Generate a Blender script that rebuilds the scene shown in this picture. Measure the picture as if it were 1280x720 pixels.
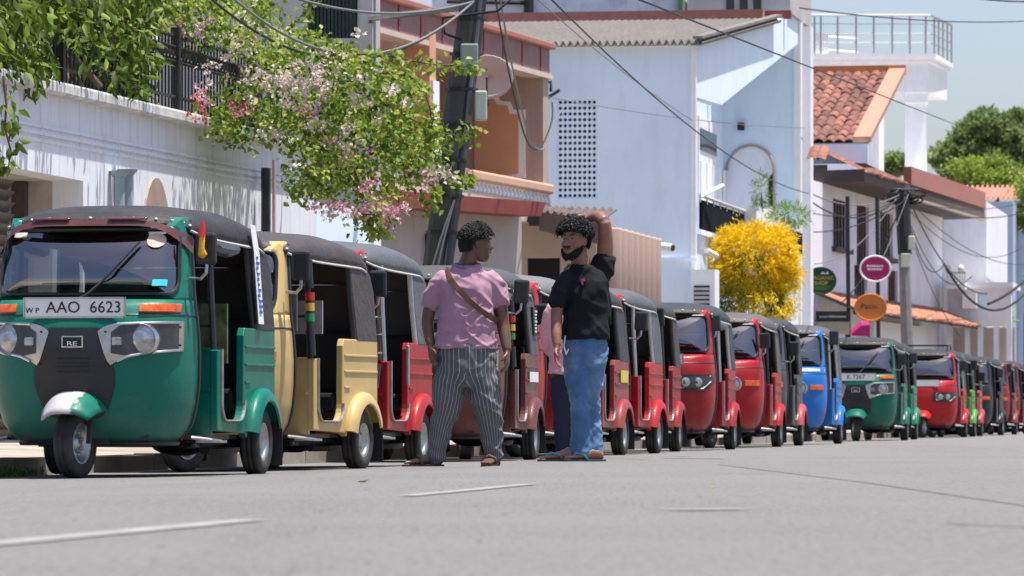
import bpy, bmesh, math, random
import numpy as np
from mathutils import Vector, Matrix, noise as mnoise

for o in list(bpy.data.objects): bpy.data.objects.remove(o)
scene = bpy.context.scene
COL = scene.collection
R = math.radians
random.seed(7)
rng = np.random.default_rng(7)

# ------------------------------------------------------------------ camera
FPX, CX, HY, CAMZ = 6000.0, 640.0, 523.0, 0.37      # focal length in photo pixels, centre column, horizon row, eye height
cam_d = bpy.data.cameras.new('camera'); cam = bpy.data.objects.new('camera', cam_d); COL.objects.link(cam)
cam.location = (0, 0, CAMZ); cam.rotation_euler = (R(90), 0, 0)
cam_d.sensor_width = 36.0; cam_d.lens = FPX/1280*36; cam_d.shift_y = (HY-360)/1280
cam_d.clip_start = 0.5; cam_d.clip_end = 5000
cam_d.dof.use_dof = True; cam_d.dof.focus_distance = 34.0; cam_d.dof.aperture_fstop = 9.0
scene.camera = cam
# ------------------------------------------------------------------ world, sun, exposure
SUN_EL, SUN_AZ = R(77), R(103)                        # azimuth clockwise from +Y
world = bpy.data.worlds.new('World'); scene.world = world; world.use_nodes = True
nt = world.node_tree; nt.nodes.clear()
sky = nt.nodes.new('ShaderNodeTexSky'); sky.sky_type = 'NISHITA'; sky.sun_disc = False
sky.sun_elevation = SUN_EL; sky.sun_rotation = SUN_AZ; sky.altitude = 0; sky.air_density = 1.0; sky.dust_density = 1.9; sky.ozone_density = 3.0
bg = nt.nodes.new('ShaderNodeBackground'); bg.inputs['Strength'].default_value = 0.108
wo = nt.nodes.new('ShaderNodeOutputWorld')
wb = nt.nodes.new('ShaderNodeMix'); wb.data_type = 'RGBA'; wb.blend_type = 'MULTIPLY'; wb.inputs[0].default_value = 1.0; wb.inputs[7].default_value = (1.04, .985, 1.03, 1)   # even white balance
nt.links.new(sky.outputs[0], wb.inputs[6]); nt.links.new(wb.outputs[2], bg.inputs[0]); nt.links.new(bg.outputs[0], wo.inputs[0])
sun_d = bpy.data.lights.new('sun', 'SUN'); sun = bpy.data.objects.new('sun', sun_d); COL.objects.link(sun)
sun_d.energy = 5.0; sun_d.angle = R(0.6); sun_d.color = (1.0, 0.95, 0.87)
sd = Vector((math.cos(SUN_EL)*math.sin(SUN_AZ), math.cos(SUN_EL)*math.cos(SUN_AZ), math.sin(SUN_EL)))
sun.rotation_euler = sd.to_track_quat('Z', 'Y').to_euler(); sun.location = (20, 20, 60)
vs = scene.view_settings
vs.view_transform = 'Standard'; vs.look = 'None'; vs.gamma = 1; vs.use_curve_mapping = False; vs.exposure = 0.72
scene.render.resolution_x = 1024; scene.render.resolution_y = 576

# ------------------------------------------------------------------ street frame: t along the street, w across it (w<0 = towards the houses)
TH = math.atan((1660-CX)/FPX); S_, C_ = math.sin(TH), math.cos(TH)
def SW(t, w, z=0.0): return Vector((t*S_+w*C_, t*C_-w*S_, z))
def t_of(px, w):
    k = (px-CX)/FPX
    return w*(C_+k*S_)/(k*C_-S_)
def w_of(px, t):
    k = (px-CX)/FPX
    return t*(k*C_-S_)/(C_+k*S_)
def PX(px, py, Y): return Vector(((px-CX)*Y/FPX, Y, CAMZ+(HY-py)*Y/FPX))
class Plane:
    """vertical plane through (x,y) running along unit d; out = the side the street is on"""
    def __init__(s, p, d, out):
        s.p = Vector((p[0], p[1], 0)); s.d = Vector((d[0], d[1], 0)).normalized(); s.n = Vector((out[0], out[1], 0)).normalized()
    def at(s, px, py):
        k = (px-CX)/FPX
        a = (k*s.p.y-s.p.x)/(s.d.x-k*s.d.y)
        q = s.p+s.d*a
        return Vector((q.x, q.y, CAMZ+(HY-py)*q.y/FPX))
    def a(s, px): return (s.at(px, HY)-s.p).xy.dot(s.d.xy)
    def pt(s, a, z, off=0.0):
        q = s.p+s.d*a+s.n*off
        return Vector((q.x, q.y, z))
    def z(s, px, py): return s.at(px, py).z
    def shift(s, off): return Plane((s.p+s.n*off).xy, s.d, s.n)
def PW(w): return Plane(SW(0, w).xy, (S_, C_), (C_, -S_))
def PT(t): return Plane(SW(t, 0).xy, (C_, -S_), (-S_, -C_))
def PA(px, Y, ang):
    q = PX(px, HY, Y); a = R(ang)
    return Plane(q.xy, (math.sin(a), math.cos(a)), (math.cos(a), -math.sin(a)))
ROADZ = [(-30, -.02), (-8.5, -.015), (-7.0, 0), (-5.9, .03), (-5.1, .066), (-4, .085), (-2, .085), (0, .06), (3, .0), (6.5, -.08), (30, -.1)]
def road_z(w): return float(np.interp(w, [a for a, b in ROADZ], [b for a, b in ROADZ]))

# ------------------------------------------------------------------ materials
MATS = {}
def _new(name):
    m = bpy.data.materials.new(name); m.use_nodes = True
    n = m.node_tree; n.nodes.clear()
    out = n.nodes.new('ShaderNodeOutputMaterial'); b = n.nodes.new('ShaderNodeBsdfPrincipled')
    n.links.new(b.outputs[0], out.inputs[0]); MATS[name] = m
    return m, n, b, out
def _noise(n, scale, detail=5, rough=.6, vec=None):
    t = n.nodes.new('ShaderNodeTexNoise'); t.inputs['Scale'].default_value = scale; t.inputs['Detail'].default_value = detail
    t.inputs['Roughness'].default_value = rough
    if vec is not None: n.links.new(vec, t.inputs['Vector'])
    return t
def _ramp(n, src, p0, p1, c0=(0,0,0,1), c1=(1,1,1,1)):
    r = n.nodes.new('ShaderNodeValToRGB'); r.color_ramp.elements[0].position = p0; r.color_ramp.elements[1].position = p1
    r.color_ramp.elements[0].color = c0; r.color_ramp.elements[1].color = c1
    n.links.new(src, r.inputs[0]); return r
def _mix(n, f, a, b):
    m = n.nodes.new('ShaderNodeMix'); m.data_type = 'RGBA'
    if isinstance(f, (int, float)): m.inputs[0].default_value = f
    else: n.links.new(f, m.inputs[0])
    for i, v in ((6, a), (7, b)):
        if isinstance(v, (tuple, list)): m.inputs[i].default_value = (*v[:3], 1)
        else: n.links.new(v, m.inputs[i])
    return m.outputs[2]
def _coord(n, which='Object', scale=None):
    c = n.nodes.new('ShaderNodeTexCoord')
    if scale is None: return c.outputs[which]
    mp = n.nodes.new('ShaderNodeMapping'); mp.inputs['Scale'].default_value = scale
    n.links.new(c.outputs[which], mp.inputs['Vector']); return mp.outputs[0]
def _bump(n, b, h, strength, dist=.01):
    bp = n.nodes.new('ShaderNodeBump'); bp.inputs['Strength'].default_value = strength; bp.inputs['Distance'].default_value = dist
    n.links.new(h, bp.inputs['Height']); n.links.new(bp.outputs[0], b.inputs['Normal'])
def dark(c, f): return tuple(x*f for x in c)
def M(name, col, rough=.6, var=.18, scale=6, bump=.15, metal=0.0, stain=None, stain_amt=.5, stain_scale=(2.5, 2.5, .5), bdist=.01, bscale=40, spec=.4):
    if name in MATS: return MATS[name]
    m, n, b, o = _new(name)
    v = _coord(n)
    ns = _noise(n, scale, 6, .65, v)
    c = _mix(n, _ramp(n, ns.outputs[0], .3, .7).outputs[0], dark(col, 1-var), tuple(min(1, x*(1+var*.6)) for x in col))
    if stain:
        s1 = _noise(n, 3.0, 7, .7, _coord(n, 'Object', stain_scale))
        r = _ramp(n, s1.outputs[0], .5, .78)
        mm = n.nodes.new('ShaderNodeMath'); mm.operation = 'MULTIPLY'; mm.inputs[1].default_value = stain_amt
        n.links.new(r.outputs[0], mm.inputs[0])
        c = _mix(n, mm.outputs[0], c, stain)
    n.links.new(c, b.inputs['Base Color'])
    b.inputs['Roughness'].default_value = rough; b.inputs['Metallic'].default_value = metal
    b.inputs['Specular IOR Level'].default_value = spec
    if bump: _bump(n, b, _noise(n, bscale, 4, .6, v).outputs[0], bump, bdist)
    return m
def paint_mat(name, rough=.3, dirt=(.2,.16,.12), amt=.10, coat=.12, fabric=False, worn=None):
    """car paint or vinyl in the object's own colour, with patchy dust"""
    m, n, b, o = _new(name)
    oi = n.nodes.new('ShaderNodeObjectInfo'); v = _coord(n)
    add = n.nodes.new('ShaderNodeVectorMath'); add.operation = 'ADD'
    n.links.new(v, add.inputs[0])
    cb = n.nodes.new('ShaderNodeCombineXYZ'); mul = n.nodes.new('ShaderNodeMath'); mul.operation = 'MULTIPLY'; mul.inputs[1].default_value = 37
    n.links.new(oi.outputs['Random'], mul.inputs[0])
    for i in range(3): n.links.new(mul.outputs[0], cb.inputs[i])
    n.links.new(cb.outputs[0], add.inputs[1])
    vv = add.outputs[0]
    n1 = _noise(n, 3.2, 8, .7, vv); r1 = _ramp(n, n1.outputs[0], .45, .75)
    mm = n.nodes.new('ShaderNodeMath'); mm.operation = 'MULTIPLY'; mm.inputs[1].default_value = amt
    n.links.new(r1.outputs[0], mm.inputs[0])
    c = _mix(n, mm.outputs[0], oi.outputs['Color'], dirt)
    if not fabric:                                   # road dust thrown up over the lower panels
        sz = n.nodes.new('ShaderNodeSeparateXYZ'); n.links.new(v, sz.inputs[0]); nd = _noise(n, 9, 6, .7, vv)
        md_ = n.nodes.new('ShaderNodeMath'); md_.operation = 'MULTIPLY_ADD'; md_.inputs[1].default_value = -1.1; n.links.new(sz.outputs[2], md_.inputs[0]); n.links.new(nd.outputs[0], md_.inputs[2])
        rd = _ramp(n, md_.outputs[0], .0, .42); m5 = n.nodes.new('ShaderNodeMath'); m5.operation = 'MULTIPLY'; m5.inputs[1].default_value = .32; n.links.new(rd.outputs[0], m5.inputs[0])
        c = _mix(n, m5.outputs[0], c, (.17,.145,.12))
    n3 = _noise(n, 45, 3, .6, vv); r3 = _ramp(n, n3.outputs[0], .66, .74)
    m3 = n.nodes.new('ShaderNodeMath'); m3.operation = 'MULTIPLY'; m3.inputs[1].default_value = .28
    n.links.new(r3.outputs[0], m3.inputs[0])
    c = _mix(n, m3.outputs[0], c, (.22,.2,.18) if not fabric else (.03,.03,.03))
    if worn:
        n4 = _noise(n, 5.0, 5, .6, vv); sep = n.nodes.new('ShaderNodeSeparateXYZ'); n.links.new(v, sep.inputs[0])
        a4 = n.nodes.new('ShaderNodeMath'); a4.operation = 'MULTIPLY_ADD'; a4.inputs[1].default_value = -3.0
        n.links.new(sep.outputs[0], a4.inputs[0]); n.links.new(n4.outputs[0], a4.inputs[2])
        c = _mix(n, _ramp(n, a4.outputs[0], .28, .36).outputs[0], c, worn)
    n.links.new(c, b.inputs['Base Color'])
    rr = _ramp(n, n1.outputs[0], .3, .75, (rough,)*3+(1,), (min(1, rough+.3),)*3+(1,))
    n.links.new(rr.outputs[0], b.inputs['Roughness'])
    b.inputs['Specular IOR Level'].default_value = .22
    if not fabric:
        b.inputs['Coat Weight'].default_value = coat; b.inputs['Coat Roughness'].default_value = .05
        _bump(n, b, _noise(n, 6, 3, .5, vv).outputs[0], .12, .02)
    else:
        _bump(n, b, _noise(n, 7, 5, .6, vv).outputs[0], .6, .03)
    return m
def glass_mat(name, tint=(.46,.52,.54), gloss=2.7):
    m, n, b, o = _new(name); n.nodes.remove(b)
    tr = n.nodes.new('ShaderNodeBsdfTransparent'); tr.inputs[0].default_value = (*tint, 1)
    gl = n.nodes.new('ShaderNodeBsdfGlossy'); gl.inputs['Roughness'].default_value = .04; gl.inputs[0].default_value = (1,1,1,1)
    fr = n.nodes.new('ShaderNodeFresnel'); fr.inputs[0].default_value = gloss
    mx = n.nodes.new('ShaderNodeMixShader')
    n.links.new(fr.outputs[0], mx.inputs[0]); n.links.new(tr.outputs[0], mx.inputs[1]); n.links.new(gl.outputs[0], mx.inputs[2])
    n.links.new(mx.outputs[0], o.inputs[0]); return m
def leaf_mat(name, c0, c1, c2, trans=.35, rough=.45):
    """leaf colour from the per-face attribute 'shade' (0..1): three species tones"""
    m, n, b, o = _new(name)
    at = n.nodes.new('ShaderNodeAttribute'); at.attribute_name = 'shade'
    r = n.nodes.new('ShaderNodeValToRGB'); e = r.color_ramp.elements
    e[0].position = 0; e[0].color = (*c0, 1); e[1].position = 1; e[1].color = (*c2, 1)
    k = e.new(.5); k.color = (*c1, 1)
    n.links.new(at.outputs['Fac'], r.inputs[0]); n.links.new(r.outputs[0], b.inputs['Base Color'])
    b.inputs['Roughness'].default_value = rough; b.inputs['Specular IOR Level'].default_value = .35
    tl = n.nodes.new('ShaderNodeBsdfTranslucent'); n.links.new(r.outputs[0], tl.inputs[0])
    mx = n.nodes.new('ShaderNodeMixShader'); mx.inputs[0].default_value = trans
    n.links.new(b.outputs[0], mx.inputs[1]); n.links.new(tl.outputs[0], mx.inputs[2]); n.links.new(mx.outputs[0], o.inputs[0])
    return m

# ------------------------------------------------------------------ mesh builder
class MB:
    def __init__(s): s.v = []; s.f = []
    def add(s, vs, fs):
        b = len(s.v); s.v += [tuple(x) for x in vs]; s.f += [tuple(i+b for i in f) for f in fs]; return s
    def box(s, x0, x1, y0, y1, z0, z1):
        return s.add([(x0,y0,z0),(x1,y0,z0),(x1,y1,z0),(x0,y1,z0),(x0,y0,z1),(x1,y0,z1),(x1,y1,z1),(x0,y1,z1)],
                     [(0,3,2,1),(4,5,6,7),(0,1,5,4),(1,2,6,5),(2,3,7,6),(3,0,4,7)])
    def hexa(s, a, b):                       # two quads a (4 pts) and b (4 pts), same order
        return s.add(list(a)+list(b), [(0,1,2,3),(7,6,5,4),(0,4,5,1),(1,5,6,2),(2,6,7,3),(3,7,4,0)])
    def prism(s, pts, off):
        n = len(pts); off = Vector(off); q = [Vector(p)+off for p in pts]
        return s.add(list(pts)+q, [tuple(range(n)), tuple(range(2*n-1, n-1, -1))]+[(i, i+n, (i+1)%n+n, (i+1)%n) for i in range(n)])
    def tube(s, path, r, n=8, caps=True, flat=1.0):
        P = [Vector(p) for p in path]; m = len(P)
        rr = r if isinstance(r, (list, tuple)) else [r]*m
        vs = []; up = None
        for i in range(m):
            d = (P[min(i+1, m-1)]-P[max(i-1, 0)])
            d = d.normalized() if d.length > 1e-9 else Vector((0,0,1))
            if up is None: up = Vector((0,0,1)) if abs(d.z) < .9 else Vector((0,1,0))
            a = d.cross(up); a = a.normalized() if a.length > 1e-6 else d.orthogonal().normalized()
            b = a.cross(d).normalized(); up = b
            for k in range(n):
                an = 2*math.pi*k/n
                vs.append(P[i]+a*math.cos(an)*rr[i]+b*math.sin(an)*rr[i]*flat)
        fs = [(i*n+k, i*n+(k+1)%n, (i+1)*n+(k+1)%n, (i+1)*n+k) for i in range(m-1) for k in range(n)]
        if caps: fs += [tuple(range(n-1, -1, -1)), tuple(range((m-1)*n, m*n))]
        return s.add(vs, fs)
    def rings(s, rings, caps=True):          # list of point rings of equal length
        n = len(rings[0]); m = len(rings)
        fs = [(i*n+k, i*n+(k+1)%n, (i+1)*n+(k+1)%n, (i+1)*n+k) for i in range(m-1) for k in range(n)]
        if caps: fs += [tuple(range(n-1, -1, -1)), tuple(range((m-1)*n, m*n))]
        return s.add([p for r in rings for p in r], fs)
    def grid(s, fn, nu, nv):
        vs = [fn(i/nu, j/nv) for j in range(nv+1) for i in range(nu+1)]
        return s.add(vs, [(j*(nu+1)+i, j*(nu+1)+i+1, (j+1)*(nu+1)+i+1, (j+1)*(nu+1)+i) for j in range(nv) for i in range(nu)])
    def ell(s, c, rx, ry, rz, nu=16, nv=10):
        rs = [[(c[0]+rx*math.sin(math.pi*j/nv)*math.cos(2*math.pi*i/nu), c[1]+ry*math.sin(math.pi*j/nv)*math.sin(2*math.pi*i/nu), c[2]-rz*math.cos(math.pi*j/nv)) for i in range(nu)] for j in range(1, nv)]
        return s.rings(rs)
    def lathe_x(s, prof, c=(0,0,0), n=24):   # profile [(x, r)] spun about the x axis
        rs = [[(c[0]+x, c[1]+r*math.cos(2*math.pi*k/n), c[2]+r*math.sin(2*math.pi*k/n)) for k in range(n)] for x, r in prof]
        return s.rings(rs, caps=False)
    def mesh(s, name, off=None):
        me = bpy.data.meshes.new(name)
        v = s.v if off is None else [(a-off[0], b-off[1], c-off[2]) for a, b, c in s.v]
        me.from_pydata(v, [], s.f); me.update(); return me
def link(name, me, mat, parent=None, smooth=False, fix=True):
    if mat is not None: me.materials.clear(); me.materials.append(mat)
    if fix:
        b = bmesh.new(); b.from_mesh(me); bmesh.ops.recalc_face_normals(b, faces=b.faces); b.to_mesh(me); b.free()
    if smooth: me.polygons.foreach_set('use_smooth', [True]*len(me.polygons))
    o = bpy.data.objects.new(name, me); COL.objects.link(o)
    if parent is not None: o.parent = parent
    return o
def part(name, mb, mat, parent, smooth=False, bevel=0, solid=0, world=True, fix=True):
    """a part; world=True: vertices are world coordinates, the thing's (unrotated) base is taken off"""
    off = None
    if world and parent is not None:
        off = Vector((0,0,0)); p = parent
        while p is not None: off += p.location; p = p.parent
    o = link(name, mb.mesh(name, off), mat, parent, smooth, fix)
    if smooth:
        b = bmesh.new(); b.from_mesh(o.data)
        for e in b.edges:
            if len(e.link_faces) == 2 and e.calc_face_angle(0) > R(38): e.smooth = False
        b.to_mesh(o.data); b.free()
    if solid: md = o.modifiers.new('s', 'SOLIDIFY'); md.thickness = solid; md.offset = -1
    if bevel: md = o.modifiers.new('b', 'BEVEL'); md.width = bevel; md.segments = 2; md.limit_method = 'ANGLE'
    return o
def tag(o, label=None, cat=None, group=None, kind=None):
    if label: o['label'] = label
    if cat: o['category'] = cat
    if group: o['group'] = group
    if kind: o['kind'] = kind
    return o
def thing(name, label, cat, loc=(0,0,0), rz=0, group=None):
    o = bpy.data.objects.new(name, None); COL.objects.link(o); o.location = loc; o.rotation_euler = (0,0,rz); o.empty_display_size = .2
    return tag(o, label, cat, group)
def solo(name, mb, mat, label, cat, group=None, smooth=False, bevel=0):
    """a thing of one mesh, its origin at the middle of its base"""
    a = np.array(mb.v); off = ((a[:,0].min()+a[:,0].max())/2, (a[:,1].min()+a[:,1].max())/2, a[:,2].min())
    o = link(name, mb.mesh(name, off), mat, None, smooth); o.location = off
    if bevel: md = o.modifiers.new('b', 'BEVEL'); md.width = bevel; md.segments = 2
    return tag(o, label, cat, group)
def text_mesh(body, size, depth=.002):
    cu = bpy.data.curves.new('t', 'FONT'); cu.body = body; cu.size = size; cu.extrude = depth; cu.align_x = 'CENTER'; cu.align_y = 'CENTER'; cu.resolution_u = 3
    ob = bpy.data.objects.new('t', cu); COL.objects.link(ob)
    bpy.context.view_layer.update()
    me = bpy.data.meshes.new_from_object(ob.evaluated_get(bpy.context.evaluated_depsgraph_get()))
    bpy.data.objects.remove(ob); bpy.data.curves.remove(cu); return me
def text_part(name, body, size, mat, parent, M4, sx=1.0):
    me = text_mesh(body, size)
    me.transform(M4 @ Matrix.Diagonal((sx, 1, 1, 1)))
    return link(name, me, mat, parent, fix=False)
def wall_cells(mb, pl, a0, a1, z0, z1, ops, th):
    """a wall on plane pl from a0..a1, z0..z1 with rectangular openings, thickness th going inwards"""
    A = sorted({a0, a1, *[o[0] for o in ops], *[o[1] for o in ops]}); Z = sorted({z0, z1, *[o[2] for o in ops], *[o[3] for o in ops]})
    inside = lambda a, z: any(o[0] < a < o[1] and o[2] < z < o[3] for o in ops)
    for i in range(len(A)-1):
        for j in range(len(Z)-1):
            if inside((A[i]+A[i+1])/2, (Z[j]+Z[j+1])/2): continue
            for off in (0, -th):
                mb.add([pl.pt(A[i], Z[j], off), pl.pt(A[i+1], Z[j], off), pl.pt(A[i+1], Z[j+1], off), pl.pt(A[i], Z[j+1], off)], [(0,1,2,3) if off == 0 else (3,2,1,0)])
    for (p, q, r, t) in [(a0, a1, z0, z1)]+list(ops):
        c = [(p,r),(q,r),(q,t),(p,t)]
        for i in range(4):
            e, f = c[i], c[(i+1)%4]
            mb.add([pl.pt(*e), pl.pt(*f), pl.pt(*f, -th), pl.pt(*e, -th)], [(0,1,2,3)])
    return mb
def pprism(pl, pts, depth, off=0.0, mb=None):
    """outline given in photo pixels laid on plane pl, off in front of it, depth thick going inwards"""
    mb = mb or MB()
    return mb.prism([pl.at(*p)+pl.n*off for p in pts], pl.n*-depth)
def leaves_mesh(name, C, Dv, L, Wd, shade, fold=.25, npt=1):
    """N leaves: centre C, direction Dv, length L, width Wd: a folded six-vertex blade each"""
    N = len(C); Dv = Dv/np.linalg.norm(Dv, axis=1)[:,None]
    rnd = rng.normal(size=(N,3)); sd_ = np.cross(Dv, rnd); sd_ /= np.linalg.norm(sd_, axis=1)[:,None]; up = np.cross(sd_, Dv)
    L = np.asarray(L).reshape(-1,1)*np.ones((N,1)); Wd = np.asarray(Wd).reshape(-1,1)*np.ones((N,1))
    b = C; tip = C+Dv*L-up*L*.12
    m1 = C+Dv*L*.35; m2 = C+Dv*L*.7-up*L*.03
    l1 = m1+sd_*Wd*.5+up*Wd*fold; r1 = m1-sd_*Wd*.5+up*Wd*fold
    l2 = m2+sd_*Wd*.32+up*Wd*fold*.6; r2 = m2-sd_*Wd*.32+up*Wd*fold*.6
    V = np.stack([b, l1, r1, m1, l2, r2, m2, tip], 1).reshape(-1,3)
    F = np.array([[0,3,1,1],[0,2,3,3],[1,3,6,4],[3,2,5,6],[4,6,7,7],[6,5,7,7]])
    faces = []
    base = np.arange(N)*8
    quads = []
    tri = [[0,3,1],[0,2,3],[4,6,7],[6,5,7],[1,3,6],[1,6,4],[3,2,5],[3,5,6]]
    T = (base[:,None,None]+np.array(tri)[None]).reshape(-1,3)
    me = bpy.data.meshes.new(name)
    me.vertices.add(len(V)); me.vertices.foreach_set('co', V.astype(np.float32).ravel())
    me.loops.add(len(T)*3); me.loops.foreach_set('vertex_index', T.astype(np.int32).ravel())
    me.polygons.add(len(T)); me.polygons.foreach_set('loop_start', np.arange(0, len(T)*3, 3, dtype=np.int32))
    me.update(calc_edges=True)
    at = me.attributes.new('shade', 'FLOAT', 'FACE'); at.data.foreach_set('value', np.repeat(np.clip(shade, 0, 1), 8).astype(np.float32))
    return me
def copy_tree(o, parent=None):
    c = o.copy(); COL.objects.link(c); c.parent = parent
    for ch in list(o.children): copy_tree(ch, c)
    return c
# ------------------------------------------------------------------ palette
m_concrete = M('concrete', (.30,.265,.22), .85, .2, 3, .4, stain=(.16,.13,.10), stain_amt=.5, stain_scale=(.8,.8,.8))
m_black = M('black_rubber', (.018,.018,.019), .7, .2, 20, .2)
m_trim = M('black_plastic', (.022,.022,.024), .42, .2, 14, .1)
m_dark = M('dark_steel', (.03,.028,.027), .6, .3, 12, .3)
m_seat = M('black_vinyl', (.02,.02,.022), .38, .2, 9, .2)
m_chrome = M('chrome', (.62,.62,.60), .22, .15, 20, .05, metal=1.0)
m_alu = M('dull_aluminium', (.45,.45,.44), .42, .25, 15, .1, metal=.9)
m_white = M('white_paint', (.72,.72,.70), .5, .08, 12, .05)
m_cable = M('cable_black', (.02,.02,.022), .6, .1, 5, 0)
m_cable_g = M('cable_grey', (.16,.16,.17), .55, .1, 5, 0)
m_orange_lens = M('orange_lens', (.62,.11,.02), .2, .45, 22, .2)
m_clear_lens = M('clear_lens', (.46,.47,.47), .08, .5, 16, .15, metal=.7)
m_plate = M('plate_white', (.74,.74,.71), .4, .06, 12, 0)
m_ink = M('black_ink', (.015,.015,.015), .6, 0, 5, 0)
m_paint = paint_mat('vehicle_paint')
m_worn = paint_mat('worn_paint', worn=(.42,.40,.42))
m_canvas = paint_mat('hood_vinyl', rough=.42, dirt=(.11,.10,.095), amt=.35, fabric=True)
m_glass = glass_mat('windscreen_glass')
m_winglass = glass_mat('house_glass', (.12,.13,.14), 1.6)
m_bark = M('bark', (.13,.095,.065), .9, .3, 10, .6)

# ------------------------------------------------------------------ ground, road, pavement
def asphalt():
    m, n, b, o = _new('asphalt'); v = _coord(n)
    big = _noise(n, .35, 6, .6, v); fine = _noise(n, 38, 5, .85, v); mid = _noise(n, 7, 6, .7, v)
    c = _mix(n, _ramp(n, big.outputs[0], .35, .7).outputs[0], (.080,.078,.076), (.145,.141,.136))
    c = _mix(n, _ramp(n, fine.outputs[0], .42, .66).outputs[0], c, (.26,.252,.243))
    long = _noise(n, 1.0, 6, .65, _coord(n, 'Object', (1.6, .05, 1)))
    f = _ramp(n, long.outputs[0], .55, .75); mm = n.nodes.new('ShaderNodeMath'); mm.operation = 'MULTIPLY'; mm.inputs[1].default_value = .62
    n.links.new(f.outputs[0], mm.inputs[0]); c = _mix(n, mm.outputs[0], c, (.085,.083,.082))
    f2 = _ramp(n, mid.outputs[0], .6, .75); m2 = n.nodes.new('ShaderNodeMath'); m2.operation = 'MULTIPLY'; m2.inputs[1].default_value = .3
    n.links.new(f2.outputs[0], m2.inputs[0]); c = _mix(n, m2.outputs[0], c, (.10,.097,.095))
    agg = _noise(n, 1.0, 4, .75, _coord(n, 'Object', (70, 5, 1)))      # rolled-in stone grain, drawn out along the lane
    c = _mix(n, _ramp(n, agg.outputs[0], .40, .62).outputs[0], c, (.20,.194,.186)); sp = _noise(n, 1.0, 2, .5, _coord(n, 'Object', (30, 2.2, 1)))
    f3 = _ramp(n, sp.outputs[0], .66, .72); m3 = n.nodes.new('ShaderNodeMath'); m3.operation = 'MULTIPLY'; m3.inputs[1].default_value = .5; n.links.new(f3.outputs[0], m3.inputs[0]); c = _mix(n, m3.outputs[0], c, (.06,.058,.056))
    n.links.new(c, b.inputs['Base Color']); b.inputs['Roughness'].default_value = .82; b.inputs['Specular IOR Level'].default_value = .25
    _bump(n, b, fine.outputs[0], .9, .012); return m
m_asphalt = asphalt()
m_soil = M('soil', (.24,.20,.155), .95, .3, 2, .4)
KERB = -8.62
g = MB(); g.grid(lambda u, v: ((u-.5)*3000, -200+v*3200, -.2), 4, 4)
tag(link('ground', g.mesh('ground'), m_soil), kind='structure')
road = bpy.data.objects.new('road', None)
ws = [KERB-.02, -8.3, -7.8, -7.4, -7, -6.6, -6.2, -5.9, -5.5, -5.1, -4.6, -4, -3, -2, -1, 0, 1, 3, 5, 6.5]
ts = [-30, -10, 0, 5, 10, 15, 20, 25, 30, 35, 40, 50, 60, 80, 100, 130, 170, 230, 320, 500, 900]
g = MB(); g.grid(lambda u, v: SW(ts[round(v*(len(ts)-1))], ws[round(u*(len(ws)-1))], road_z(ws[round(u*(len(ws)-1))])), len(ws)-1, len(ts)-1)
road = tag(link('road', g.mesh('road'), m_asphalt, smooth=True), kind='structure'); road.rotation_euler = (0,0,0)
m_line = M('road_paint', (.30,.29,.275), .8, .3, 5, .2, stain=(.17,.165,.16), stain_amt=.95, stain_scale=(3,3,3))
m_tar = M('tar_seal', (.085,.083,.08), .6, .2, 8, .2)
def road_at(px, py):
    """point of the cambered road surface seen at a photo pixel"""
    Y = 12.0
    for _ in range(30):
        X = (px-CX)*Y/FPX; w = X*C_-Y*S_
        Y = FPX*(CAMZ-road_z(w))/(py-HY)
    return Vector((X, Y, road_z(w)))
def dash(name, p0, p1, wd, mat, seg=14):
    a, b = road_at(*p0), road_at(*p1); d = (b-a); nrm = Vector((d.y, -d.x, 0)).normalized()
    g = MB()
    def f(u, v):
        q = a+d*v+nrm*(u-.5)*wd*(1+.25*mnoise.noise(Vector((v*9, u*3, p0[0]))))
        w = q.x*C_-q.y*S_
        return (q.x, q.y, road_z(w)+.004)
    g.grid(f, 4, seg); o = link(name, g.mesh(name), mat, road); return o
dash('lane_marking', (-60, 686), (315, 651), .10, m_line)
dash('lane_marking', (508, 621), (662, 606), .075, m_line)
dash('lane_marking', (836, 638.5), (932, 637.2), .11, m_line)
dash('tar_seam', (898, 581), (1330, 640), .014, m_tar, 30)
for (x0, y0, x1, y1, wd) in ((690,572.5,860,571,.05),(700,577,812,575,.04),(830,573,905,574,.05),(1010,574,1060,573,.03),(240,596,330,594,.07),(1180,655,1330,662,.03),(905,570,985,569,.04)):
    dash('crack', (x0, y0), (x1, y1), wd, m_tar, 20)
# kerb and pavement (rough sandy concrete rising gently to the walls)
def pav_z(w): return float(np.interp(-w, [8.62, 8.82, 10.8, 16], [.095, .10, .17, .22]))
def pavement():
    m, n, b, o = _new('pavement'); v = _coord(n)
    n1 = _noise(n, 1.2, 7, .7, v); n2 = _noise(n, 14, 5, .7, v)
    c = _mix(n, _ramp(n, n1.outputs[0], .38, .62).outputs[0], (.24,.20,.155), (.37,.33,.28))
    f = _ramp(n, n2.outputs[0], .55, .72); mm = n.nodes.new('ShaderNodeMath'); mm.operation = 'MULTIPLY'; mm.inputs[1].default_value = .5
    n.links.new(f.outputs[0], mm.inputs[0]); c = _mix(n, mm.outputs[0], c, (.17,.14,.11))
    n.links.new(c, b.inputs['Base Color']); b.inputs['Roughness'].default_value = .92; _bump(n, b, n2.outputs[0], .8, .02); return m
m_pave = pavement()
wp = [KERB-.16, -9.0, -9.4, -9.9, -10.4, -10.9, -13, -30]; tp = list(np.linspace(24, 60, 60))+[65, 70, 80, 90, 105, 120, 150, 200, 300]
g = MB(); g.grid(lambda u, v: SW(tp[round(v*(len(tp)-1))], wp[round(u*(len(wp)-1))], pav_z(wp[round(u*(len(wp)-1))])+.022*mnoise.noise(Vector((tp[round(v*(len(tp)-1))]*1.3, wp[round(u*(len(wp)-1))]*2, 0)))), len(wp)-1, len(tp)-1)
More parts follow.
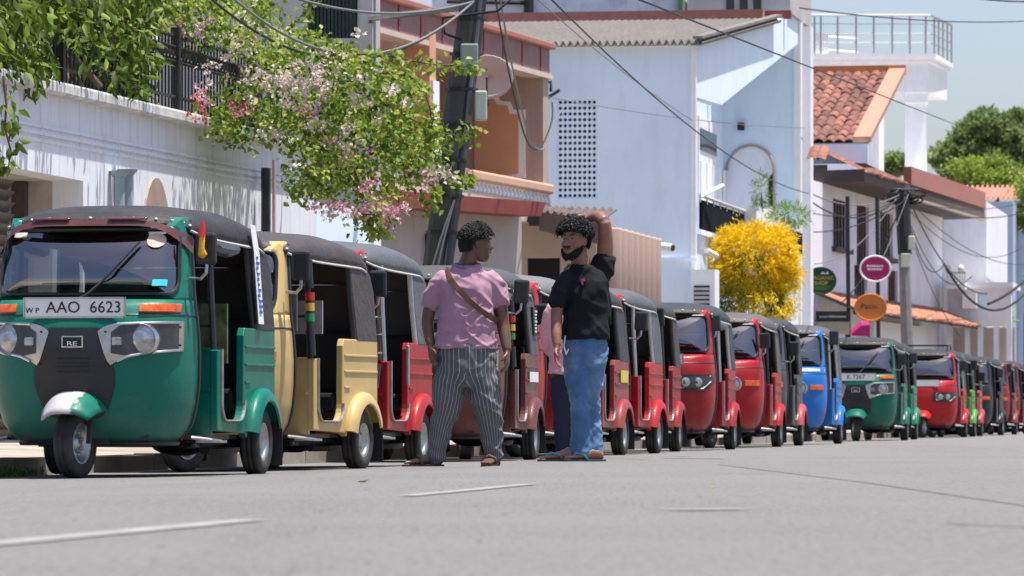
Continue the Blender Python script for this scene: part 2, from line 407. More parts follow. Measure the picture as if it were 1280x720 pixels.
pave = tag(link('pavement', g.mesh('pavement'), m_pave, smooth=True), kind='structure')
kerb = None
t = 24.0; kb = MB()
kerb_me = None
k_root = bpy.data.objects.new('kerb', None); COL.objects.link(k_root); tag(k_root, kind='structure'); k_root.location = SW(24, KERB); k_root.rotation_euler = (0,0,-TH)
random.seed(3)
for i in range(95):
    if kerb_me is None:
        kb.box(-.16, 0, .008, .892, -.1, .10); kerb_me = kb.mesh('kerb_stone'); kerb_me.materials.append(m_concrete)
    o = bpy.data.objects.new('kerb_stone', kerb_me); COL.objects.link(o); o.parent = k_root
    o.location = (random.uniform(-.012,.012), i*.9, random.uniform(-.015,.012)); o.rotation_euler = (0, random.uniform(-.03,.03), random.uniform(-.006,.006))
# litter: grass tuft by the kerb, fallen leaves on the pavement and road
m_grass = leaf_mat('grass_blade', (.05,.10,.015), (.10,.17,.03), (.22,.24,.06), .3)
gp = road_at(8, 597); N = 700
C = np.array([gp.x, gp.y+.25, .0])+np.stack([rng.normal(-.02,.10,N), rng.normal(0,.18,N), np.zeros(N)],1)
D = np.stack([rng.normal(0,.55,N), rng.normal(0,.55,N), np.ones(N)],1)
me = leaves_mesh('grass_tuft', C-np.array([gp.x, gp.y+.25, 0]), D, rng.uniform(.03,.10,N), .012, rng.random(N))
o = link('grass_tuft', me, m_grass, fix=False); o.location = (gp.x, gp.y+.25, -.01); tag(o, 'green grass tuft growing in the gutter beside the green rickshaw', 'grass', kind='stuff')
m_dry = leaf_mat('dry_leaf', (.16,.11,.04), (.24,.2,.05), (.2,.24,.04), .2)
def fallen(px, py, L, lab):
    q = road_at(px, py)
    me = leaves_mesh('fallen_leaf', np.zeros((1,3)), np.array([[1,.4,.08]]), L, L*.5, np.array([.7]))
    o = link('fallen_leaf', me, m_dry, fix=False); o.location = q+Vector((0,0,.006)); tag(o, lab, 'leaf', 'fallen leaves')
for px, py, L, lab_ in ((447,603,.06,'small dry leaf on the road in front of the mustard yellow rickshaw'),(169,585,.12,'yellow leaf under the teal green rickshaw'),(888,610,.03,'tiny dry leaf on the open road near the short worn dash'),(1012,553,.1,'dry leaf beside the wheel of the blue rickshaw')):
    fallen(px, py, L, lab_)
# ------------------------------------------------------------------ auto rickshaw (local: front = -y, kerb side = -x, z up)
ZS = [.22,.27,.34,.45,.6,.78,.95,1.03,1.10,1.30,1.62]
HW = [.47,.535,.575,.605,.622,.628,.620,.610,.600,.585,.55]
YS = [-.44,-.45,-.46,-.47,-.48,-.49,-.50,-.50,-.50,-.48,-.42]
YN = [-.83,-.90,-.955,-1.0,-1.03,-1.045,-1.03,-.995,-.935,-.83,-.64]
EN = [2.6,2.6,2.6,2.6,2.6,2.6,2.7,2.8,3.1,3.2,3.2]
def cp(z): return [float(np.interp(z, ZS, a)) for a in (HW, YS, YN, EN)]
def cowl_y(x, z):
    hw, ys, yn, n = cp(z); a = min(abs(x)/hw, 1.0)
    return ys-(ys-yn)*(max(0.0, 1-a**n))**(1/n)
def cowl_pt(u, z):                               # u -1..1 round the front
    hw, ys, yn, n = cp(z); an = u*math.pi/2
    return (math.copysign(hw*abs(math.sin(an))**(2/n), u), ys-(ys-yn)*max(0, math.cos(an))**(2/n), z)
def strip(x0, x1, zt, zb, off, nx=16, nz=5, thick=.012):
    """a panel lying on the cowl between curves zb(x)..zt(x), off proud"""
    mb = MB()
    def f(o):
        def g(u, v):
            x = x0+(x1-x0)*u; z = zb(x)+(zt(x)-zb(x))*v
            return (x, cowl_y(x, z)-o, z)
        return g
    mb.grid(f(off), nx, nz); mb.grid(f(off-thick), nx, nz)
    n1 = (nx+1)*(nz+1); rim = [i for i in range(nx+1)]+[(j+1)*(nx+1)-1 for j in range(1, nz+1)]+[nz*(nx+1)+i for i in range(nx-1, -1, -1)]+[j*(nx+1) for j in range(nz-1, 0, -1)]
    for a, b in zip(rim, rim[1:]+rim[:1]): mb.f.append((a, b, b+n1, a+n1))
    return mb
def lin(*pts):
    xs = [p[0] for p in pts]; ys = [p[1] for p in pts]
    return lambda x: float(np.interp(x, xs, ys))
def disc(cx, cz, r, off, n=20, dome=.02, rings_=4):
    """round lens standing on the cowl"""
    y0 = cowl_y(cx, cz)-off
    rs = [[(cx+r*k*math.cos(2*math.pi*i/n), y0-dome*(1-k*k), cz+r*k*math.sin(2*math.pi*i/n)) for i in range(n)] for k in [1-j/rings_ for j in range(rings_)]]
    mb = MB(); mb.rings(rs, caps=False); b = len(mb.v); mb.v.append((cx, y0-dome, cz)); k = (rings_-1)*n
    mb.f += [(k+i, k+(i+1)%n, b) for i in range(n)]
    return mb
def ring(cx, cz, r0, r1, off, dep, n=24):
    y0 = cowl_y(cx, cz)-off; mb = MB()
    pr = [(r0, 0), ((r0+r1)/2, -dep*.4), (r1, 0), (r1, dep), (r0, dep), (r0, 0)]
    rs = [[(cx+r*math.cos(2*math.pi*i/n), y0+d, cz+r*math.sin(2*math.pi*i/n)) for i in range(n)] for r, d in pr]
    mb.rings(rs, caps=False); return mb
def rounded(u0, u1, z0, z1, ru, rz, k=8):
    pts = []
    for cu, cz, a0 in ((u1-ru, z1-rz, 0), (u0+ru, z1-rz, 90), (u0+ru, z0+rz, 180), (u1-ru, z0+rz, 270)):
        for i in range(k+1):
            a = R(a0+90*i/k); pts.append((cu+ru*math.cos(a), cz+rz*math.sin(a)))
    return pts
def L(*a, **k): k['world'] = False; return part(*a, **k)
WHEEL = {}
def wheel(root, x, y, rad, wd, name, steer=0, rim_mat=None):
    key = (rad, wd)
    if key not in WHEEL:
        t = MB(); h = wd/2; r = rad
        t.lathe_x([(-h*.75, r*.56), (-h, r*.72), (-h*.98, r*.86), (-h*.8, r*.965), (-h*.4, r), (-h*.36,r*.975), (-h*.12,r*.975), (-h*.08, r*1.003), (h*.08, r*1.003), (h*.12,r*.975), (h*.36,r*.975), (h*.4, r), (h*.8, r*.965), (h*.98, r*.86), (h, r*.72), (h*.75, r*.56), (-h*.75, r*.56)], n=30)
        tm = t.mesh('tyre'); rm = MB()
        rm.lathe_x([(-h*.78, r*.60), (-h*.6, r*.5), (-h*.2, r*.44), (-h*.1, r*.2), (-h*.45, r*.17), (-h*.45, .001)], n=24)
        rm.lathe_x([(h*.78, r*.60), (h*.84, r*.56), (h*.55, r*.5), (h*.22, r*.44), (h*.1, r*.22), (h*.5, r*.18), (h*.55, .001)], n=24)
        for i in range(8):
            a = i*math.pi/4; cy, cz = r*.33*math.cos(a), r*.33*math.sin(a)
            rm.lathe_x([(h*.16, .012), (h*.36, .012), (h*.38, .001)], (0, cy, cz), 6)
        WHEEL[key] = (tm, rm.mesh('rim'))
        tm.materials.append(m_tyre)
        for m_ in WHEEL[key]:
            b = bmesh.new(); b.from_mesh(m_); bmesh.ops.recalc_face_normals(b, faces=b.faces); b.to_mesh(m_); b.free()
            m_.polygons.foreach_set('use_smooth', [True]*len(m_.polygons))
    tm, rm = WHEEL[key]
    o = bpy.data.objects.new(name, tm); COL.objects.link(o); o.parent = root; o.location = (x, y, rad); o.rotation_euler = (random.uniform(0, 6), 0, steer)
    if x < 0: o.rotation_euler[2] = math.pi
    rm2 = rm.copy(); rm2.materials.append(rim_mat or m_alu)
    r_ = bpy.data.objects.new('rim', rm2); COL.objects.link(r_); r_.parent = o
    return o
m_tyre = M('tyre_rubber', (.03,.029,.028), .8, .35, 10, .3, stain=(.10,.09,.075), stain_amt=.5, stain_scale=(3,3,3))
def arc_prof():
    """side body outline in (y, z): locker post, dipped entry sill, rear tub with wheel arch"""
    p = [(-.17,.80), (-.17,.29), (.50,.27)]
    for i in range(9):
        a = R(172-i*(172-10)/8); p.append((.86+.30*math.cos(a), .20+.30*math.sin(a)))
    p += [(1.22,.27), (1.27,.36), (1.27,.95), (.50,.95), (.47,.90), (.46,.48)]
    for i in range(1, 7):
        a = R(i*15); p.append((.46-.13+.13*math.cos(a), .48-.13*math.sin(a)))
    p += [(.02,.35)]
    for i in range(1, 7):
        a = R(90+i*15); p.append((.02+.12*math.cos(a), .47-.12*math.sin(a)))
    p += [(-.10,.80)]
    return p
def make_tuk(style):
    root = thing('auto_rickshaw', 'x', 'auto rickshaw')
    # --- front shell with the windscreen opening
    mb = MB(); zl = [.22+ (1.10-.22)*i/22 for i in range(23)]
    mb.grid(lambda u, v: cowl_pt(u*2-1, zl[round(v*22)]), 44, 22)
    ins = rounded(-.76, .76, 1.135, 1.545, .16, .10); n = len(ins)
    def outer(q):
        cu, cz = 0, 1.34; du, dz = q[0]-cu, q[1]-cz
        k = min((1.0)/abs(du) if du else 9, ((1.62 if dz > 0 else 1.10)-cz)/dz if dz else 9)
        return (cu+du*k, cz+dz*k)
    outs = [outer(q) for q in ins]
    # put the four corners of the outer rectangle in
    for sx in (-1, 1):
        for zz in (1.10, 1.62):
            i = min(range(n), key=lambda i: (outs[i][0]-sx)**2+((outs[i][1]-zz)*3)**2); outs[i] = (sx, zz)
    rs = [[cowl_pt(o[0]+(q[0]-o[0])*k, o[1]+(q[1]-o[1])*k) for o, q in zip(outs, ins)] for k in (0, .35, .7, 1)]
    mb.rings(rs, caps=False)
    cowl = L('front_cowl', mb, m_paint, root, smooth=True, solid=.015)
    # glass, gasket, wiper
    rs = [[Vector(cowl_pt(q[0]*k, 1.34+(q[1]-1.34)*k))+Vector((0,.012,0)) for q in ins] for k in (1.02, .75, .5, .25, .03)]
    g = MB(); g.rings(rs, caps=False); g.f.append(tuple(range(4*n, 5*n)))
    glass = L('windscreen', g, m_glass, root, smooth=True)
    g = MB(); g.tube([Vector(cowl_pt(*q))+Vector((0,-.004,0)) for q in ins+ins[:1]], .013, 6, caps=False)
    L('gasket', g, m_trim, glass, smooth=True)
    # side lips of the shell
    for sx in (1, -1):
        g = MB(); g.tube([Vector(cowl_pt(sx, z))+Vector((0,.005,0)) for z in np.linspace(.24, 1.60, 16)], .016, 6)
        L('edge_trim', g, m_trim, root, smooth=True)
    g = MB(); g.tube([Vector(cowl_pt(u, .225))+Vector((0,.01,-.005)) for u in np.linspace(-1, 1, 25)], .022, 6); L('lower_lip', g, m_trim, root, smooth=True)
    g = MB(); g.tube([Vector(cowl_pt(u, 1.005))+Vector((0,.002,0)) for u in np.linspace(-1, 1, 33)], .006, 5); L('seam', g, m_trim, root, smooth=True)
    if style != 'cluster':
        g = MB(); a = [Vector((-.02, cowl_y(-.02,1.10)-.035, 1.09)), Vector((.06, cowl_y(.06,1.12)-.04, 1.125)), Vector((.13, cowl_y(.13,1.2)-.03, 1.20)), Vector((.33, cowl_y(.33,1.45)-.02, 1.46))]
        g.tube(a, [.018,.018,.016,.010], 6, flat=.6); L('wiper', g, m_trim, root)
    # number plate
    g = MB(); y = cowl_y(0,1.05)
    g.box(-.31,.31, y-.04, y-.028, .99, 1.105)
    plate = L('number_plate', g, m_plate, root, bevel=.004)
    g = MB()
    for a, b, c, d in ((-.315,.315,1.103,1.112), (-.315,.315,.983,.992), (-.318,-.309,.983,1.112), (.309,.318,.983,1.112)): g.box(a, b, y-.046, y-.026, c, d)
    L('plate_rim', g, m_alu, plate)
    # lamps
    for sx in (1, -1):
        if style == 'wide':
            ind = strip(sx*.385, sx*.585, lambda x: 1.075, lambda x: 1.022, .022, 8, 3, .03)
            i_ = L('indicator', ind, m_orange_lens, root, bevel=.006)
            bz = strip(sx*.155, sx*.60, lin(*sorted([(sx*.155,.905),(sx*.20,.935),(sx*.27,.955),(sx*.6,.965)])), lin(*sorted([(sx*.155,.89),(sx*.20,.74),(sx*.225,.69),(sx*.26,.715),(sx*.34,.745),(sx*.46,.765),(sx*.6,.785)])), .016, 24, 6, .02)
            h = L('headlight', bz, m_bezel, root, smooth=True)
            pod = strip(sx*.235, sx*.585, lin(*sorted([(sx*.225,.89),(sx*.29,.94),(sx*.588,.955)])), lin(*sorted([(sx*.225,.77),(sx*.32,.752),(sx*.588,.794)])), .024, 14, 5, .014)
            L('lamp_pod', pod, m_pod, h, smooth=True)
            for zz in (lin(*sorted([(sx*.20,.928),(sx*.27,.948),(sx*.6,.96)])), lin(*sorted([(sx*.26,.715),(sx*.34,.752),(sx*.46,.772),(sx*.6,.79)]))):
                g = MB(); g.tube([(sx*x, cowl_y(x, zz(sx*x))-.024, zz(sx*x)) for x in np.linspace(.27,.597,12)], .009, 6); L('chrome_strip', g, m_chrome, h, smooth=True)
            for bx, bzz in ((.215,.70),(.59,.93),(.59,.82),(.20,.90)): g = MB(); g.ell((sx*bx, cowl_y(bx, bzz)-.02, bzz), .008,.006,.008, 8, 6); L('screw', g, m_ink, h)
            L('lens', disc(sx*.405, .852, .088, .022, dome=.03), m_clear_lens, h, smooth=True)
            L('chrome_ring', ring(sx*.405, .852, .086, .106, .02, .05), m_chrome, h, smooth=True)
            g = MB(); yy = cowl_y(sx*.27, .84); g.box(min(sx*.245,sx*.30), max(sx*.245,sx*.30), yy-.05, yy-.01, .815, .865); L('side_lamp', g, m_clear_lens, h, bevel=.006)
        elif style == 'cluster':
            bz = strip(sx*.20, sx*.62, lambda x: .875, lin(*sorted([(sx*.20,.70),(sx*.54,.68),(sx*.62,.78)])), .014, 20, 5, .02)
            h = L('headlight', bz, m_trim, root, smooth=True)
            pod = strip(sx*.26, sx*.595, lambda x: .85, lin(*sorted([(sx*.26,.73),(sx*.52,.71),(sx*.595,.79)])), .022, 14, 5, .01)
            L('lamp_pod', pod, m_pod, h, smooth=True)
            for cx in (.34, .47): L('lens', disc(sx*cx, .785, .052, .028), m_clear_lens, h, smooth=True)
            g = MB(); g.tube([Vector((sx*x, cowl_y(x, z)-.026, z)) for x, z in ((.26,.73),(.52,.71),(.595,.79),(.595,.85),(.26,.85),(.26,.73))], .008, 5); L('lamp_frame', g, m_alu, h)
        else:
            ind = strip(sx*.43, sx*.59, lambda x: .845, lambda x: .775, .02, 8, 3, .03)
            L('indicator', ind, m_orange_lens, root, bevel=.006)
            h = L('headlight', ring(sx*.30, .80, .075, .10, .03, .05), m_chrome, root, smooth=True)
            L('lens', disc(sx*.30, .80, .078, .03), m_clear_lens, h, smooth=True)
    if style == 'wide':
        gr = strip(-.25, .25, lin((-.25,.66),(-.17,.925),(.17,.925),(.25,.66)), lambda x: .36+.22*(abs(x)/.25)**5, .01, 20, 8, .02)
        gp_ = L('grille_panel', gr, m_trim, root, smooth=True)
        for z in (.735, .71, .685, .655): L('slot', strip(-.10, .10, lambda x, z=z: z+.006, lambda x, z=z: z-.006, .013, 6, 1, .008), m_ink, gp_)
        y = cowl_y(0,.84)-.012
        g = MB(); g.box(-.068,.068, y-.014, y, .80, .875); b_ = L('badge', g, m_chrome, gp_, bevel=.006)
        g = MB(); g.box(-.058,.058, y-.018, y-.013, .81, .866); L('badge_plate', g, m_ink, b_)
        text_part('lettering', 'RE', .036, m_plate, b_, Matrix.Translation((0, y-.0195, .826)) @ Matrix.Rotation(R(90), 4, 'X'), 1.7)
    # front mudguard, wheel and fork
    g = MB()
    def mg(u, v):
        a = (u-.5)*math.pi*.99; b = v*math.pi*.5
        x = .205*math.sin(a)*(.55+.45*math.sin(b*1.0+.35)); fy = math.cos(a)
        rz = .17*math.cos(a)**.55*math.sin(b) if math.cos(a) > 0 else 0
        return (x, -1.03-.23*math.cos(b), .375+rz-.05*(1-math.sin(b)))
    def mg2(u, v):
        a = (u-.5)*2; y = -1.27+.50*v
        hump = math.sin(math.pi*min(1, .03+.97*v*.86))**.75
        w = .205*(.72+.28*min(1, v*2.2))
        return (a*w, y+.05*abs(a)**2, .375+(.165*hump)*(1-abs(a)**3.0*.55)-.03*abs(a)**3)
    g.grid(mg2, 16, 14)
    L('front_mudguard', g, m_paint, root, smooth=True, solid=.012)
    wheel(root, 0, -1.0, .215, .115, 'front_tyre', steer=R(-9))
    g = MB()
    for sx in (1, -1): g.tube([(sx*.085,-1.0,.215), (sx*.085,-.97,.36), (sx*.04,-.90,.52)], .018, 6)
    g.box(-.17,.17,-.86,-.82,.2,.42)
    L('fork', g, m_dark, root)
    # floor, chassis, axle
    g = MB(); g.box(-.40,.40,-.80,-.40,.235,.262); g.box(-.57,.57,-.399,1.25,.235,.262); L('floor', g, m_dark, root)
    g = MB(); g.box(-.42,.42,.35,1.18,.20,.238); g.tube([(-.6,.86,.215),(.6,.86,.215)], .035, 8); g.tube([(-.35,.2,.2),(-.5,.86,.23)], .03, 6); g.tube([(.35,.2,.2),(.5,.86,.23)], .03, 6)
    g.ell((.12,.95,.22), .2,.2,.1); g.tube([(.4,.5,.17),(.42,1.2,.17)], .035, 8)
    g.tube([(-.5,-.1,.2),(.52,-.1,.2),(.56,-.35,.2)], .014, 6)
    L('chassis', g, m_dark, root, smooth=True)
    # side bodies, ribs, fenders, steps
    prof = arc_prof()
    for sx in (1, -1):
        g = MB(); g.prism([(sx*.665, y, z) for y, z in prof], (-sx*.05, 0, 0)); sb = L('side_body', g, m_paint, root, bevel=.008)
        for z in (.60,.715,.83):
            g = MB(); g.box(min(sx*.664,sx*.674), max(sx*.664,sx*.674), .50, 1.25 if z > .62 else .62, z-.008, z+.008); L('rib', g, m_paint, sb, bevel=.003)
        g = MB()
        rs = []
        for i in range(15):
            a = R(166-i*(166-22)/14)
            rr = [(sx*.655,.362),(sx*.685,.374),(sx*.715,.366),(sx*.738,.34),(sx*.744,.29),(sx*.733,.28),(sx*.726,.32),(sx*.70,.348),(sx*.655,.350)]
            rs.append([(x, .86+r*math.cos(a), .195+r*math.sin(a)) for x, r in rr])
        g.rings(rs); L('rear_fender', g, m_paint, root, smooth=True)
        g = MB(); g.tube([(sx*.672, y, z+.004) for y, z in prof[17:32]], .012, 6, flat=.6); L('entry_trim', g, m_alu, sb)
        g = MB(); g.box(min(sx*.56,sx*.72), max(sx*.56,sx*.72), -.30, -.16, .215, .232); g.tube([(sx*.58,-.48,.25),(sx*.70,-.46,.235),(sx*.72,-.3,.225)], .012, 6); L('step', g, m_alu, root)
        wheel(root, sx*.645, .86, .215, .125, 'rear_tyre')
        g = MB(); g.box(min(sx*.61,sx*.74), max(sx*.61,sx*.74), 1.16, 1.168, .06, .34); L('mudflap', g, m_black, root)
    g = MB(); g.box(-.62,.62,-.165,-.135,.262,.80); g.box(-.615,.615,-.18,-.165,.795,.81); g.box(-.615,.615,-.185,-.165,.545,.56)
    L('partition', g, m_paint, root)
    g = MB(); g.box(-.615,.615,1.235,1.27,.27,.95); L('tail_panel', g, m_paint, root)
    # seats and controls
    g = MB(); g.box(-.56,.56,.62,1.12,.42,.56); L('passenger_seat', g, m_seat, root, bevel=.03)
    g = MB(); g.box(-.56,.56,1.05,1.18,.56,1.02); L('seat_back', g, m_seat, root, bevel=.03)
    g = MB(); g.box(-.24,.24,-.36,.06,.66,.76); L('driver_seat', g, m_seat, root, bevel=.03)
    g = MB(); g.box(-.30,.30,-.06,.0,.84,1.16); L('driver_back', g, m_seat, root, bevel=.03)
    g = MB(); g.tube([(-.36,-.66,1.0),(-.28,-.70,1.06),(0,-.72,1.05),(.28,-.70,1.06),(.36,-.66,1.0)], .016, 6); g.tube([(0,-.72,1.05),(0,-.86,.55)], .03, 6); L('handlebar', g, m_trim, root)
    g = MB(); g.box(-.5,.5,-.82,-.64,.92,1.02); L('dashboard', g, m_trim, root, bevel=.02)
    # pillars and rails
    for sx in (1, -1):
        g = MB(); g.tube([(sx*.63,-.14,.80),(sx*.615,-.15,1.2),(sx*.60,-.13,1.52)], .021, 8); L('pillar', g, m_trim, root, smooth=True)
        g = MB(); g.tube([(sx*.645,.79,.94),(sx*.625,.765,1.2),(sx*.61,.74,1.5)], .021, 8); L('pillar', g, m_trim, root, smooth=True)
        g = MB()
        for z in (.95, 1.10): g.tube([(sx*.63,-.14,z),(-sx*.05,-.14,z)], .011, 6)
        L('guard_rail', g, m_trim, root)
        g = MB(); g.tube([(sx*.60,-.38,1.47),(sx*.61,0,1.445),(sx*.61,.25,1.44),(sx*.62,.43,1.45)], [.03,.045,.05,.035], 8); L('rolled_curtain', g, m_canvas_roll, root, smooth=True)
        # mirror
        g = MB(); g.tube([(sx*.575,-.52,1.24),(sx*.66,-.56,1.235),(sx*.70,-.58,1.27),(sx*.705,-.58,1.34)], .011, 6); mr = L('mirror_arm', g, m_alu, root)
        g = MB(); g.box(sx*.70-.066, sx*.70+.066, -.60,-.555, 1.32, 1.52); mm_ = L('mirror', g, m_trim, mr, bevel=.02)
    # hood
    SEC = [(-.70,1.575,1.545,.565), (-.665,1.62,1.53,.585), (-.58,1.66,1.515,.60), (-.40,1.69,1.50,.612), (-.1,1.705,1.49,.62), (.2,1.71,1.485,.625), (.5,1.71,1.48,.63), (.8,1.695,1.475,.635), (1.0,1.665,1.47,.635), (1.13,1.61,1.44,.63), (1.22,1.50,1.38,.61), (1.25,1.36,1.30,.59)]
    g = MB()
    def hood(u, v):
        k = v*(len(SEC)-1); i = min(int(k), len(SEC)-2); f = k-i
        y, zt, zs, hx = [SEC[i][j]*(1-f)+SEC[i+1][j]*f for j in range(4)]
        an = (u*2-1)*math.pi/2; e = 2/3.4
        x = math.copysign(hx*abs(math.sin(an))**e, u-.5); c = max(0, math.cos(an))**e
        fy = (abs(x)/hx)**2.5
        sag = .010*math.sin(y*9)*(1-abs(u*2-1))
        return (x, y+(.20*fy if y < -.3 else .20*fy*max(0, (.2-y)/.5) if y < .2 else 0), zs+(zt-zs)*c-sag)
    g.grid(hood, 32, 33); h = L('hood', g, m_canvas, root, smooth=True, solid=.012)
    for sx in (1, -1):
        g = MB()
        q = [(.74,1.50),(.80,.94),(1.26,.94),(1.255,1.30),(1.20,1.42),(1.10,1.49)]
        g.prism([(sx*(.668-.04*(z-.94)/.56), y, z) for y, z in q], (-sx*.012, 0, 0)); L('hood_side', g, m_canvas, root, bevel=.006)
        g = MB(); g.tube([hood(.5+sx*.5, v) for v in np.linspace(.05, .8, 18)], .009, 5); L('hem', g, m_hem, h)
        # loose flap at the side of the roof
        g = MB(); g.grid(lambda u, v: (sx*(.60+.05*v+.012*math.sin(u*14)), -.42+.60*u, 1.50-.075*v*(1+.4*math.sin(u*7+1))), 14, 4); L('side_flap', g, m_canvas, root, smooth=True, solid=.006)
    g = MB(); g.box(-.60,.60,1.245,1.256,.94,1.36); L('hood_back', g, m_canvas, root)
    g = MB()
    for i in range(11):
        u = .5+(i-5)*.085; p = Vector(hood(u, .075)); g.ell(p+Vector((0,-.003,.002)), .011,.011,.009, 8, 5)
    tag(L('studs', g, m_white, h), kind='stuff')
    return root
m_bezel = M('lamp_bezel', (.50,.47,.43), .28, .25, 10, .1, metal=.9)
m_pod = M('lamp_pod', (.07,.07,.073), .3, .2, 16, .1, metal=.5)
m_canvas_roll = M('rolled_plastic', (.05,.05,.055), .35, .3, 20, .6)
m_hem = M('hem_tape', (.42,.41,.40), .6, .2, 14, .1)
m_blue_sticker = M('cyan_sticker', (.03,.45,.6), .4, .15, 30, 0)
PAINTED = {'front_cowl', 'front_mudguard', 'side_body', 'rib', 'rear_fender', 'partition', 'tail_panel'}
HOODED = {'hood', 'hood_side', 'side_flap', 'hood_back'}
def base(n): return n.split('.')[0]
PROTO = {}
def srgb(r, g, b):
    f = lambda c: (c/255/12.92) if c/255 <= .04045 else ((c/255+.055)/1.055)**2.4
    return (f(r), f(g), f(b))
TUKS = [  # px of the kerb-far rear wheel, sideways nudge, style, body, hood, accent for the fenders, label
 (324, 0, 'wide', (0,.135,.092), (0.032,0.029,0.030), None, 'teal green auto rickshaw with number plate AAO 6623 and scuffed grey mudguard'),
 (450, .0, 'plain', (.52,.37,.15), (0.059,0.051,0.050), None, 'mustard yellow auto rickshaw with red, yellow and green bands on its door post'),
 (525, 0, 'plain', (.33,.014,.018), (0.091,0.098,0.108), None, 'red auto rickshaw right behind the mustard yellow one, with silver ladder rails'),
 (665, 0, 'wide', (.12,.036,.032), (0.070,0.073,0.077), None, 'maroon auto rickshaw behind the man in the mauve shirt'),
 (722, -.02, 'plain', (.34,.022,.028), (0.154,0.150,0.150), None, 'red auto rickshaw with pale grey hood beside the person in the pink shirt'),
 (777, 0, 'plain', (.26,.042,.042), (0.042,0.042,0.045), None, 'faded red auto rickshaw with a yellow sticker behind the man in black'),
 (820, .02, 'plain', (.38,.010,.014), (0.091,0.095,0.101), None, 'bright red auto rickshaw second in line behind the man in black'),
 (846, -.17, 'plain', (.26,.016,.018), (0.052,0.049,0.046), None, 'red auto rickshaw with dusty dark hood just ahead of the one with wide black headlights'),
 (915, .04, 'cluster', (.29,.008,.014), (0.038,0.042,0.048), None, 'crimson auto rickshaw with wide black headlights and white hood studs'),
 (973, 0, 'plain', (.34,.008,.014), (0.105,0.095,0.091), None, 'red auto rickshaw with plain rounded nose in front of the yellow bush'),
 (1000, -.05, 'plain', (.05,.05,.055), (0.042,0.045,0.052), (.42,.06,.07), 'black auto rickshaw with salmon red rear fenders'),
 (1049, 0, 'plain', (.012,.15,.48), (0.084,0.084,0.087), None, 'bright blue auto rickshaw'),
 (1132, .02, 'wide', (0,.12,.075), (0.038,0.036,0.035), None, 'green auto rickshaw with number plate K 7267'),
 (1144, -.15, 'plain', (.0,.20,.10), (0.038,0.038,0.038), None, 'green auto rickshaw tucked directly behind the one with plate K 7267'),
 (1206, .02, 'cluster', (.40,.008,.014), (0.035,0.035,0.036), None, 'red auto rickshaw with a black roof rack and black lamp band'),
 (1217, -.05, 'plain', (.08,.30,.03), (0.038,0.038,0.038), None, 'lime green auto rickshaw far down the line'),
 (1226, -.1, 'plain', (.42,.04,.06), (0.035,0.035,0.035), None, 'pinkish red auto rickshaw behind the lime green one'),
 (1252, 0, 'plain', (.015,.018,.022), (0.035,0.035,0.036), None, 'black auto rickshaw with a round sticker on its windscreen far down the line'),
 (1269, 0, 'plain', (.22,.008,.014), (0.038,0.042,0.049), None, 'dark red auto rickshaw near the far end of the line'),
 (1283, 0, 'plain', (.16,.010,.016), (0.042,0.042,0.045), None, 'maroon auto rickshaw last in the line'),
]
ROOTS = []
random.seed(11)
for s in ('wide', 'plain', 'cluster'): PROTO[s] = make_tuk(s)
used = set()
for i, (px, off, style, body, hood_c, accent, label) in enumerate(TUKS):
    if style in used: r = copy_tree(PROTO[style])
    else: r = PROTO[style]; used.add(style)
    w = -7.03+off; t = t_of(px, w)
    yaw = R({0: -1.6, 1: -6.5, 2: -2.5, 3: 1.5}.get(i, random.uniform(-2.2, 1.6))); sc_ = 1.05 if i == 0 else 1.035*random.uniform(.992,1.008)
    r.rotation_euler = (0, 0, -TH+yaw); r.scale = (sc_, sc_, sc_*.978)
    tgt = SW(t, w, road_z(w-.6)-.002); r.location = tgt-Matrix.Rotation(-TH+yaw, 3, 'Z') @ Vector((.665*sc_, .86*sc_, 0))
    r['label'] = label; r['group'] = 'auto rickshaws queued along the kerb'
    for c in r.children_recursive:
        n = base(c.name)
        if n in PAINTED: c.color = (*(accent if accent and n == 'rear_fender' else body), 1)
        elif n in HOODED: c.color = (*hood_c, 1)
    ROOTS.append(r)
    if i > 0:                                       # no two are kept alike
        for c in list(r.children):
            n = base(c.name)
            if n == 'mirror_arm': c.rotation_euler = (R(random.uniform(-6,6)), R(random.uniform(-4,4)), R(random.uniform(-9,9))*0+0); c.scale = (1, 1, random.uniform(.94,1.04)); c.location.z = random.uniform(-.03,.03)
            elif n == 'front_tyre': c.rotation_euler[2] = R(random.uniform(-22,22))
            elif n == 'side_flap' and random.random() < .4: bpy.data.objects.remove(c)
            elif n == 'rolled_curtain' and random.random() < .4: bpy.data.objects.remove(c)
            elif n == 'wiper' and random.random() < .3: bpy.data.objects.remove(c)
            elif n == 'pillar' and i in (2, 6, 8, 11, 14): c.data = c.data.copy(); c.data.materials.clear(); c.data.materials.append(m_alu)
def kids(r, n): return [c for c in r.children_recursive if base(c.name) == n]
# --- what sets single rickshaws apart
r = ROOTS[0]
md = kids(r, 'front_mudguard')[0]; md.data = md.data.copy(); md.data.materials.clear(); md.data.materials.append(m_worn)
yP = cowl_y(0,1.05)
RX = lambda x, y, z: Matrix.Translation((x, y, z)) @ Matrix.Rotation(R(90), 4, 'X')
def plate_text(r, big, small=None):
    p = kids(r, 'number_plate')[0]
    if small:
        text_part('lettering', small, .046, m_ink, p, RX(-.262, yP-.0415, 1.03), 1.0)
    text_part('lettering', big, .100, m_ink, p, RX(.058 if small else 0, yP-.0415, 1.047), 1.0)
plate_text(r, 'AAO  6623', 'W P'); plate_text(ROOTS[12], 'K 7267')
m_visor = M('visor_plastic', (.11,.04,.042), .25, .2, 9, .05)
g = strip(-.60, .60, lambda x: 1.60-.12*(abs(x)/.6)**5, lambda x: 1.562-.17*(abs(x)/.6)**6, .05, 36, 4, .01)
L('sun_visor', g, m_visor, r, smooth=True)
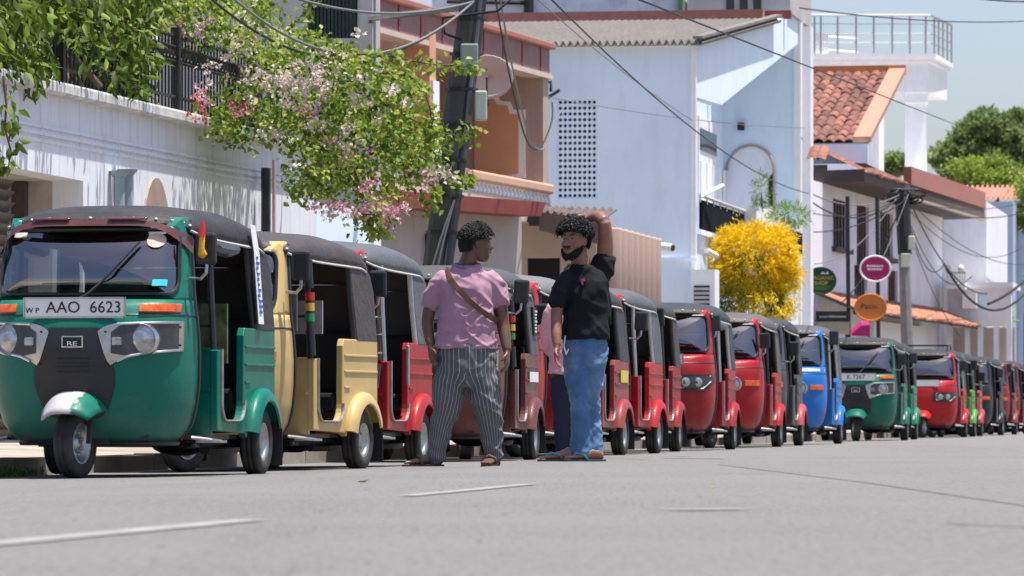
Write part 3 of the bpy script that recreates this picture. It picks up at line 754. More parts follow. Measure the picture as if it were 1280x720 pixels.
for x0, x1 in ((-.36,-.12),(.12,.36)):
    g = strip(x0, x1, lambda x: 1.615, lambda x: 1.598, .070, 8, 2, .05); L('visor_fin', g, m_visor, kids(r, 'sun_visor')[0], bevel=.008)
ws_ = kids(r, 'windscreen')[0]
m_stk = M('pale_sticker', (.55,.40,.34), .5, .1, 20, 0)
g = MB(); y = cowl_y(.42,1.47)-.004; g.prism([(.42+.055*math.cos(a), cowl_y(.42+.055*math.cos(a), 1.47+.045*math.sin(a))-.002, 1.47+.045*math.sin(a)) for a in np.linspace(0, 2*math.pi, 20, endpoint=False)], (0,-.002,0)); L('round_sticker', g, m_stk, ws_)
g = strip(.43,.51, lambda x: 1.225, lambda x: 1.185, 0, 4, 2, .003); L('permit_sticker', g, m_blue_sticker, ws_)
g = strip(-.49,-.40, lambda x: 1.525, lambda x: 1.495, 0, 4, 2, .003); L('permit_sticker', g, m_plate, ws_)
# white banner with blue marks down the rear door post
g = MB(); g.grid(lambda u, v: (.690-.045*v+.004, .74+.13*u+.02*v*v-.25*max(0, v-.72), .98+.64*v), 3, 14); bn = L('banner', g, m_plate, r, solid=.004)
m_blue = M('blue_ink', (.03,.12,.5), .5, .1, 20, 0)
random.seed(5)
for i in range(11):
    v = .12+.055*i; g = MB(); y0 = .755+.02*v*v+random.uniform(0,.02); z = .98+.64*v
    g.box(.696-.045*v, .701-.045*v, y0, y0+random.uniform(.03,.075), z-.008, z+.010); L('mark', g, m_blue, bn)
g = MB(); g.box(-.55,.60,.30,.33,.72,1.10); L('patterned_curtain', g, M('olive_pattern', (.10,.12,.05), .6, .75, 11, .1), r)
# cloth tied to the mirror
m_yel = M('yellow_cloth', (.62,.33,.02), .8, .3, 14, .4); m_red = M('red_tape', (.45,.02,.02), .5, .15, 14, .1); m_grn = M('green_tape', (.02,.22,.06), .5, .15, 14, .1); m_gold = M('yellow_tape', (.5,.32,.03), .5, .15, 14, .1)
g = MB(); g.tube([(.70,-.66,1.56),(.70,-.67,1.50),(.695,-.67,1.42),(.70,-.665,1.38),(.70,-.66,1.36)], [.008,.018,.018,.030,.012], 9, flat=.6); L('tied_cloth', g, m_yel, r, smooth=True)
g = MB(); g.tube([(.70,-.66,1.585),(.70,-.668,1.53),(.695,-.675,1.49)], [.010,.020,.020], 9, flat=.6); L('tied_cloth', g, m_red, r, smooth=True)
for i in (1, 3):
    rr = ROOTS[i]
    for m_, z in ((m_red, 1.24), (m_gold, 1.165), (m_grn, 1.09)):
        g = MB(); g.tube([(.626,-.155,z+.028),(.628,-.155,z-.028)], .036, 10); L('tape_band', g, m_, rr, smooth=True)
    g = MB(); g.tube([(.63,-.155,1.0),(.64,-.155,.82)], .034, 10); L('post_wrap', g, m_trim, rr, smooth=True); g = MB(); g.tube([(.61,-.15,1.5),(.62,-.15,1.3)], .034, 10); L('post_wrap', g, m_trim, rr, smooth=True)
m_green_flap = M('pale_board', (.30,.29,.28), .7, .15, 8, .1)
g = MB(); g.box(-.58,.60,.20,.22,.98,1.22); L('backdrop_board', g, m_green_flap, ROOTS[1])
m_greypanel = M('grey_door_panel', (.10,.095,.09), .5, .15, 8, .1)
g = MB(); g.box(.50,.64,-.46,-.44,.98,1.26); L('door_panel', g, m_greypanel, ROOTS[1], bevel=.01)
for i in (2,):
    rr = ROOTS[i]
    for z in (.86, 1.0, 1.13): g = MB(); g.tube([(-.1,-.16,z),(.62,-.16,z)], .011, 6); L('ladder_rail', g, m_alu, rr)
    g = MB(); g.tube([(.60,-.15,.80),(.585,-.15,1.5)], .017, 6); L('ladder_post', g, m_alu, rr)
    g = MB(); g.box(.665,.69,.395,.425,.62,.93); L('door_edge', g, m_alu, rr, bevel=.008)
    g = MB(); g.prism([(.30,-.19,.60),(.60,-.19,.60),(.62,-.19,.78),(.36,-.19,.79)], (0,-.01,0)); L('grey_mat', g, M('grey_cloth', (.15,.17,.19), .8, .3, 12, .4), rr)
m_ysticker = M('yellow_sticker', (.6,.5,.08), .5, .1, 20, 0)
g = MB(); g.box(.674,.680,.75,1.15,.73,.85); L('yellow_sticker', g, m_ysticker, ROOTS[5])
g = MB(); g.box(.676,.682,.62,1.15,.70,.79); L('number_sticker', g, m_plate, ROOTS[3])
g = MB(); g.prism([(.642,.95,1.12),(.642,1.16,1.12),(.632,1.16,1.37),(.632,.95,1.37)], (.03,0,0)); st = L('black_sticker', g, m_ink, ROOTS[3])
random.seed(9)
for i in range(7): g = MB(); z = 1.145+i*.03; g.box(.660,.676, 1.0, 1.0+random.uniform(.06,.12), z, z+.017); L('mark', g, m_plate, st)
rr = ROOTS[14]
for sx in (-1, 1): g = MB(); g.tube([(sx*.42,-.35,1.68),(sx*.42,-.33,1.78),(sx*.42,.5,1.78),(sx*.42,.55,1.69)], .015, 6); L('rack_rail', g, m_trim, rr)
for y in (-.33,.1,.5): g = MB(); g.tube([(-.42,y,1.78),(.42,y,1.78)], .013, 6); L('rack_bar', g, m_trim, rr)
g = MB(); g.box(-.6,.6,-.2,-.19,1.0,1.3)
for i, col in ((11, (.85,.85,.85)), ):
    g = strip(-.6,.6, lambda x: 1.075, lambda x: 1.04, .012, 20, 2, .01); L('white_band', g, m_white, ROOTS[i])
# ------------------------------------------------------------------ wall colours
m_bluewall = M('pale_blue_plaster', (.72,.755,.79), .85, .08, 1.2, .12, stain=(.30,.32,.34), stain_amt=.55, stain_scale=(3.5,3.5,.22))
m_bluehouse = M('light_blue_plaster', (.71,.82,.92), .85, .06, .8, .08, stain=(.50,.54,.60), stain_amt=.35, stain_scale=(1.5,1.5,.3))
m_coping = M('dirty_coping', (.60,.60,.58), .85, .25, 5, .3, stain=(.10,.10,.09), stain_amt=.85, stain_scale=(2.2,2.2,1.2))
m_grime = M('grey_plaster', (.46,.42,.38), .85, .2, 3, .2, stain=(.24,.20,.16), stain_amt=.7, stain_scale=(2,2,.5))
m_niche = M('niche_render', (.34,.25,.20), .9, .2, 5, .2)
m_shutter = M('shutter_steel', (.22,.20,.18), .6, .25, 4, .15, metal=.2)
m_iron = M('wrought_iron', (.018,.018,.02), .55, .2, 20, .1)
m_pipe_b = M('blue_grey_pipe', (.27,.33,.36), .6, .2, 8, .1)
m_tan = M('tan_plaster', (.42,.33,.28), .85, .1, 2, .1, stain=(.22,.18,.16), stain_amt=.4)
m_orange = M('orange_plaster', (.64,.34,.20), .85, .1, 2, .1)
m_peach = M('peach_plaster', (.58,.36,.25), .85, .1, 3, .1)
m_cream = M('cream_plaster', (.58,.47,.40), .85, .1, 3, .1)
m_redband = M('oxide_red', (.22,.05,.045), .7, .15, 4, .1)
m_fascia = M('maroon_fascia', (.25,.125,.12), .6, .15, 4, .15, stain=(.12,.05,.05), stain_amt=.5)
m_redtrim = M('red_trim', (.38,.15,.11), .6, .15, 6, .1)
m_whitetrim = M('white_plaster', (.82,.82,.82), .75, .06, 4, .05, stain=(.5,.5,.5), stain_amt=.3)
m_greyhouse = M('grey_render', (.44,.43,.42), .85, .12, 2, .15)
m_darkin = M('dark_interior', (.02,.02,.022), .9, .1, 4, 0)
m_louvre = M('dark_green_louvre', (.018,.035,.03), .5, .2, 6, .1)
m_asb = M('asbestos_sheet', (.20,.18,.165), .9, .25, 2.5, .3, stain=(.13,.11,.10), stain_amt=.6, stain_scale=(1.5,1.5,1.5))
def tile_mat(name, a, b, cst):
    m, n, bs, o = _new(name); oi = n.nodes.new('ShaderNodeObjectInfo'); v = _coord(n)
    c = _mix(n, oi.outputs['Random'], a, b); ns = _noise(n, 9, 6, .7, v)
    c = _mix(n, _ramp(n, ns.outputs[0], .48, .72).outputs[0], c, cst)
    n.links.new(c, bs.inputs['Base Color']); bs.inputs['Roughness'].default_value = .85; _bump(n, bs, ns.outputs[0], .4, .01); return m
m_tile = tile_mat('terracotta', (.11,.045,.033), (.33,.13,.085), (.055,.032,.028))
m_tile2 = tile_mat('terracotta_light', (.30,.12,.07), (.50,.22,.13), (.20,.10,.07))
m_verge = M('verge_mortar', (.42,.225,.155), .8, .15, 4, .1)
m_ridge = M('ridge_orange', (.58,.22,.08), .8, .15, 4, .1)
m_lilac = M('lilac_white', (.80,.79,.83), .85, .08, 1.5, .08, stain=(.42,.42,.46), stain_amt=.4, stain_scale=(1,1,.2))
m_woodd = M('dark_wood', (.07,.05,.045), .7, .2, 6, .2)
m_steel = M('stainless', (.42,.42,.43), .35, .1, 10, 0, metal=.8)
m_flute = M('pink_beige_render', (.50,.36,.295), .85, .12, 3, .15, stain=(.35,.23,.18), stain_amt=.5)
m_brownroof = M('brown_roof', (.14,.105,.09), .85, .3, 4, .3)
m_pole = M('pole_concrete', (.085,.085,.08), .85, .3, 6, .4, stain=(.03,.03,.03), stain_amt=.6, stain_scale=(6,6,.5))
m_box = M('meter_box', (.42,.48,.42), .5, .15, 8, .05)
def box_pl(pl, a0, a1, z0, z1, d, off=0.0, mb=None):
    mb = mb or MB()
    return mb.hexa([pl.pt(a0,z0,off), pl.pt(a1,z0,off), pl.pt(a1,z1,off), pl.pt(a0,z1,off)], [pl.pt(a0,z0,off-d), pl.pt(a1,z0,off-d), pl.pt(a1,z1,off-d), pl.pt(a0,z1,off-d)])
def pbox(pl, x0, x1, y0, y1, d, off=0.0, mb=None):
    """box on a plane from two pixel columns and two pixel rows (rows read at the middle column)"""
    xm = (x0+x1)/2
    return box_pl(pl, pl.a(x0), pl.a(x1), pl.z(xm, y1), pl.z(xm, y0), d, off, mb)
def house(name, label, p): return thing(name, label, 'house', (p.x, p.y, 0))
def corr(mb, f, nw, per=8, amp=.03, rows=2):
    """corrugated sheet: f(u,v) base point, waves across u"""
    n = nw*per
    mb.grid(lambda u, v: Vector(f(u, v))+Vector((0,0,amp*math.sin(2*math.pi*u*nw))), n, rows); return mb

# ------------------------------------------------------------------ garden wall with shutter, fence and pipes
WL = PW(-10.8); ZW = 3.12
a_end = WL.a(396); a0w = WL.a(-70); a_j = WL.a(104)
gw = thing('garden_wall', 'long pale blue garden wall with dirty coping and iron railing on top', 'wall', WL.pt(a_j, 0))
zt = lambda a: ZW+.10*(a-a0w)/(a_end-a0w)
zdoor = 2.46
mb = MB()
mb.hexa([WL.pt(a_j,0), WL.pt(a_end,0), WL.pt(a_end,zt(a_end)), WL.pt(a_j,zt(a_j))], [WL.pt(a_j,0,-.28), WL.pt(a_end,0,-.28), WL.pt(a_end,zt(a_end),-.28), WL.pt(a_j,zt(a_j),-.28)])
mb.hexa([WL.pt(a0w,zdoor), WL.pt(a_j-.001,zdoor), WL.pt(a_j-.001,zt(a_j)), WL.pt(a0w,zt(a0w))], [WL.pt(a0w,zdoor,-.28), WL.pt(a_j-.001,zdoor,-.28), WL.pt(a_j-.001,zt(a_j),-.28), WL.pt(a0w,zt(a0w),-.28)])
part('wall_body', mb, m_bluewall, gw)
mb = MB(); mb.hexa([WL.pt(a0w,zt(a0w),.12), WL.pt(a_end+.05,zt(a_end),.12), WL.pt(a_end+.05,zt(a_end)+.11,.12), WL.pt(a0w,zt(a0w)+.11,.12)], [WL.pt(a0w,zt(a0w),-.34), WL.pt(a_end+.05,zt(a_end),-.34), WL.pt(a_end+.05,zt(a_end)+.11,-.34), WL.pt(a0w,zt(a0w)+.11,-.34)])
part('coping', mb, m_coping, gw, bevel=.02)
for dz, hh, off in ((.30,.03,.016), (.36,.03,.024), (.42,.03,.016)):
    mb = MB(); mb.hexa([WL.pt(a0w,zt(a0w)-dz,off), WL.pt(a_end,zt(a_end)-dz,off), WL.pt(a_end,zt(a_end)-dz+hh,off), WL.pt(a0w,zt(a0w)-dz+hh,off)], [WL.pt(a0w,zt(a0w)-dz,-.01), WL.pt(a_end,zt(a_end)-dz,-.01), WL.pt(a_end,zt(a_end)-dz+hh,-.01), WL.pt(a0w,zt(a0w)-dz+hh,-.01)])
    part('moulding', mb, m_bluewall, gw, bevel=.008)
# reveal and roller shutter
mb = MB(); box_pl(WL, a_j+.002, a_j+.25, 0, zdoor+.12, .34, -.28, mb); part('door_reveal', mb, m_grime, gw)
mb = MB(); box_pl(WL, a0w, a_j+.2, zdoor, zdoor+.12, .34, -.282, mb); part('door_lintel', mb, m_grime, gw)
for i in range(24):
    z = .18+i*.1; mb = MB(); q = [WL.pt(a0w,z,-.66), WL.pt(a_j-.12,z,-.66), WL.pt(a_j-.12,z+.085,-.58), WL.pt(a0w,z+.085,-.58)]
    mb.hexa(q, [p-WL.n*.02 for p in q]); part('shutter_slat', mb, m_shutter, gw)
mb = MB(); box_pl(WL, a_j-.12, a_j+.01, 0.1, zdoor, .12, -.5, mb); part('shutter_guide', mb, m_woodd, gw)
mb = MB()
cx, z0n = WL.a(194), 1.0; zn = WL.z(194, 222)
pts = [(cx-.56, z0n), (cx+.56, z0n), (cx+.56, zn-.75)]+[(cx+.56*math.cos(a), zn-.75+.75*math.sin(a)) for a in np.linspace(.15, math.pi-.15, 14)]+[(cx-.56, zn-.75)]
mb.prism([WL.pt(a, z, .02) for a, z in pts], -WL.n*.04); part('blind_arch', mb, m_niche, gw)
mb = MB()
for px, y0 in ((137, 214), (147, 212)):
    a = WL.a(px); mb.tube([WL.pt(a,.6,.09), WL.pt(a,WL.z(px,y0+7),.09)], .05, 8); mb.tube([WL.pt(a,WL.z(px,y0+7),.09), WL.pt(a,WL.z(px,y0),.09)], [.06,.10], 8)
part('downpipe', mb, m_pipe_b, gw, smooth=True)
mb = MB(); a = WL.a(318); mb.tube([WL.pt(a,.3,.12), WL.pt(a,WL.z(318,210),.12)], .05, 8)
for z in (1.6, 2.1): mb.tube([WL.pt(a,z,.0), WL.pt(a,z,.2)], .07, 8)
part('vent_pipe', mb, m_trim, gw, smooth=True)
mb = MB(); a = WL.a(328); mb.tube([WL.pt(a,.3,.12), WL.pt(a,WL.z(328,200),.12)], .018, 6); part('conduit', mb, M('faded_red_pipe', (.5,.3,.3), .6, .2, 8, .1), gw, smooth=True)
for i, pxs in enumerate((0,)): pass
# iron railing on the coping
fence = thing('iron_railing', 'black wrought iron railing with spear pickets on the garden wall', 'railing', WL.pt(a0w, ZW))
pk = MB(); pk.box(-.008,.008,-.008,.008,0,.72); pk.tube([(0,0,.72),(0,0,.76),(0,0,.81)], [.006,.018,.001], 6); pk_me = pk.mesh('picket'); pk_me.materials.append(m_iron)
a_f = WL.a(345); na = int((a_f-a0w)/.135)
for i in range(na):
    a = a0w+i*.135; o = bpy.data.objects.new('picket', pk_me); COL.objects.link(o); o.parent = fence
    o.location = WL.pt(a, zt(a)+.10, -.12)-fence.location; o.rotation_euler = (0, 0, -TH)
for dz in (.18, .52, .66):
    mb = MB(); mb.tube([WL.pt(a0w, zt(a0w)+.10+dz, -.12), WL.pt(a_f, zt(a_f)+.10+dz, -.12)], .017, 6); part('rail', mb, m_iron, fence)
sc = MB(); sc.tube([(0,.045*math.cos(k), .59+.045*math.sin(k)) for k in np.linspace(0, 2*math.pi, 11)], .012, 5); sc_me = sc.mesh('scroll'); sc_me.materials.append(m_iron)
for i in range(na):
    a = a0w+(i+.5)*.135; o = bpy.data.objects.new('scroll', sc_me); COL.objects.link(o); o.parent = fence
    o.location = WL.pt(a, zt(a)+.10, -.12)-fence.location; o.rotation_euler = (0, 0, -TH)
for px in (92, 235, 330):
    mb = MB(); a = WL.a(px); box_pl(WL, a-.04, a+.04, zt(a)+.08, zt(a)+.95, .08, -.08, mb); part('post', mb, m_iron, fence)
# white pointed pillar in the garden
pl = PT(46.0); mb = MB(); q = pl.at(186, 60)
mb.hexa([q+Vector((-.09,-.09,-2.4)), q+Vector((.09,-.09,-2.4)), q+Vector((.09,-.09,0)), q+Vector((-.09,-.09,0))], [q+Vector((-.09,.09,-2.4)), q+Vector((.09,.09,-2.4)), q+Vector((.09,.09,0)), q+Vector((-.09,.09,0))])
mb.tube([q, q+Vector((0,0,.05)), q+Vector((0,0,.26))], [.14,.13,.004], 4); solo('garden_pillar', mb, m_whitetrim, 'white garden pillar with pointed cap behind the iron railing', 'pillar')
# garden earth behind the wall
g = MB(); box_pl(WL, a_j+.6, a_end, .2, 2.6, 8, -.30, g); tag(link('garden_terrace', g.mesh('garden_terrace'), m_soil), kind='structure')
# cctv cameras
def cctv(p, d, label, s=1.0):
    r = thing('security_camera', label, 'camera', p); d = Vector(d).normalized()
    mb = MB(); mb.tube([Vector((0,0,0)), d*.22*s], .045*s, 10); part('housing', mb, m_white, r, smooth=True, world=False)
    mb = MB(); mb.tube([d*.215*s, d*.235*s], .032*s, 10); part('lens', mb, m_ink, r, world=False)
    mb = MB(); mb.tube([d*.08*s, Vector((-.06,.05,-.03))*s, Vector((-.16,.10,-.02))*s], .016*s, 6); part('bracket', mb, m_white, r, world=False)
cctv(WL.at(351, 209)+WL.n*.16, (.55,-.8,-.18), 'white bullet security camera on the pale blue garden wall')

# ------------------------------------------------------------------ pale blue gate wall after the garden wall
P2 = PW(-10.95); gwall = thing('side_wall', 'light blue wall with white post between garden wall and tan house', 'wall', P2.pt(P2.a(430), 0))
mb = MB(); box_pl(P2, P2.a(392), P2.a(461), .1, 2.75, .2, 0, mb); part('wall_body', mb, m_bluehouse, gwall)
mb = MB(); box_pl(P2, P2.a(461)+.002, P2.a(470), .1, 2.8, .3, .06, mb); part('post', mb, m_whitetrim, gwall)
# ------------------------------------------------------------------ grey house behind the bougainvillea
P3 = PT(56.2); gh = house('grey_house', 'grey rendered house with dark louvred window behind the bougainvillea', P3.pt(P3.a(420), 0))
mb = MB(); wall_cells(mb, P3, P3.a(120), P3.a(470), .1, 7.5, [(P3.a(383), P3.a(447), P3.z(420,48), 6.6)], .25); part('wall', mb, m_greyhouse, gh)
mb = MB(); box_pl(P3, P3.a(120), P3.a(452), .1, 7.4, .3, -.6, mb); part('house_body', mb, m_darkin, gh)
for i in range(14):
    x = 384.5+i*4.6; mb = MB(); box_pl(P3, P3.a(x), P3.a(x+3.2), P3.z(420,47), 6.55, .05, -.08, mb); part('louvre', mb, m_louvre, gh)
mb = MB(); box_pl(P3, P3.a(452), P3.a(468), .1, 7.3, .05, .12, mb); part('pilaster', mb, M('pale_grey_render', (.42,.41,.40), .85, .1, 3, .1), gh)
mb = MB(); mb.tube([P3.at(466,30)+P3.n*.1, P3.at(466,24)+P3.n*.1, PX(590,8,50.2)], .038, 8); solo('bracket_arm', mb, m_shutter, 'grey metal arm running from the grey house to the leaning pole', 'bracket', smooth=True)

# ------------------------------------------------------------------ peach house with veranda
F = PA(687, 69.4, 15); Fp = Plane(F.p.xy, (-F.n.x, -F.n.y), (-F.d.x, -F.d.y))   # Fp: end wall across the veranda, facing the camera
ph = house('peach_house', 'peach and orange house with maroon fascia and white balcony balustrade', F.pt(0, 0))
aL = F.a(455); zf1, zf0 = F.z(687,62), F.z(684,88)
mb = MB(); box_pl(F, aL, .0, zf0-.05, zf1, .12, 0, mb); fa = part('fascia', mb, m_fascia, ph)
for k in range(9):
    a = aL*(k+.5)/9; mb = MB(); box_pl(F, a-.03, a+.03, zf0-.05, zf1, .01, .012, mb); part('fascia_joint', mb, m_redband, fa)
mb = MB(); box_pl(F, aL-.05, .08, zf1, zf1+.09, .22, .08, mb); part('gutter', mb, m_redtrim, ph, bevel=.02)
mb = MB(); box_pl(F, aL-.05, .05, zf0-.12, zf0-.05, .3, .04, mb); part('soffit_edge', mb, m_cream, ph)
mb = MB(); box_pl(F, aL, 0, zf0-.02, zf1-.02, 4.2, -.125, mb); part('roof_slab', mb, m_cream, ph)
D0 = 1.75
zb = F.z(680,255)
mb = MB(); box_pl(F, aL, .0, zb-.3, zb, 4.0, .05, mb); part('veranda_floor', mb, m_cream, ph)
FB = F.shift(-D0)
w0, w1 = FB.a(521), FB.a(555)
mb = MB(); wall_cells(mb, FB, aL, 0, zb, zf0, [(w0, w1, FB.z(538,207), FB.z(538,166))], .2); part('back_wall', mb, m_orange, ph)
wn = part('window', box_pl(FB, w0, w1, FB.z(538,207), FB.z(538,166), .02, -.12), m_winglass, ph)
for a, b in ((w0, w0+.25), (w1-.25, w1), ((w0+w1)/2-.1, (w0+w1)/2+.1)): part('frame', box_pl(FB, a, b, FB.z(538,207), FB.z(538,166), .1, .03), m_whitetrim, wn)
part('sill', box_pl(FB, w0-.1, w1+.1, FB.z(538,166), FB.z(538,166)+.1, .25, .2), m_cream, wn)
# camera-facing end wall with ogee panel
EW = Plane(F.pt(-.3,0).xy, Fp.d, Fp.n)
mb = MB(); box_pl(EW, .02, D0+.2, zb, zf0-.02, .3, 0, mb); part('end_wall', mb, m_tan, ph)
mb = pprism(EW, [(594,232),(594,108),(604,106),(613,108),(621,116),(626,126),(638,127),(642,137),(657,137),(657,222)], .05, .03); part('arch_frame', mb, m_whitetrim, ph)
mb = pprism(EW, [(594,224),(594,112),(604,111),(611,113),(617,121),(622,131),(635,132),(638,143),(649,143),(649,217)], .05, .045); part('arch_panel', mb, m_orange, ph)
# near pier
NP = Plane(PX(521, HY, 63.2).xy, Fp.d, Fp.n); mb = pprism(NP, [(505,30),(537,40),(537,250),(505,250)], .3); part('pier', mb, m_orange, ph)
mb = pprism(NP, [(537,100),(541,100),(541,250),(537,250)], .3, -.02); part('pier_edge', mb, m_whitetrim, ph)
# balustrade
zc = F.z(676,231)
mb = MB(); mb.hexa([F.pt(aL,zc-.12,.10), F.pt(-.1,zc-.12,.10), F.pt(-.1,zc+.02,.10), F.pt(aL,zc+.02,.10)], [F.pt(aL,zc-.12,-.12), F.pt(-.1,zc-.12,-.12), F.pt(-.1,zc+.02,-.12), F.pt(aL,zc+.02,-.12)]); part('handrail', mb, m_peach, ph, bevel=.03)
bl = MB(); bl.lathe_x([(0,.03),(.03,.045),(.08,.05),(.16,.03),(.2,.03),(.23,.045)], n=8); bme = bl.mesh('baluster'); bme.transform(Matrix.Rotation(R(-90),4,'Y')); bme.materials.append(m_whitetrim)
nb = int(-aL/.21)
for i in range(nb):
    o = bpy.data.objects.new('baluster', bme); COL.objects.link(o); o.parent = ph; o.location = F.pt(-.15-i*.21, zb+.0, 0)-ph.location; o.scale = (1.3,1.3,(zc-.12-zb)/.23)
# lower storey: red canopy slab and tan wall
G = Plane(PX(683, HY, 63.6).xy, (PX(683,HY,63.6)-PX(470,HY,60.9)).xy, (.5,-1)); G.n = Vector((G.d.y, -G.d.x, 0))
mb = pprism(G, [(455,235),(683,253),(676,270),(455,256)], 1.6); part('red_canopy', mb, m_redband, ph)
G2 = G.shift(-.45); mb = pprism(G2, [(455,250),(652,262),(652,545),(455,545)], 3.0); part('lower_wall', mb, M('grey_tan_plaster', (.42,.38,.355), .85, .1, 2, .1, stain=(.3,.26,.24), stain_amt=.5, stain_scale=(2,2,.3)), ph)
mb = MB()
for px in (529, 540): mb.tube([G2.at(px, 345)+G2.n*.05, G2.at(px, 292)+G2.n*.05], .018, 6)
part('pipe', mb, m_trim, ph, smooth=True)
# satellite dish on the veranda
dr = thing('satellite_dish', 'round beige satellite dish behind the leaning pole on the veranda', 'satellite dish', F.at(582,97)+F.n*.3)
mb = MB(); rs = [[(.36*k*math.cos(2*math.pi*i/24), -.06*k*k*1.5+.05, .30*k*math.sin(2*math.pi*i/24)) for i in range(24)] for k in (1,.8,.55,.3,.05)]
mb.rings(rs, caps=False); o = part('dish', mb, m_cream, dr, smooth=True, world=False, solid=.01)
mb = MB(); mb.tube([(0,.05,0),(0,.3,-.05),(.0,.45,-.35)], .025, 6); part('mount', mb, m_iron, dr, world=False)
mb = MB(); mb.tube([(0,-.02,-.28),(0,-.35,-.02)], .012, 6); part('feed_arm', mb, m_iron, dr, world=False)

# ------------------------------------------------------------------ low cream shop with brown awning, fluted wall
SH = PW(-11.0); t_sh = SH.a(700)
sh = thing('cream_shop', 'low cream shop with dark doorway and brown corrugated awning', 'shop', SH.pt(SH.a(690), 0))
PTs = PT(67.8)
x0, x1 = PTs.a(640), PTs.a(720)
mb = MB(); wall_cells(mb, PTs, PTs.a(630), PTs.a(745), .1, PTs.z(690,272), [(PTs.a(656), PTs.a(700), .1, PTs.z(680,322))], .25); part('wall', mb, m_cream, sh)
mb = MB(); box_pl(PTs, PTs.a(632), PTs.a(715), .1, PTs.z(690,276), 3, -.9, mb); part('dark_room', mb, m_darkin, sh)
mb = MB(); pl = PTs.shift(.9)
q0, q1 = pl.at(674, 263), pl.at(752, 274); q2, q3 = PTs.at(672,255)-PTs.n*.8, PTs.at(760,258)-PTs.n*.8
corr(mb, lambda u, v: (q0.lerp(q1,u)).lerp(q2.lerp(q3,u), v), 9, 8, .03, 3); part('awning', mb, m_brownroof, sh, solid=.02, smooth=True)
mb = MB(); mb.prism([q0-Vector((0,0,.28)), q1-Vector((0,0,.36)), q1-Vector((0,0,.02)), q0-Vector((0,0,.02))], (0,.06,0)); part('awning_board', mb, m_brownroof, sh)
mb = MB(); mb.prism([q0-Vector((.15,0,.20)), q0+Vector((.02,0,-.20)), q0+Vector((.02,0,-.03)), q0-Vector((.15,0,.03))], (0,.5,0)); part('beam_end', mb, m_ink, sh)
FL = PW(-10.5); fw = thing('fluted_wall', 'pink beige wall of tall rounded flutes beside the blue house', 'wall', FL.pt(FL.a(780), 0))
a0, a1 = FL.a(750), FL.a(808); nfl = 8; pit = (a1-a0)/nfl
fl = MB(); zfl = FL.z(780, 292)
n = 12; fl.rings([[(pit*.5*math.sin(2*math.pi*i/n)*1.0*.92, pit*.5*math.cos(2*math.pi*i/n), z) for i in range(n)] for z in (.1, zfl-.12, zfl-.03, zfl)]); fme = fl.mesh('flute'); fme.materials.append(m_flute); fme.polygons.foreach_set('use_smooth', [len(p.vertices) == 4 for p in fme.polygons])
for i in range(nfl):
    o = bpy.data.objects.new('flute', fme); COL.objects.link(o); o.parent = fw; o.location = FL.pt(a0+pit*(i+.5), 0)-fw.location; o.rotation_euler = (0,0,-TH)
mb = MB(); box_pl(FL, a0, a1, .1, zfl-.1, .2, -.05, mb); part('backing', mb, m_flute, fw)
cctv(FL.at(818,307), (.8,-.5,-.12), 'white security camera on the blank side wall of the blue house', 1.5)

# ------------------------------------------------------------------ light blue house
WB = PW(-10.8); aC = WB.a(868); PB = PT(aC)              # street face and camera-facing side
bh = house('blue_house', 'light blue two storey house with perforated vent panel and recessed balcony', WB.pt(aC, 0))
ztop = PB.z(868, 57); wc = PB.a(868)
v0, v1, vz0, vz1 = PB.a(697), PB.a(745.5), PB.z(720,248), PB.z(720,124)
lw0, lw1, lz0, lz1 = PB.a(862.5)-.29, PB.a(862.5), 0, 0
mb = MB(); wall_cells(mb, PB, wc-7.5, wc-.01, .1, ztop, [(v0, v1, vz0, vz1)], .22); part('side_wall', mb, m_bluehouse, bh)
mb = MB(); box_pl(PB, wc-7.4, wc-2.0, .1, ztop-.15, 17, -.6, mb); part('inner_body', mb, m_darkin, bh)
# vent blocks with round holes
vb = MB(); ncx, ncz = 8, 17; bw, bhh = (v1-v0)/ncx, (vz1-vz0)/ncz
N8 = 16; rr = min(bw, bhh)*.36
def vent_block(mb, th=.12):
    sq = []
    for i in range(N8):
        a = 2*math.pi*i/N8; c, s = math.cos(a), math.sin(a); k = 1/max(abs(c), abs(s)); sq.append((c*k*bw/2, s*k*bhh/2))
    for y in (0, th):
        mb.rings([[(x, y, z) for x, z in sq], [(rr*math.cos(2*math.pi*i/N8), y, rr*math.sin(2*math.pi*i/N8)) for i in range(N8)]], caps=False)
    mb.rings([[(rr*math.cos(2*math.pi*i/N8), y, rr*math.sin(2*math.pi*i/N8)) for i in range(N8)] for y in (0, th)], caps=False)
vent_block(vb); vme = vb.mesh('vent_block'); vme.materials.append(m_bluehouse)
b_ = bmesh.new(); b_.from_mesh(vme); bmesh.ops.remove_doubles(b_, verts=b_.verts, dist=1e-5); bmesh.ops.recalc_face_normals(b_, faces=b_.faces); b_.to_mesh(vme); b_.free()
for i in range(ncx):
    for j in range(ncz):
        o = bpy.data.objects.new('vent_block', vme); COL.objects.link(o); o.parent = bh; o.location = PB.pt(v0+bw*(i+.5), vz0+bhh*(j+.5), -.03)-bh.location; o.rotation_euler = (0,0,-TH)
# corner strip, ledge
mb = MB(); box_pl(PB, wc-.06, wc+.03, .1, ztop, .12, .03, mb); part('corner_strip', mb, m_whitetrim, bh)
mb = MB(); box_pl(PB, wc-3, wc+.05, PB.z(840,327), PB.z(840,322), .1, .06, mb); part('ledge', mb, m_bluehouse, bh)
mb = MB(); box_pl(PB, wc-7.5, wc, ztop, ztop+.06, .1, .05, mb); part('eave_line', mb, m_whitetrim, bh)
mb = MB(); pw_ = pbox(PB, 864, 884, 358, 377, .02, .02); 
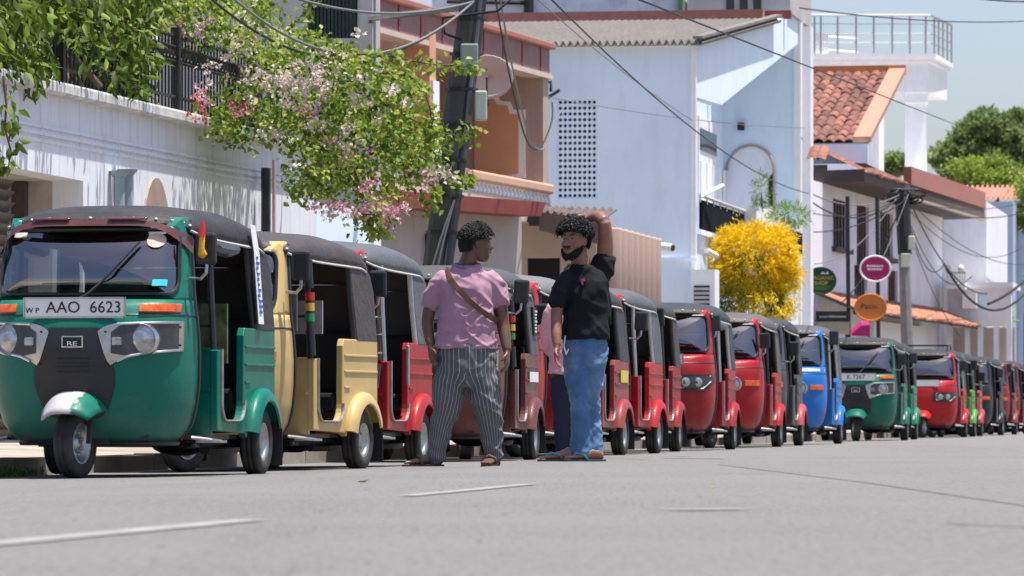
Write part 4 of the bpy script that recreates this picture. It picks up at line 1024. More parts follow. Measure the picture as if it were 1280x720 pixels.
# street front, ground floor
aF = WB.a(998)
zfl1 = WB.z(900, 300)
mb = MB(); box_pl(WB, aC+.06, aF+1.2, .1, zfl1, .25, .0, mb); part('ground_floor_wall', mb, m_bluehouse, bh)
mb = MB(); box_pl(WB, aC+.02, aF+1.0, zfl1-.25, zfl1, 2.4, -.26, mb); part('balcony_floor', mb, m_bluehouse, bh)
mb = MB(); box_pl(PB, wc+.0, wc+.42, .1, PB.z(880,338), .6, .5, mb); gb = part('ground_floor_bay', mb, m_whitetrim, bh)
part('bay_window', box_pl(PB, wc+.06, wc+.33, PB.z(874,385), PB.z(874,358), .05, .52), m_darkin, gb)
for i in range(4): part('slat', box_pl(PB, wc+.06, wc+.33, PB.z(874,380)+i*.075, PB.z(874,380)+i*.075+.045, .03, .54), m_greyhouse, gb)
# hanging gable wing
mb = pprism(WB, [(868.6,57),(972,25),(998,18),(997,55),(902,131),(868.6,121)], .22, .0); part('gable_wing', mb, m_bluehouse, bh)
# recess: back wall, far end wall with arched door, louvred door
DR = 1.55; WR = WB.shift(-DR)
mb = MB(); mb.hexa([WR.pt(aC+.1,zfl1), WR.pt(aF+.1,zfl1), WR.pt(aF+.1,ztop+1.2), WR.pt(aC+.1,ztop-.1)], [WR.pt(aC+.1,zfl1,-.2), WR.pt(aF+.1,zfl1,-.2), WR.pt(aF+.1,ztop+1.2,-.2), WR.pt(aC+.1,ztop-.1,-.2)]); part('recess_wall', mb, m_bluehouse, bh)
PE = PT(aF); we = PE.a(1000)
mb = MB(); box_pl(PE, we-DR-.3, we-.1, zfl1, PE.z(980, 20), .25, 0, mb); part('end_wall', mb, m_bluehouse, bh)
mb = MB(); ax0, ax1 = PE.a(909), PE.a(968); axm = (ax0+ax1)/2; ar = (ax1-ax0)/2; zc_ = PE.z(940, 213)
arch = [(ax0, zfl1), (ax1, zfl1)]+[(axm+ar*math.cos(a), zc_+ar*1.05*math.sin(a)) for a in np.linspace(0, math.pi, 15)]
mb.prism([PE.pt(a, z, .02) for a, z in arch], -PE.n*.05); ad = part('arched_door', mb, m_lilac, bh)
g = MB(); g.tube([PE.pt(a, z, .03) for a, z in arch[1:]], .03, 6); part('arch_rim', g, m_tan, ad)
part('door_gap', pprism(PE, [(960,225),(967,215),(968,235),(968,258),(961,258)], .03, .03), m_darkin, ad)
part('wall_lamp', pbox(PE, 923, 931, 154, 163, .2, .2), m_ink, bh)
mb = MB(); box_pl(WR, WR.a(872), WR.a(896), zfl1+.1, WR.z(884,150), .06, .03, mb); ld = part('louvred_door', mb, m_lilac, bh)
for i in range(5): part('door_bar', box_pl(WR, WR.a(873)+i*.95, WR.a(873)+i*.95+.4, zfl1+.2, WR.z(884,205), .05, .06), m_whitetrim, ld)
part('transom', box_pl(WR, WR.a(873), WR.a(893), WR.z(884,192), WR.z(884,165), .05, .05), m_winglass, ld)
g = MB(); g.tube([WB.pt(aC+.35, zfl1, -.12), WB.pt(aC+.35, WB.z(872,122), -.12)], .1, 8); part('porch_post', g, m_woodd, bh, smooth=True)
# end pier and grey flank
mb = MB(); box_pl(PE, we-.12, we+.02, .1, PE.z(998,16), .35, .05, mb); part('end_pier', mb, m_whitetrim, bh)
mb = MB(); box_pl(PE, we+.02, we+.20, .1, PE.z(1008,32), .5, -.2, mb); part('flank', mb, m_lilac, bh)
# balcony front panels
def street_panel(x0, y0, x1, y1, hpx, th, off, mat, name, parent):
    a, b = WB.at(x0,y0), WB.at(x1,y1); h = hpx*a.y/FPX
    mb = MB(); mb.prism([a+WB.n*off, b+WB.n*off, b+WB.n*off-Vector((0,0,h)), a+WB.n*off-Vector((0,0,h))], -WB.n*th); return part(name, mb, mat, parent)
m_navy = M('navy_sheet', (.014,.016,.022), .95, .15, 4, 0, spec=.05)
street_panel(871,250,934,271.5,36,.06,.10,m_navy,'balcony_panel',bh)
street_panel(971,283,997,292,28,.06,.10,m_navy,'balcony_panel',bh)
street_panel(924,257,957,266,26,.5,.32,m_whitetrim,'flower_box',bh)
g = MB(); a, b = WB.at(868,244)+WB.n*.1, WB.at(932,267)+WB.n*.1; g.tube([a, b], .03, 6)
for i in range(9): q = a.lerp(b, i/8); g.tube([q, q-Vector((0,0,.12))], .015, 5)
part('balcony_rail', g, m_greyhouse, bh)
g = MB(); a = WB.at(880,238)+WB.n*.1; g.tube([WB.at(868,246)+WB.n*.1, WB.at(882,232)+WB.n*.3], .035, 6); part('awning_arm', g, m_whitetrim, bh)
g = MB(); g.tube([WB.at(876,313)+WB.n*.1, WB.at(897,340)+WB.n*.5], .05, 6); part('strut', g, m_whitetrim, bh)
# roof: corrugated sheets over the side block and over the street wing
rz0, rz1 = ztop+.05, 8.25
mb = MB(); corr(mb, lambda u, v: PB.pt(wc-7.6+(7.75)*u, rz0+(rz1-rz0)*v, .18-12.2*v), 60, 6, .05, 3); part('roof_sheet', mb, m_asb, bh, solid=.02)
mb = MB(); box_pl(PB, wc-7.6, wc-.2, rz1-.03, rz1+.20, .3, -11.9, mb); part('ridge_cap', mb, m_redtrim, bh)
mb = MB(); v0_, v1_ = PB.pt(wc+.0, rz0+.05, .2), PB.pt(wc+.0, rz1+.05, -12.0)
mb.prism([v0_, v0_+WB.n*.17, v1_+WB.n*.17, v1_], (0,0,.05)); part('verge_slab', mb, m_asb, bh)
# block behind the roof ridge
PR = PT(aC+14.0); rb = house('rear_block', 'pale weathered block behind the grey corrugated roof of the blue house', PR.pt(PR.a(740), 0))
mb = MB(); box_pl(PR, PR.a(540), PR.a(850), .1, PR.z(740,-40), 5, 0, mb); part('wall', mb, M('weathered_blue', (.72,.76,.82), .85, .15, 1.5, .15, stain=(.25,.27,.3), stain_amt=.6, stain_scale=(1,1,.6)), rb)
mb = MB(); mb.tube([PR.at(662,-20)+PR.n*.1, PR.at(662,28)+PR.n*.1], .1, 8); mb.tube([PR.at(560,2)+PR.n*.1, PR.at(662,4)+PR.n*.1], .05, 6); part('pipe', mb, m_trim, rb, smooth=True)
mb = pbox(PR, 850, 856, -20, 28, .3, .3); part('green_post', mb, M('green_paint', (.12,.25,.12), .6, .2, 5, .1), rb)
mb = pbox(PR, 856, 985, -30, 14, 4, -.4); part('upper_wall', mb, m_greyhouse, rb)
mb = pbox(PR, 857, 990, 15, 25, .2, .25); part('red_fascia', mb, m_redband, rb)
for i in range(3): mb = pbox(PR, 905+i*17, 915+i*17, -10, 12, .05, -.36); part('window', mb, m_winglass, rb)

# ------------------------------------------------------------------ house with terracotta roof and shop signs
wT = -10.8; PE0 = PT(t_of(1083, wT)); PE1 = PT(t_of(1127, wT)); WT_ = PW(wT)
th_ = house('tiled_house', 'white and lilac house with terracotta tiled roof and grilled windows', WT_.pt(WT_.a(1083), 0))
E0, R0 = WT_.at(1083,178), WT_.at(1127,92)
n_c, n_r = 16, 15
tw = .24
tl = MB()
seg = (R0-E0).length/n_r
tl.grid(lambda u, v: (-(u-.5)*tw, 0, 0) , 1, 1)
tl = MB(); Lr = seg*1.16
def tile_f(o):
    def f(u, v):
        a = math.pi*u
        return ((u-.5)*tw*1.06, v*Lr, .075*math.sin(a)**.8+o-.02*v)
    return f
tl.grid(tile_f(0), 6, 1); tl.grid(tile_f(-.025), 6, 1)
for i in range(6): tl.f.append((i, i+1, i+1+14, i+14))
tme = tl.mesh('roof_tile'); tme.materials.append(m_tile)
sl = (R0-E0); ang = math.atan2(sl.z, sl.xy.length)
rot = Matrix.Rotation(-TH, 4, 'Z') @ Matrix.Rotation(ang, 4, 'X')
random.seed(21)
for c in range(n_c):
    for r_ in range(n_r):
        p = E0+sl*(r_/n_r)-Vector((C_, -S_, 0))*(.30+tw*(c+.5)); o = bpy.data.objects.new('roof_tile', tme); COL.objects.link(o); o.parent = th_
        o.matrix_local = Matrix.Translation(p-th_.location+Vector((0,0,.03+random.uniform(-.012,.012)))) @ rot @ Matrix.Rotation(random.uniform(-.05,.05),4,'Z')
nW = Vector((C_,-S_,0))
mb = MB(); mb.prism([E0-nW*5, E0-nW*0, R0-nW*0, R0-nW*5], (0,0,-.15)); part('roof_deck', mb, m_woodd, th_)
mb = MB(); mb.prism([E0-nW*.32, E0+nW*.10, R0+nW*.10, R0-nW*.32], (0,0,.14)); part('verge', mb, m_verge, th_)
mb = MB(); mb.prism([R0-nW*5, R0+nW*.1, R0+nW*.1+Vector((0,0,.22)), R0-nW*5+Vector((0,0,.22))], (.05,.35,0)); part('ridge', mb, m_ridge, th_)
PEe = PT(PE0.p.y*C_+PE0.p.x*S_)
q = E0
mb = MB(); mb.prism([E0-nW*5-Vector((0,0,.5)), E0+nW*.05-Vector((0,0,.5)), E0+nW*.05-Vector((0,0,.04)), E0-nW*5-Vector((0,0,.04))], (-.03,-.22,0)); part('eave_board', mb, m_bluehouse, th_)
mb = MB(); mb.prism([E0-nW*5+Vector((0,.4,-3.2)), E0-nW*.9+Vector((0,.4,-3.2)), E0-nW*.9+Vector((0,.4,-.5)), E0-nW*5+Vector((0,.4,-.5))], (0,5,0)); part('upper_wall', mb, m_lilac, th_)
# main facade on its own bearing
H = PA(1035, 114, 13.2); aR = H.a(1178); aL_ = H.a(1004)
zH = H.z(1060, 238)
wins = []
for x0, x1, y0, y1 in ((1041,1060,250,310),(1071,1086,257,334),(1100,1116,266,322),(1068,1084,330,388),(1110,1122,338,392)):
    xm = (x0+x1)/2; wins.append((H.a(x0), H.a(x1), H.z(xm,y1), H.z(xm,y0)))
mb = MB(); wall_cells(mb, H, aL_, aR, .1, zH, wins[:3]+[(wins[3][0], wins[3][1], wins[3][2], wins[3][3]-.05), wins[4]], .3); part('facade', mb, m_lilac, th_)
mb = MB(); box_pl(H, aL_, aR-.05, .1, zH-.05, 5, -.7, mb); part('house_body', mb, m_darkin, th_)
HB = Plane(H.pt(aR,0).xy, (-H.n.x,-H.n.y), H.d); 
mb = MB(); box_pl(H, aR+.0, aR+.25, .1, zH+.2, 5, -.001, mb); part('party_wall', mb, M('mauve_grey_plaster', (.46,.43,.45), .85, .1, 1.5, .1, stain=(.3,.27,.28), stain_amt=.5, stain_scale=(1,1,.3)), th_)
for wv in wins:
    gl = part('window', box_pl(H, wv[0], wv[1], wv[2], wv[3], .03, -.18), m_winglass, th_)
    for k in range(5):
        a = wv[0]+(wv[1]-wv[0])*(k+.5)/5; part('bar', box_pl(H, a-.05, a+.05, wv[2], wv[3], .04, -.05), m_woodd, gl)
    for z in np.linspace(wv[2], wv[3], 4): part('bar', box_pl(H, wv[0], wv[1], z-.02, z+.02, .03, -.08), m_woodd, gl)
    part('sill', box_pl(H, wv[0]-.15, wv[1]+.15, wv[2]-.12, wv[2], .25, .12), m_woodd, gl)
# brown eave with red barge and tiles above the facade
a0e, a1e = H.a(1028), H.a(1186)
pA, pB, pC = H.at(1030,217)+H.n*.9, H.at(1080,222)+H.n*.9, H.at(1180,245)+H.n*.9
mb = MB(); mb.prism([H.pt(a0e,zH-.02,-.8), H.pt(a1e,zH-.02,-.8), H.pt(a1e,zH+.02,1.0), H.pt(a0e,zH+.02,1.0)], (0,0,.30)); part('eave', mb, m_woodd, th_)
mb = MB(); mb.prism([H.pt(a1e-14,zH+.30,1.03), H.pt(a1e,zH+.30,1.03), H.pt(a1e,zH+.75,1.03), H.pt(a1e-14,zH+.75,1.03)], -H.n*.2); part('barge_board', mb, m_redtrim, th_)
mb = MB(); mb.prism([H.pt(a1e-14,zH-.05,1.0), H.pt(a1e,zH-.05,1.0), H.pt(a1e,zH+.30,1.0), H.pt(a1e-14,zH+.30,1.0)], -H.n*.1); part('barge_foot', mb, m_tan, th_)
random.seed(4)
tl2 = MB(); tl2.grid(lambda u, v: ((u-.5)*.26, (v-.5)*.5, .06*math.sin(math.pi*u)), 5, 1); t2me = tl2.mesh('eave_tile'); t2me.materials.append(m_tile); t3me = tl2.mesh('awning_tile'); t3me.materials.append(m_tile2)
def tiles_on(pl, a0, a1, z0, off0, rows, dz, doff, me, step=.26, parent=None, out=True):
    yaw = math.atan2(pl.n.y, pl.n.x)-math.pi/2
    n = int((a1-a0)/step)
    for r_ in range(rows):
        for i in range(n):
            o = bpy.data.objects.new(base(me.name), me); COL.objects.link(o); o.parent = parent
            o.matrix_local = Matrix.Translation(pl.pt(a0+(i+.5)*step, z0+dz*r_+random.uniform(-.012,.012), off0-doff*r_)-parent.location) @ Matrix.Rotation(yaw,4,'Z') @ Matrix.Rotation(-math.atan2(dz,doff),4,'X')
tiles_on(H, a0e, a0e+6.5, zH+.34, .85, 4, .2, .42, tme2 if False else t2me, .26, th_)
# lower tiled awning
aw0, aw1 = H.a(1018), H.a(1176); zaw = H.z(1140, 398)
mb = MB(); mb.prism([H.pt(aw0,zaw+.34,0), H.pt(aw1,zaw+.34,0), H.pt(aw1,zaw-.12,1.1), H.pt(aw0,zaw-.12,1.1)], (0,0,-.08)); part('awning_deck', mb, m_woodd, th_)
tiles_on(H, aw0, aw1, zaw-.06, .95, 3, .16, .40, t3me, .30, th_)
part('shop_front', box_pl(H, H.a(1085), H.a(1150), .1, zaw-.2, .1, .15), m_whitetrim, th_)
# little tiled hood on the flank
tiles_on(PT(t_of(1013,-10.5)), w_of(1014, t_of(1013,-10.5)), w_of(1014, t_of(1013,-10.5))+.42, PX(1022,213,104).z, .2, 2, .12, .3, t2me, .14, th_)

# ------------------------------------------------------------------ white rooftop terrace on columns
TY = 140.0; TP = Plane(PX(1160,HY,TY).xy, (1,0.02), (0,-1)); TS = Plane(PX(1160,HY,TY).xy, (.30,1), (1,-.3))
tr = house('rooftop_terrace', 'white roof terrace on tall columns with stainless steel railing', PX(1100,HY,TY))
tr.location.z = 0
z0, z1 = TP.z(1100,115), TP.z(1100,78)
a_r = TP.a(1160); a_l = TP.a(990); dpt = 3.6
def tbox(a0, a1, z0, z1, ex, nm, mat, y0=0, y1=dpt):
    mb = MB(); A = [TP.pt(a0-ex,z,ex-y0) for z in (z0,z1)]
    o1 = TP.pt(a0-ex,0,ex); 
    mb.hexa([TP.pt(a0-ex,z0,ex-y0), TP.pt(a1+ex,z0,ex-y0), TP.pt(a1+ex,z1,ex-y0), TP.pt(a0-ex,z1,ex-y0)], [TP.pt(a0-ex+.3*(y1-y0),z0,-ex-y1), TP.pt(a1+ex+.3*(y1-y0)-.2,z0,-ex-y1), TP.pt(a1+ex+.3*(y1-y0)-.2,z1,-ex-y1), TP.pt(a0-ex+.3*(y1-y0),z1,-ex-y1)])
    return part(nm, mb, mat, tr)
tbox(a_l, a_r, z0, z1, 0, 'slab', m_whitetrim); tbox(a_l, a_r, z1, z1+.12, .10, 'cornice', m_whitetrim); tbox(a_l, a_r, z1+.12, z1+.24, .2, 'cornice', m_whitetrim)
tbox(TP.a(1131), TP.a(1159), .1, z0, -.02, 'column', m_whitetrim, .2, 1.0)
tbox(TP.a(1158), TP.a(1160), .1, z0, -.02, 'column', m_whitetrim, 1.6, 2.2); tbox(TP.a(1133), TP.a(1158), z0-.3, z0, .06, 'capital', m_whitetrim, .15, 1.1)
tbox(TP.a(1012), TP.a(1036), z1+.2, z1+.85, 0, 'drum', m_whitetrim, .2, 1.0)
tbox(TP.a(960), TP.a(1098), .1, z0-.1, 0, 'core_wall', m_lilac, 2.5, 5)
zr0 = z1+.24
def rail(pts, r, nm, mat): g = MB(); g.tube(pts, r, 6); part(nm, g, mat, tr, smooth=True)
cor = [TP.pt(a_l,0,.05), TP.pt(a_r+.05,0,.05), TP.pt(a_r+.05+.95,0,-dpt*.95)]
for z, rr_ in ((1.13,.045), (.87,.02), (.6,.02), (.33,.02)): rail([c+Vector((0,0,zr0+z)) for c in cor], rr_, 'rail', m_steel)
for px in (1018,1026,1047,1070,1092,1115,1137,1157):
    q = TP.pt(TP.a(px),zr0,.05); rail([q, q+Vector((0,0,1.13))], .03, 'baluster_post', m_steel)
for k in range(1, 6):
    q = cor[1].lerp(cor[2], k/5)+Vector((0,0,zr0)); rail([q, q+Vector((0,0,1.13))], .03, 'baluster_post', m_steel)
for z in (.35,.75): q0 = TP.pt(TP.a(1020),zr0+z,-2.5); q1 = TP.pt(TP.a(1080),zr0+z-.1,-2.5); rail([q0, q1], .03, 'stair_rail', m_steel)
# brown ribbed lean-to beside the column
mb = MB(); q = [TP.pt(TP.a(1040),0,.6), TP.pt(TP.a(1140),0,.6)]

# ------------------------------------------------------------------ far pale building with arcade
FY = PT(t_of(1183,-10.6)); far = house('arcade_building', 'pale lilac building with white arcade and small balcony at the street end', FY.pt(FY.a(1205), 0))
WF = PW(-10.6)
a0f, a1f = FY.a(1181), FY.a(1233)
zF = FY.z(1210, 252)
mb = MB(); mb.hexa([FY.pt(a0f-6,.1,0), FY.pt(a1f,.1,0), FY.pt(a1f,zF,0), FY.pt(a0f-6,zF,0)], [FY.pt(a0f-6,.1,-9), FY.pt(a1f,.1,-9), FY.pt(a1f,zF,-9), FY.pt(a0f-6,zF,-9)]); part('upper_block', mb, m_lilac, far)
FS = PT(FY.p.y/C_+8 if False else 168); mb = pbox(FS, 1225, 1266, 252, 530, 6, 0); part('side_block', mb, M('steel_blue_plaster', (.36,.45,.58), .85, .08, 1.5, .1), far)
FQ = PT(FY.p.x*S_+FY.p.y*C_-3.5)
za = FQ.z(1220, 408); zb_ = FQ.z(1220, 360)
c0, c1 = FQ.a(1184), FQ.a(1264)
ops = [(FQ.a(x0), FQ.a(x1), .1, za) for x0, x1 in ((1190,1206),(1212,1222),(1228,1242),(1248,1258))]
mb = MB(); wall_cells(mb, FQ, c0, c1, .1, zb_, ops, .4); part('arcade', mb, m_whitetrim, far)
part('arcade_back', box_pl(FQ, c0, c1, .1, za, .2, -1.6), m_cream, far)
part('arcade_roof', box_pl(FQ, c0-.05, c1+.05, zb_, zb_+.15, 3.4, .15), m_whitetrim, far)
for x0, x1 in ((1188,1208),(1212,1236)):
    part('blue_panel', pbox(FQ, x0, x1, 368, 398, .03, .02), m_bluehouse, far)
part('balcony_base', pbox(FQ, 1186, 1209, 356, 362, .8, .9), m_whitetrim, far)
for i in range(8):
    x = 1187+i*3; part('balcony_bar', pbox(FQ, x, x+.9, 342, 357, .03, .8), m_steel, far)
part('balcony_rail', pbox(FQ, 1186, 1210, 341, 343, .05, .82), m_steel, far)
for x in (1188, 1204): g = MB(); g.ell(FQ.at(x,337)+FQ.n*.8, .09,.09,.11); part('globe_lamp', g, m_white, far, smooth=True)
part('awning_box', pbox(FQ, 1205, 1222, 366, 386, .5, .6), m_whitetrim, far)
RF = PT(172); rz0_ = RF.z(1230,249)
mb = MB(); corr(mb, lambda u, v: RF.pt(RF.a(1165)+u*(RF.a(1330)-RF.a(1165)), rz0_+.55*v, .6-2.5*v), 26, 6, .07, 2); part('tile_roof', mb, M('salmon_tiles', (.52,.22,.16), .8, .2, 3, .2), far, solid=.02)
# dark shop and purple post at the right edge
ES = PT(176); es = thing('dark_shopfront', 'dark shopfront with purple posts at the far street end', 'shop', ES.pt(ES.a(1290), 0))
mb = pbox(ES, 1266, 1340, 250, 530, 4, -.3); part('wall', mb, m_greyhouse, es)
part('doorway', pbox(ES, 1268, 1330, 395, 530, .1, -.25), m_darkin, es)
for x in (1267, 1277): part('post', pbox(ES, x, x+3, 390, 530, .2, .1), M('purple_paint', (.10,.05,.13), .6, .1, 4, 0), es)
# ------------------------------------------------------------------ utility poles
Yp = 49.2
p_top = PX(604, -90, Yp); p_mid = PX(549, 320, Yp); dirp = (p_top-p_mid).normalized(); p_base = p_mid-dirp*((p_mid.z-.1)/dirp.z)
pole = thing('utility_pole', 'leaning dark utility pole wrapped with cables, with grey meter boxes', 'utility pole', p_base)
def pol(s): return p_base+dirp*s
Lp = (p_top-p_base).length
mb = MB(); mb.tube([pol(0), pol(Lp*.5), pol(Lp)], [.165,.15,.13], 8); part('shaft', mb, m_pole, pole)
random.seed(2)
for k in range(9):
    mb = MB(); a = random.uniform(-1.9,.4); o0 = Vector((math.sin(a+.6)*.085+.01, -math.cos(a)*.10-.02, 0)); s0 = random.uniform(.3,1.5) if k < 5 else 2.2
    pts = [pol(s)+o0*(1.05-.25*s/Lp)+Vector((.02*math.sin(s*2+k),0,0)) for s in np.linspace(s0, Lp, 16)]
    mb.tube(pts, .016 if k % 2 else .024, 6); part('cable', mb, m_cable if k % 3 else m_cable_g, pole, smooth=True)
for s in np.linspace(2.2, Lp-.2, 9):
    mb = MB(); c = pol(s); mb.tube([c+Vector((0,0,-.015)), c+Vector((0,0,.015))], .172, 8); part('strap', mb, m_dark, pole)
for x0, x1, y0, y1, off, mt in ((576,598,57,90,-.16,M('grey_green_box', (.24,.29,.25), .5, .15, 8, .05)), (594,609,115,152,-.10,m_box)):
    a, b = PX(x0,y1,Yp-.02), PX(x1,y0,Yp-.02); mb = MB(); mb.box(a.x, b.x, Yp+off-.14, Yp+off, a.z, b.z); part('meter_box', mb, mt, pole, bevel=.015)
mb = MB()
for x in (549, 541): mb.tube([PX(568, 250, Yp-.2), PX((x+560)/2, 300, Yp-.25), PX(x-6, 352, Yp-.3), PX(x-14, 540, Yp-.3)], .011, 6)
part('stay_cable', mb, m_cable_g, pole, smooth=True)
Y2 = 109.0
q2 = PX(1138, 540, Y2); q2.z = .1; pole2 = thing('utility_pole', 'grey utility pole tangled with black cables beside the orange sign', 'utility pole', q2)
qt = PX(1127, 236, Y2)
mb = MB(); mb.tube([q2, q2.lerp(qt,.5), qt], [.15,.135,.11], 8); part('shaft', mb, M('pole_grey', (.23,.22,.21), .85, .25, 6, .3), pole2, smooth=True)
mb = MB(); mb.tube([PX(1131,318,Y2-.1), PX(1128,243,Y2-.1)], [.16,.17], 8); part('cable_wrap', mb, m_cable, pole2, smooth=True)
random.seed(8)
for k in range(12):
    mb = MB(); c = PX(1128+random.uniform(-10,12), 246+random.uniform(-6,6), Y2-.1); r1 = random.uniform(.12,.3)
    mb.tube([c+Vector((r1*math.cos(a)*1.3, random.uniform(-.1,.1), r1*.4*math.sin(a))) for a in np.linspace(0, 6.0, 12)], .022, 5); part('cable_coil', mb, m_cable, pole2, smooth=True)
for x0, x1, y0, y1 in ((1126,1138,317,334), (1135,1143,295,312)):
    a, b = PX(x0,y1,Y2-.3), PX(x1,y0,Y2-.3); mb = MB(); mb.box(a.x, b.x, a.y-.15, a.y, a.z, b.z); part('junction_box', mb, M('pale_box', (.5,.52,.42), .5, .15, 8, .05), pole2, bevel=.02)
# ------------------------------------------------------------------ overhead cables
def sagline(p0, p1, sag, n=24): return [p0.lerp(p1, i/n)-Vector((0,0,sag*4*(i/n)*(1-i/n))) for i in range(n+1)]
def wire(p0, p1, sag, r, mat, label):
    mb = MB(); mb.tube(sagline(p0, p1, sag), r, 6); solo('overhead_cable', mb, mat, label, 'cable', 'overhead cables', smooth=True)
lab = 'thin dark overhead cable strung across the street front'
wire(PX(770,-12,36), PX(1205,160,109), .0, .0085, m_cable, 'thick black overhead cable slanting over the blue house and tiled roof')
wire(PX(680,-10,46), PX(1012,242,100), .35, .009, m_cable, 'black overhead cable crossing the blank blue side wall')
wire(PX(866,151,80), PX(640,-30,60), .1, .007, m_cable_g, 'hair-thin grey cable running down to the corner of the blue house')
wire(PX(668,118,70), PX(1010,160,100), .1, .007, m_cable_g, 'hair-thin grey cable crossing above the perforated vent panel')
wire(PX(1000,10,90), PX(1290,26,120), .12, .014, m_cable, 'dark overhead cable high against the sky')
wire(PX(1220,-2,90), PX(1300,2,90), .02, .016, m_cable, 'short stretch of black cable in the sky above the far trees')
pc = pol(4.75)+Vector((0,-.2,0))
for (x0, y0, yd, sag, r, mt, lb) in ((285,-8,44,.55,.013,m_cable_g,'grey telephone cable sagging deeply from the leaning pole over the bougainvillea'),(250,-14,44,.62,.012,m_cable,'black telephone cable sagging from the leaning pole in front of the bougainvillea'),(300,-30,45,.22,.014,m_cable_g,'grey telephone cable crossing the dark louvred window, drawn almost taut')):
    wire(PX(x0,y0,yd), PX(592,2,49.0), sag, r, mt, lb)
# loops hanging right of the leaning pole
for k, (x1, y1) in enumerate(((690,125),(700,128))):
    mb = MB(); P_ = [PX(618,-8,52), PX(634,80,54), PX(650,150,56), PX(662,182,58), PX(676,184,60), PX(690,150,63), PX(x1+k*4,y1,66)]
    P2_ = []
    for i in range(len(P_)-1):
        for u in np.linspace(0, 1, 5, endpoint=False):
            a, b, c, d = P_[max(i-1,0)], P_[i], P_[i+1], P_[min(i+2,len(P_)-1)]
            P2_.append(.5*((2*b)+(c-a)*u+(2*a-5*b+4*c-d)*u*u+(3*b-a-3*c+d)*u**3))
    mb.tube([q+Vector((k*.05,0,0)) for q in P2_], .011, 6); solo('hanging_cable', mb, m_cable if k == 0 else m_cable_g, 'slack cable looping between the leaning pole and the blue house', 'cable', 'slack hanging cables', smooth=True)
mb = MB(); mb.tube([PX(645,-8,49.0), PX(622,14,49), PX(553,22,49.1), PX(556,42,49.1), PX(578,50,49.1)], .015, 6); solo('hanging_cable', mb, m_cable, 'short black cable loop at the top of the leaning pole', 'cable', smooth=True)
mb = MB(); mb.tube([PB.at(672,104)+PB.n*.3, PB.at(692,104)+PB.n*.3, PB.at(692,116)+PB.n*.3], .03, 6); mb.tube([PB.at(678,130)+PB.n*.3, PB.at(703,114)+PB.n*.3], .03, 6); mb.tube([PB.at(684,105)+PB.n*.3, PB.at(684,118)+PB.n*.3], .04, 6)
solo('cable_bracket', mb, m_iron, 'black iron cable bracket at the edge of the blue house', 'bracket')
hub = PX(1128,246,Y2-.2)
random.seed(13)
for x, y, Y, sg in ((1000,234,100,.3),(1000,262,103,.25),(1010,290,104,.2),(1000,240,100,.5),(1018,330,106,.35),(1050,380,107,.3),(1072,385,107,.15),(1180,330,125,.8),(1215,345,130,.9),(1262,352,140,1.1),(1290,330,140,.5),(1290,250,145,.25),(1290,262,145,.35),(1200,420,130,.4),(1290,300,150,.9)):
    wire(hub+Vector((random.uniform(-.15,.15),0,random.uniform(-.1,.1))), PX(x,y,Y), sg, random.uniform(.009,.018), m_cable if random.random() < .75 else m_cable_g, 'tangled service cable from the grey utility pole towards the '+('blue house' if x < 1012 else 'shop signs' if x < 1100 else 'lilac arcade building' if x < 1270 else 'far end of the street'))
wire(PX(1180,330,128), PX(1292,352,132), 1.0, .032, m_cable, 'thick sagging cable bundle in front of the lilac building')
wire(PX(1292,340,132), PX(1235,380,130), .1, .04, m_cable, 'thick cable dropping to the arcade roof')
# ------------------------------------------------------------------ shop signs
def ell_pts(c, rx, rz, y, n=28): return [(c[0]+rx*math.cos(2*math.pi*i/n), y, c[1]+rz*math.sin(2*math.pi*i/n)) for i in range(n)]
def oval_sign(px, py, rx, ry, Y, mat, label, post_px, post_y0, rimm=None):
    c = PX(px, py, Y); s = FPX/Y
    r = thing('oval_sign', label, 'sign', c)
    mb = MB(); mb.prism(ell_pts((0,0), rx/s, ry/s, -.05), (0,.10,0)); part('board', mb, mat, r, world=False)
    mb = MB(); mb.tube([Vector(p) for p in ell_pts((0,0), rx/s, ry/s, -.05)]+[Vector(ell_pts((0,0), rx/s, ry/s, -.05)[0])], .02, 6, caps=False); part('rim', mb, rimm or m_whitetrim, r, world=False)
    mb = MB(); bx = (post_px-px)/s; mb.tube([(bx,.15,(py-post_y0)/s), (bx+.04,.15,-2.6)], .045, 6); mb.tube([(bx,.12,0),(0,.06,0)], .02, 6); part('post', mb, m_iron, r, world=False)
    return r, s
m_sgreen = M('sign_green', (.02,.055,.03), .45, .1, 8, 0); m_spink = M('sign_pink', (.42,.015,.12), .45, .08, 8, 0); m_sor = M('sign_orange', (.60,.18,.03), .45, .08, 8, 0)
m_sy = M('sign_yellow', (.55,.5,.06), .5, .05, 8, 0); m_sg2 = M('sign_leaf', (.04,.16,.03), .5, .05, 8, 0)
RXm = lambda x, y, z: Matrix.Translation((x,y,z)) @ Matrix.Rotation(R(90),4,'X')
r, s = oval_sign(1026, 351, 18.5, 16.5, 104, m_sgreen, 'dark green oval sign reading ORGANIC SHOP', 1009, 240, m_sgreen)
text_part('lettering', 'ORGANIC', .12, m_sy, r, RXm(.02,-.055,.06), 1.0); text_part('lettering', 'SHOP', .12, m_sy, r, RXm(.0,-.055,-.055), 1.0)
mb = MB(); mb.prism([(.22*math.cos(a), -.056, -.11-.10*math.sin(a)) for a in np.linspace(.0, math.pi, 9)], (0,.01,0)); part('leaf_mark', mb, m_sg2, r, world=False)
mb = MB(); mb.prism([(-.02,-.056,.15),(.05,-.056,.20),(.1,-.056,.15),(.15,-.056,.21),(.17,-.056,.14)], (0,.01,0)); part('white_mark', mb, m_whitetrim, r, world=False)
r, s = oval_sign(1094, 336, 19, 16, 106, m_spink, 'magenta pink oval sign with white lettering', 1097, 245)
random.seed(6)
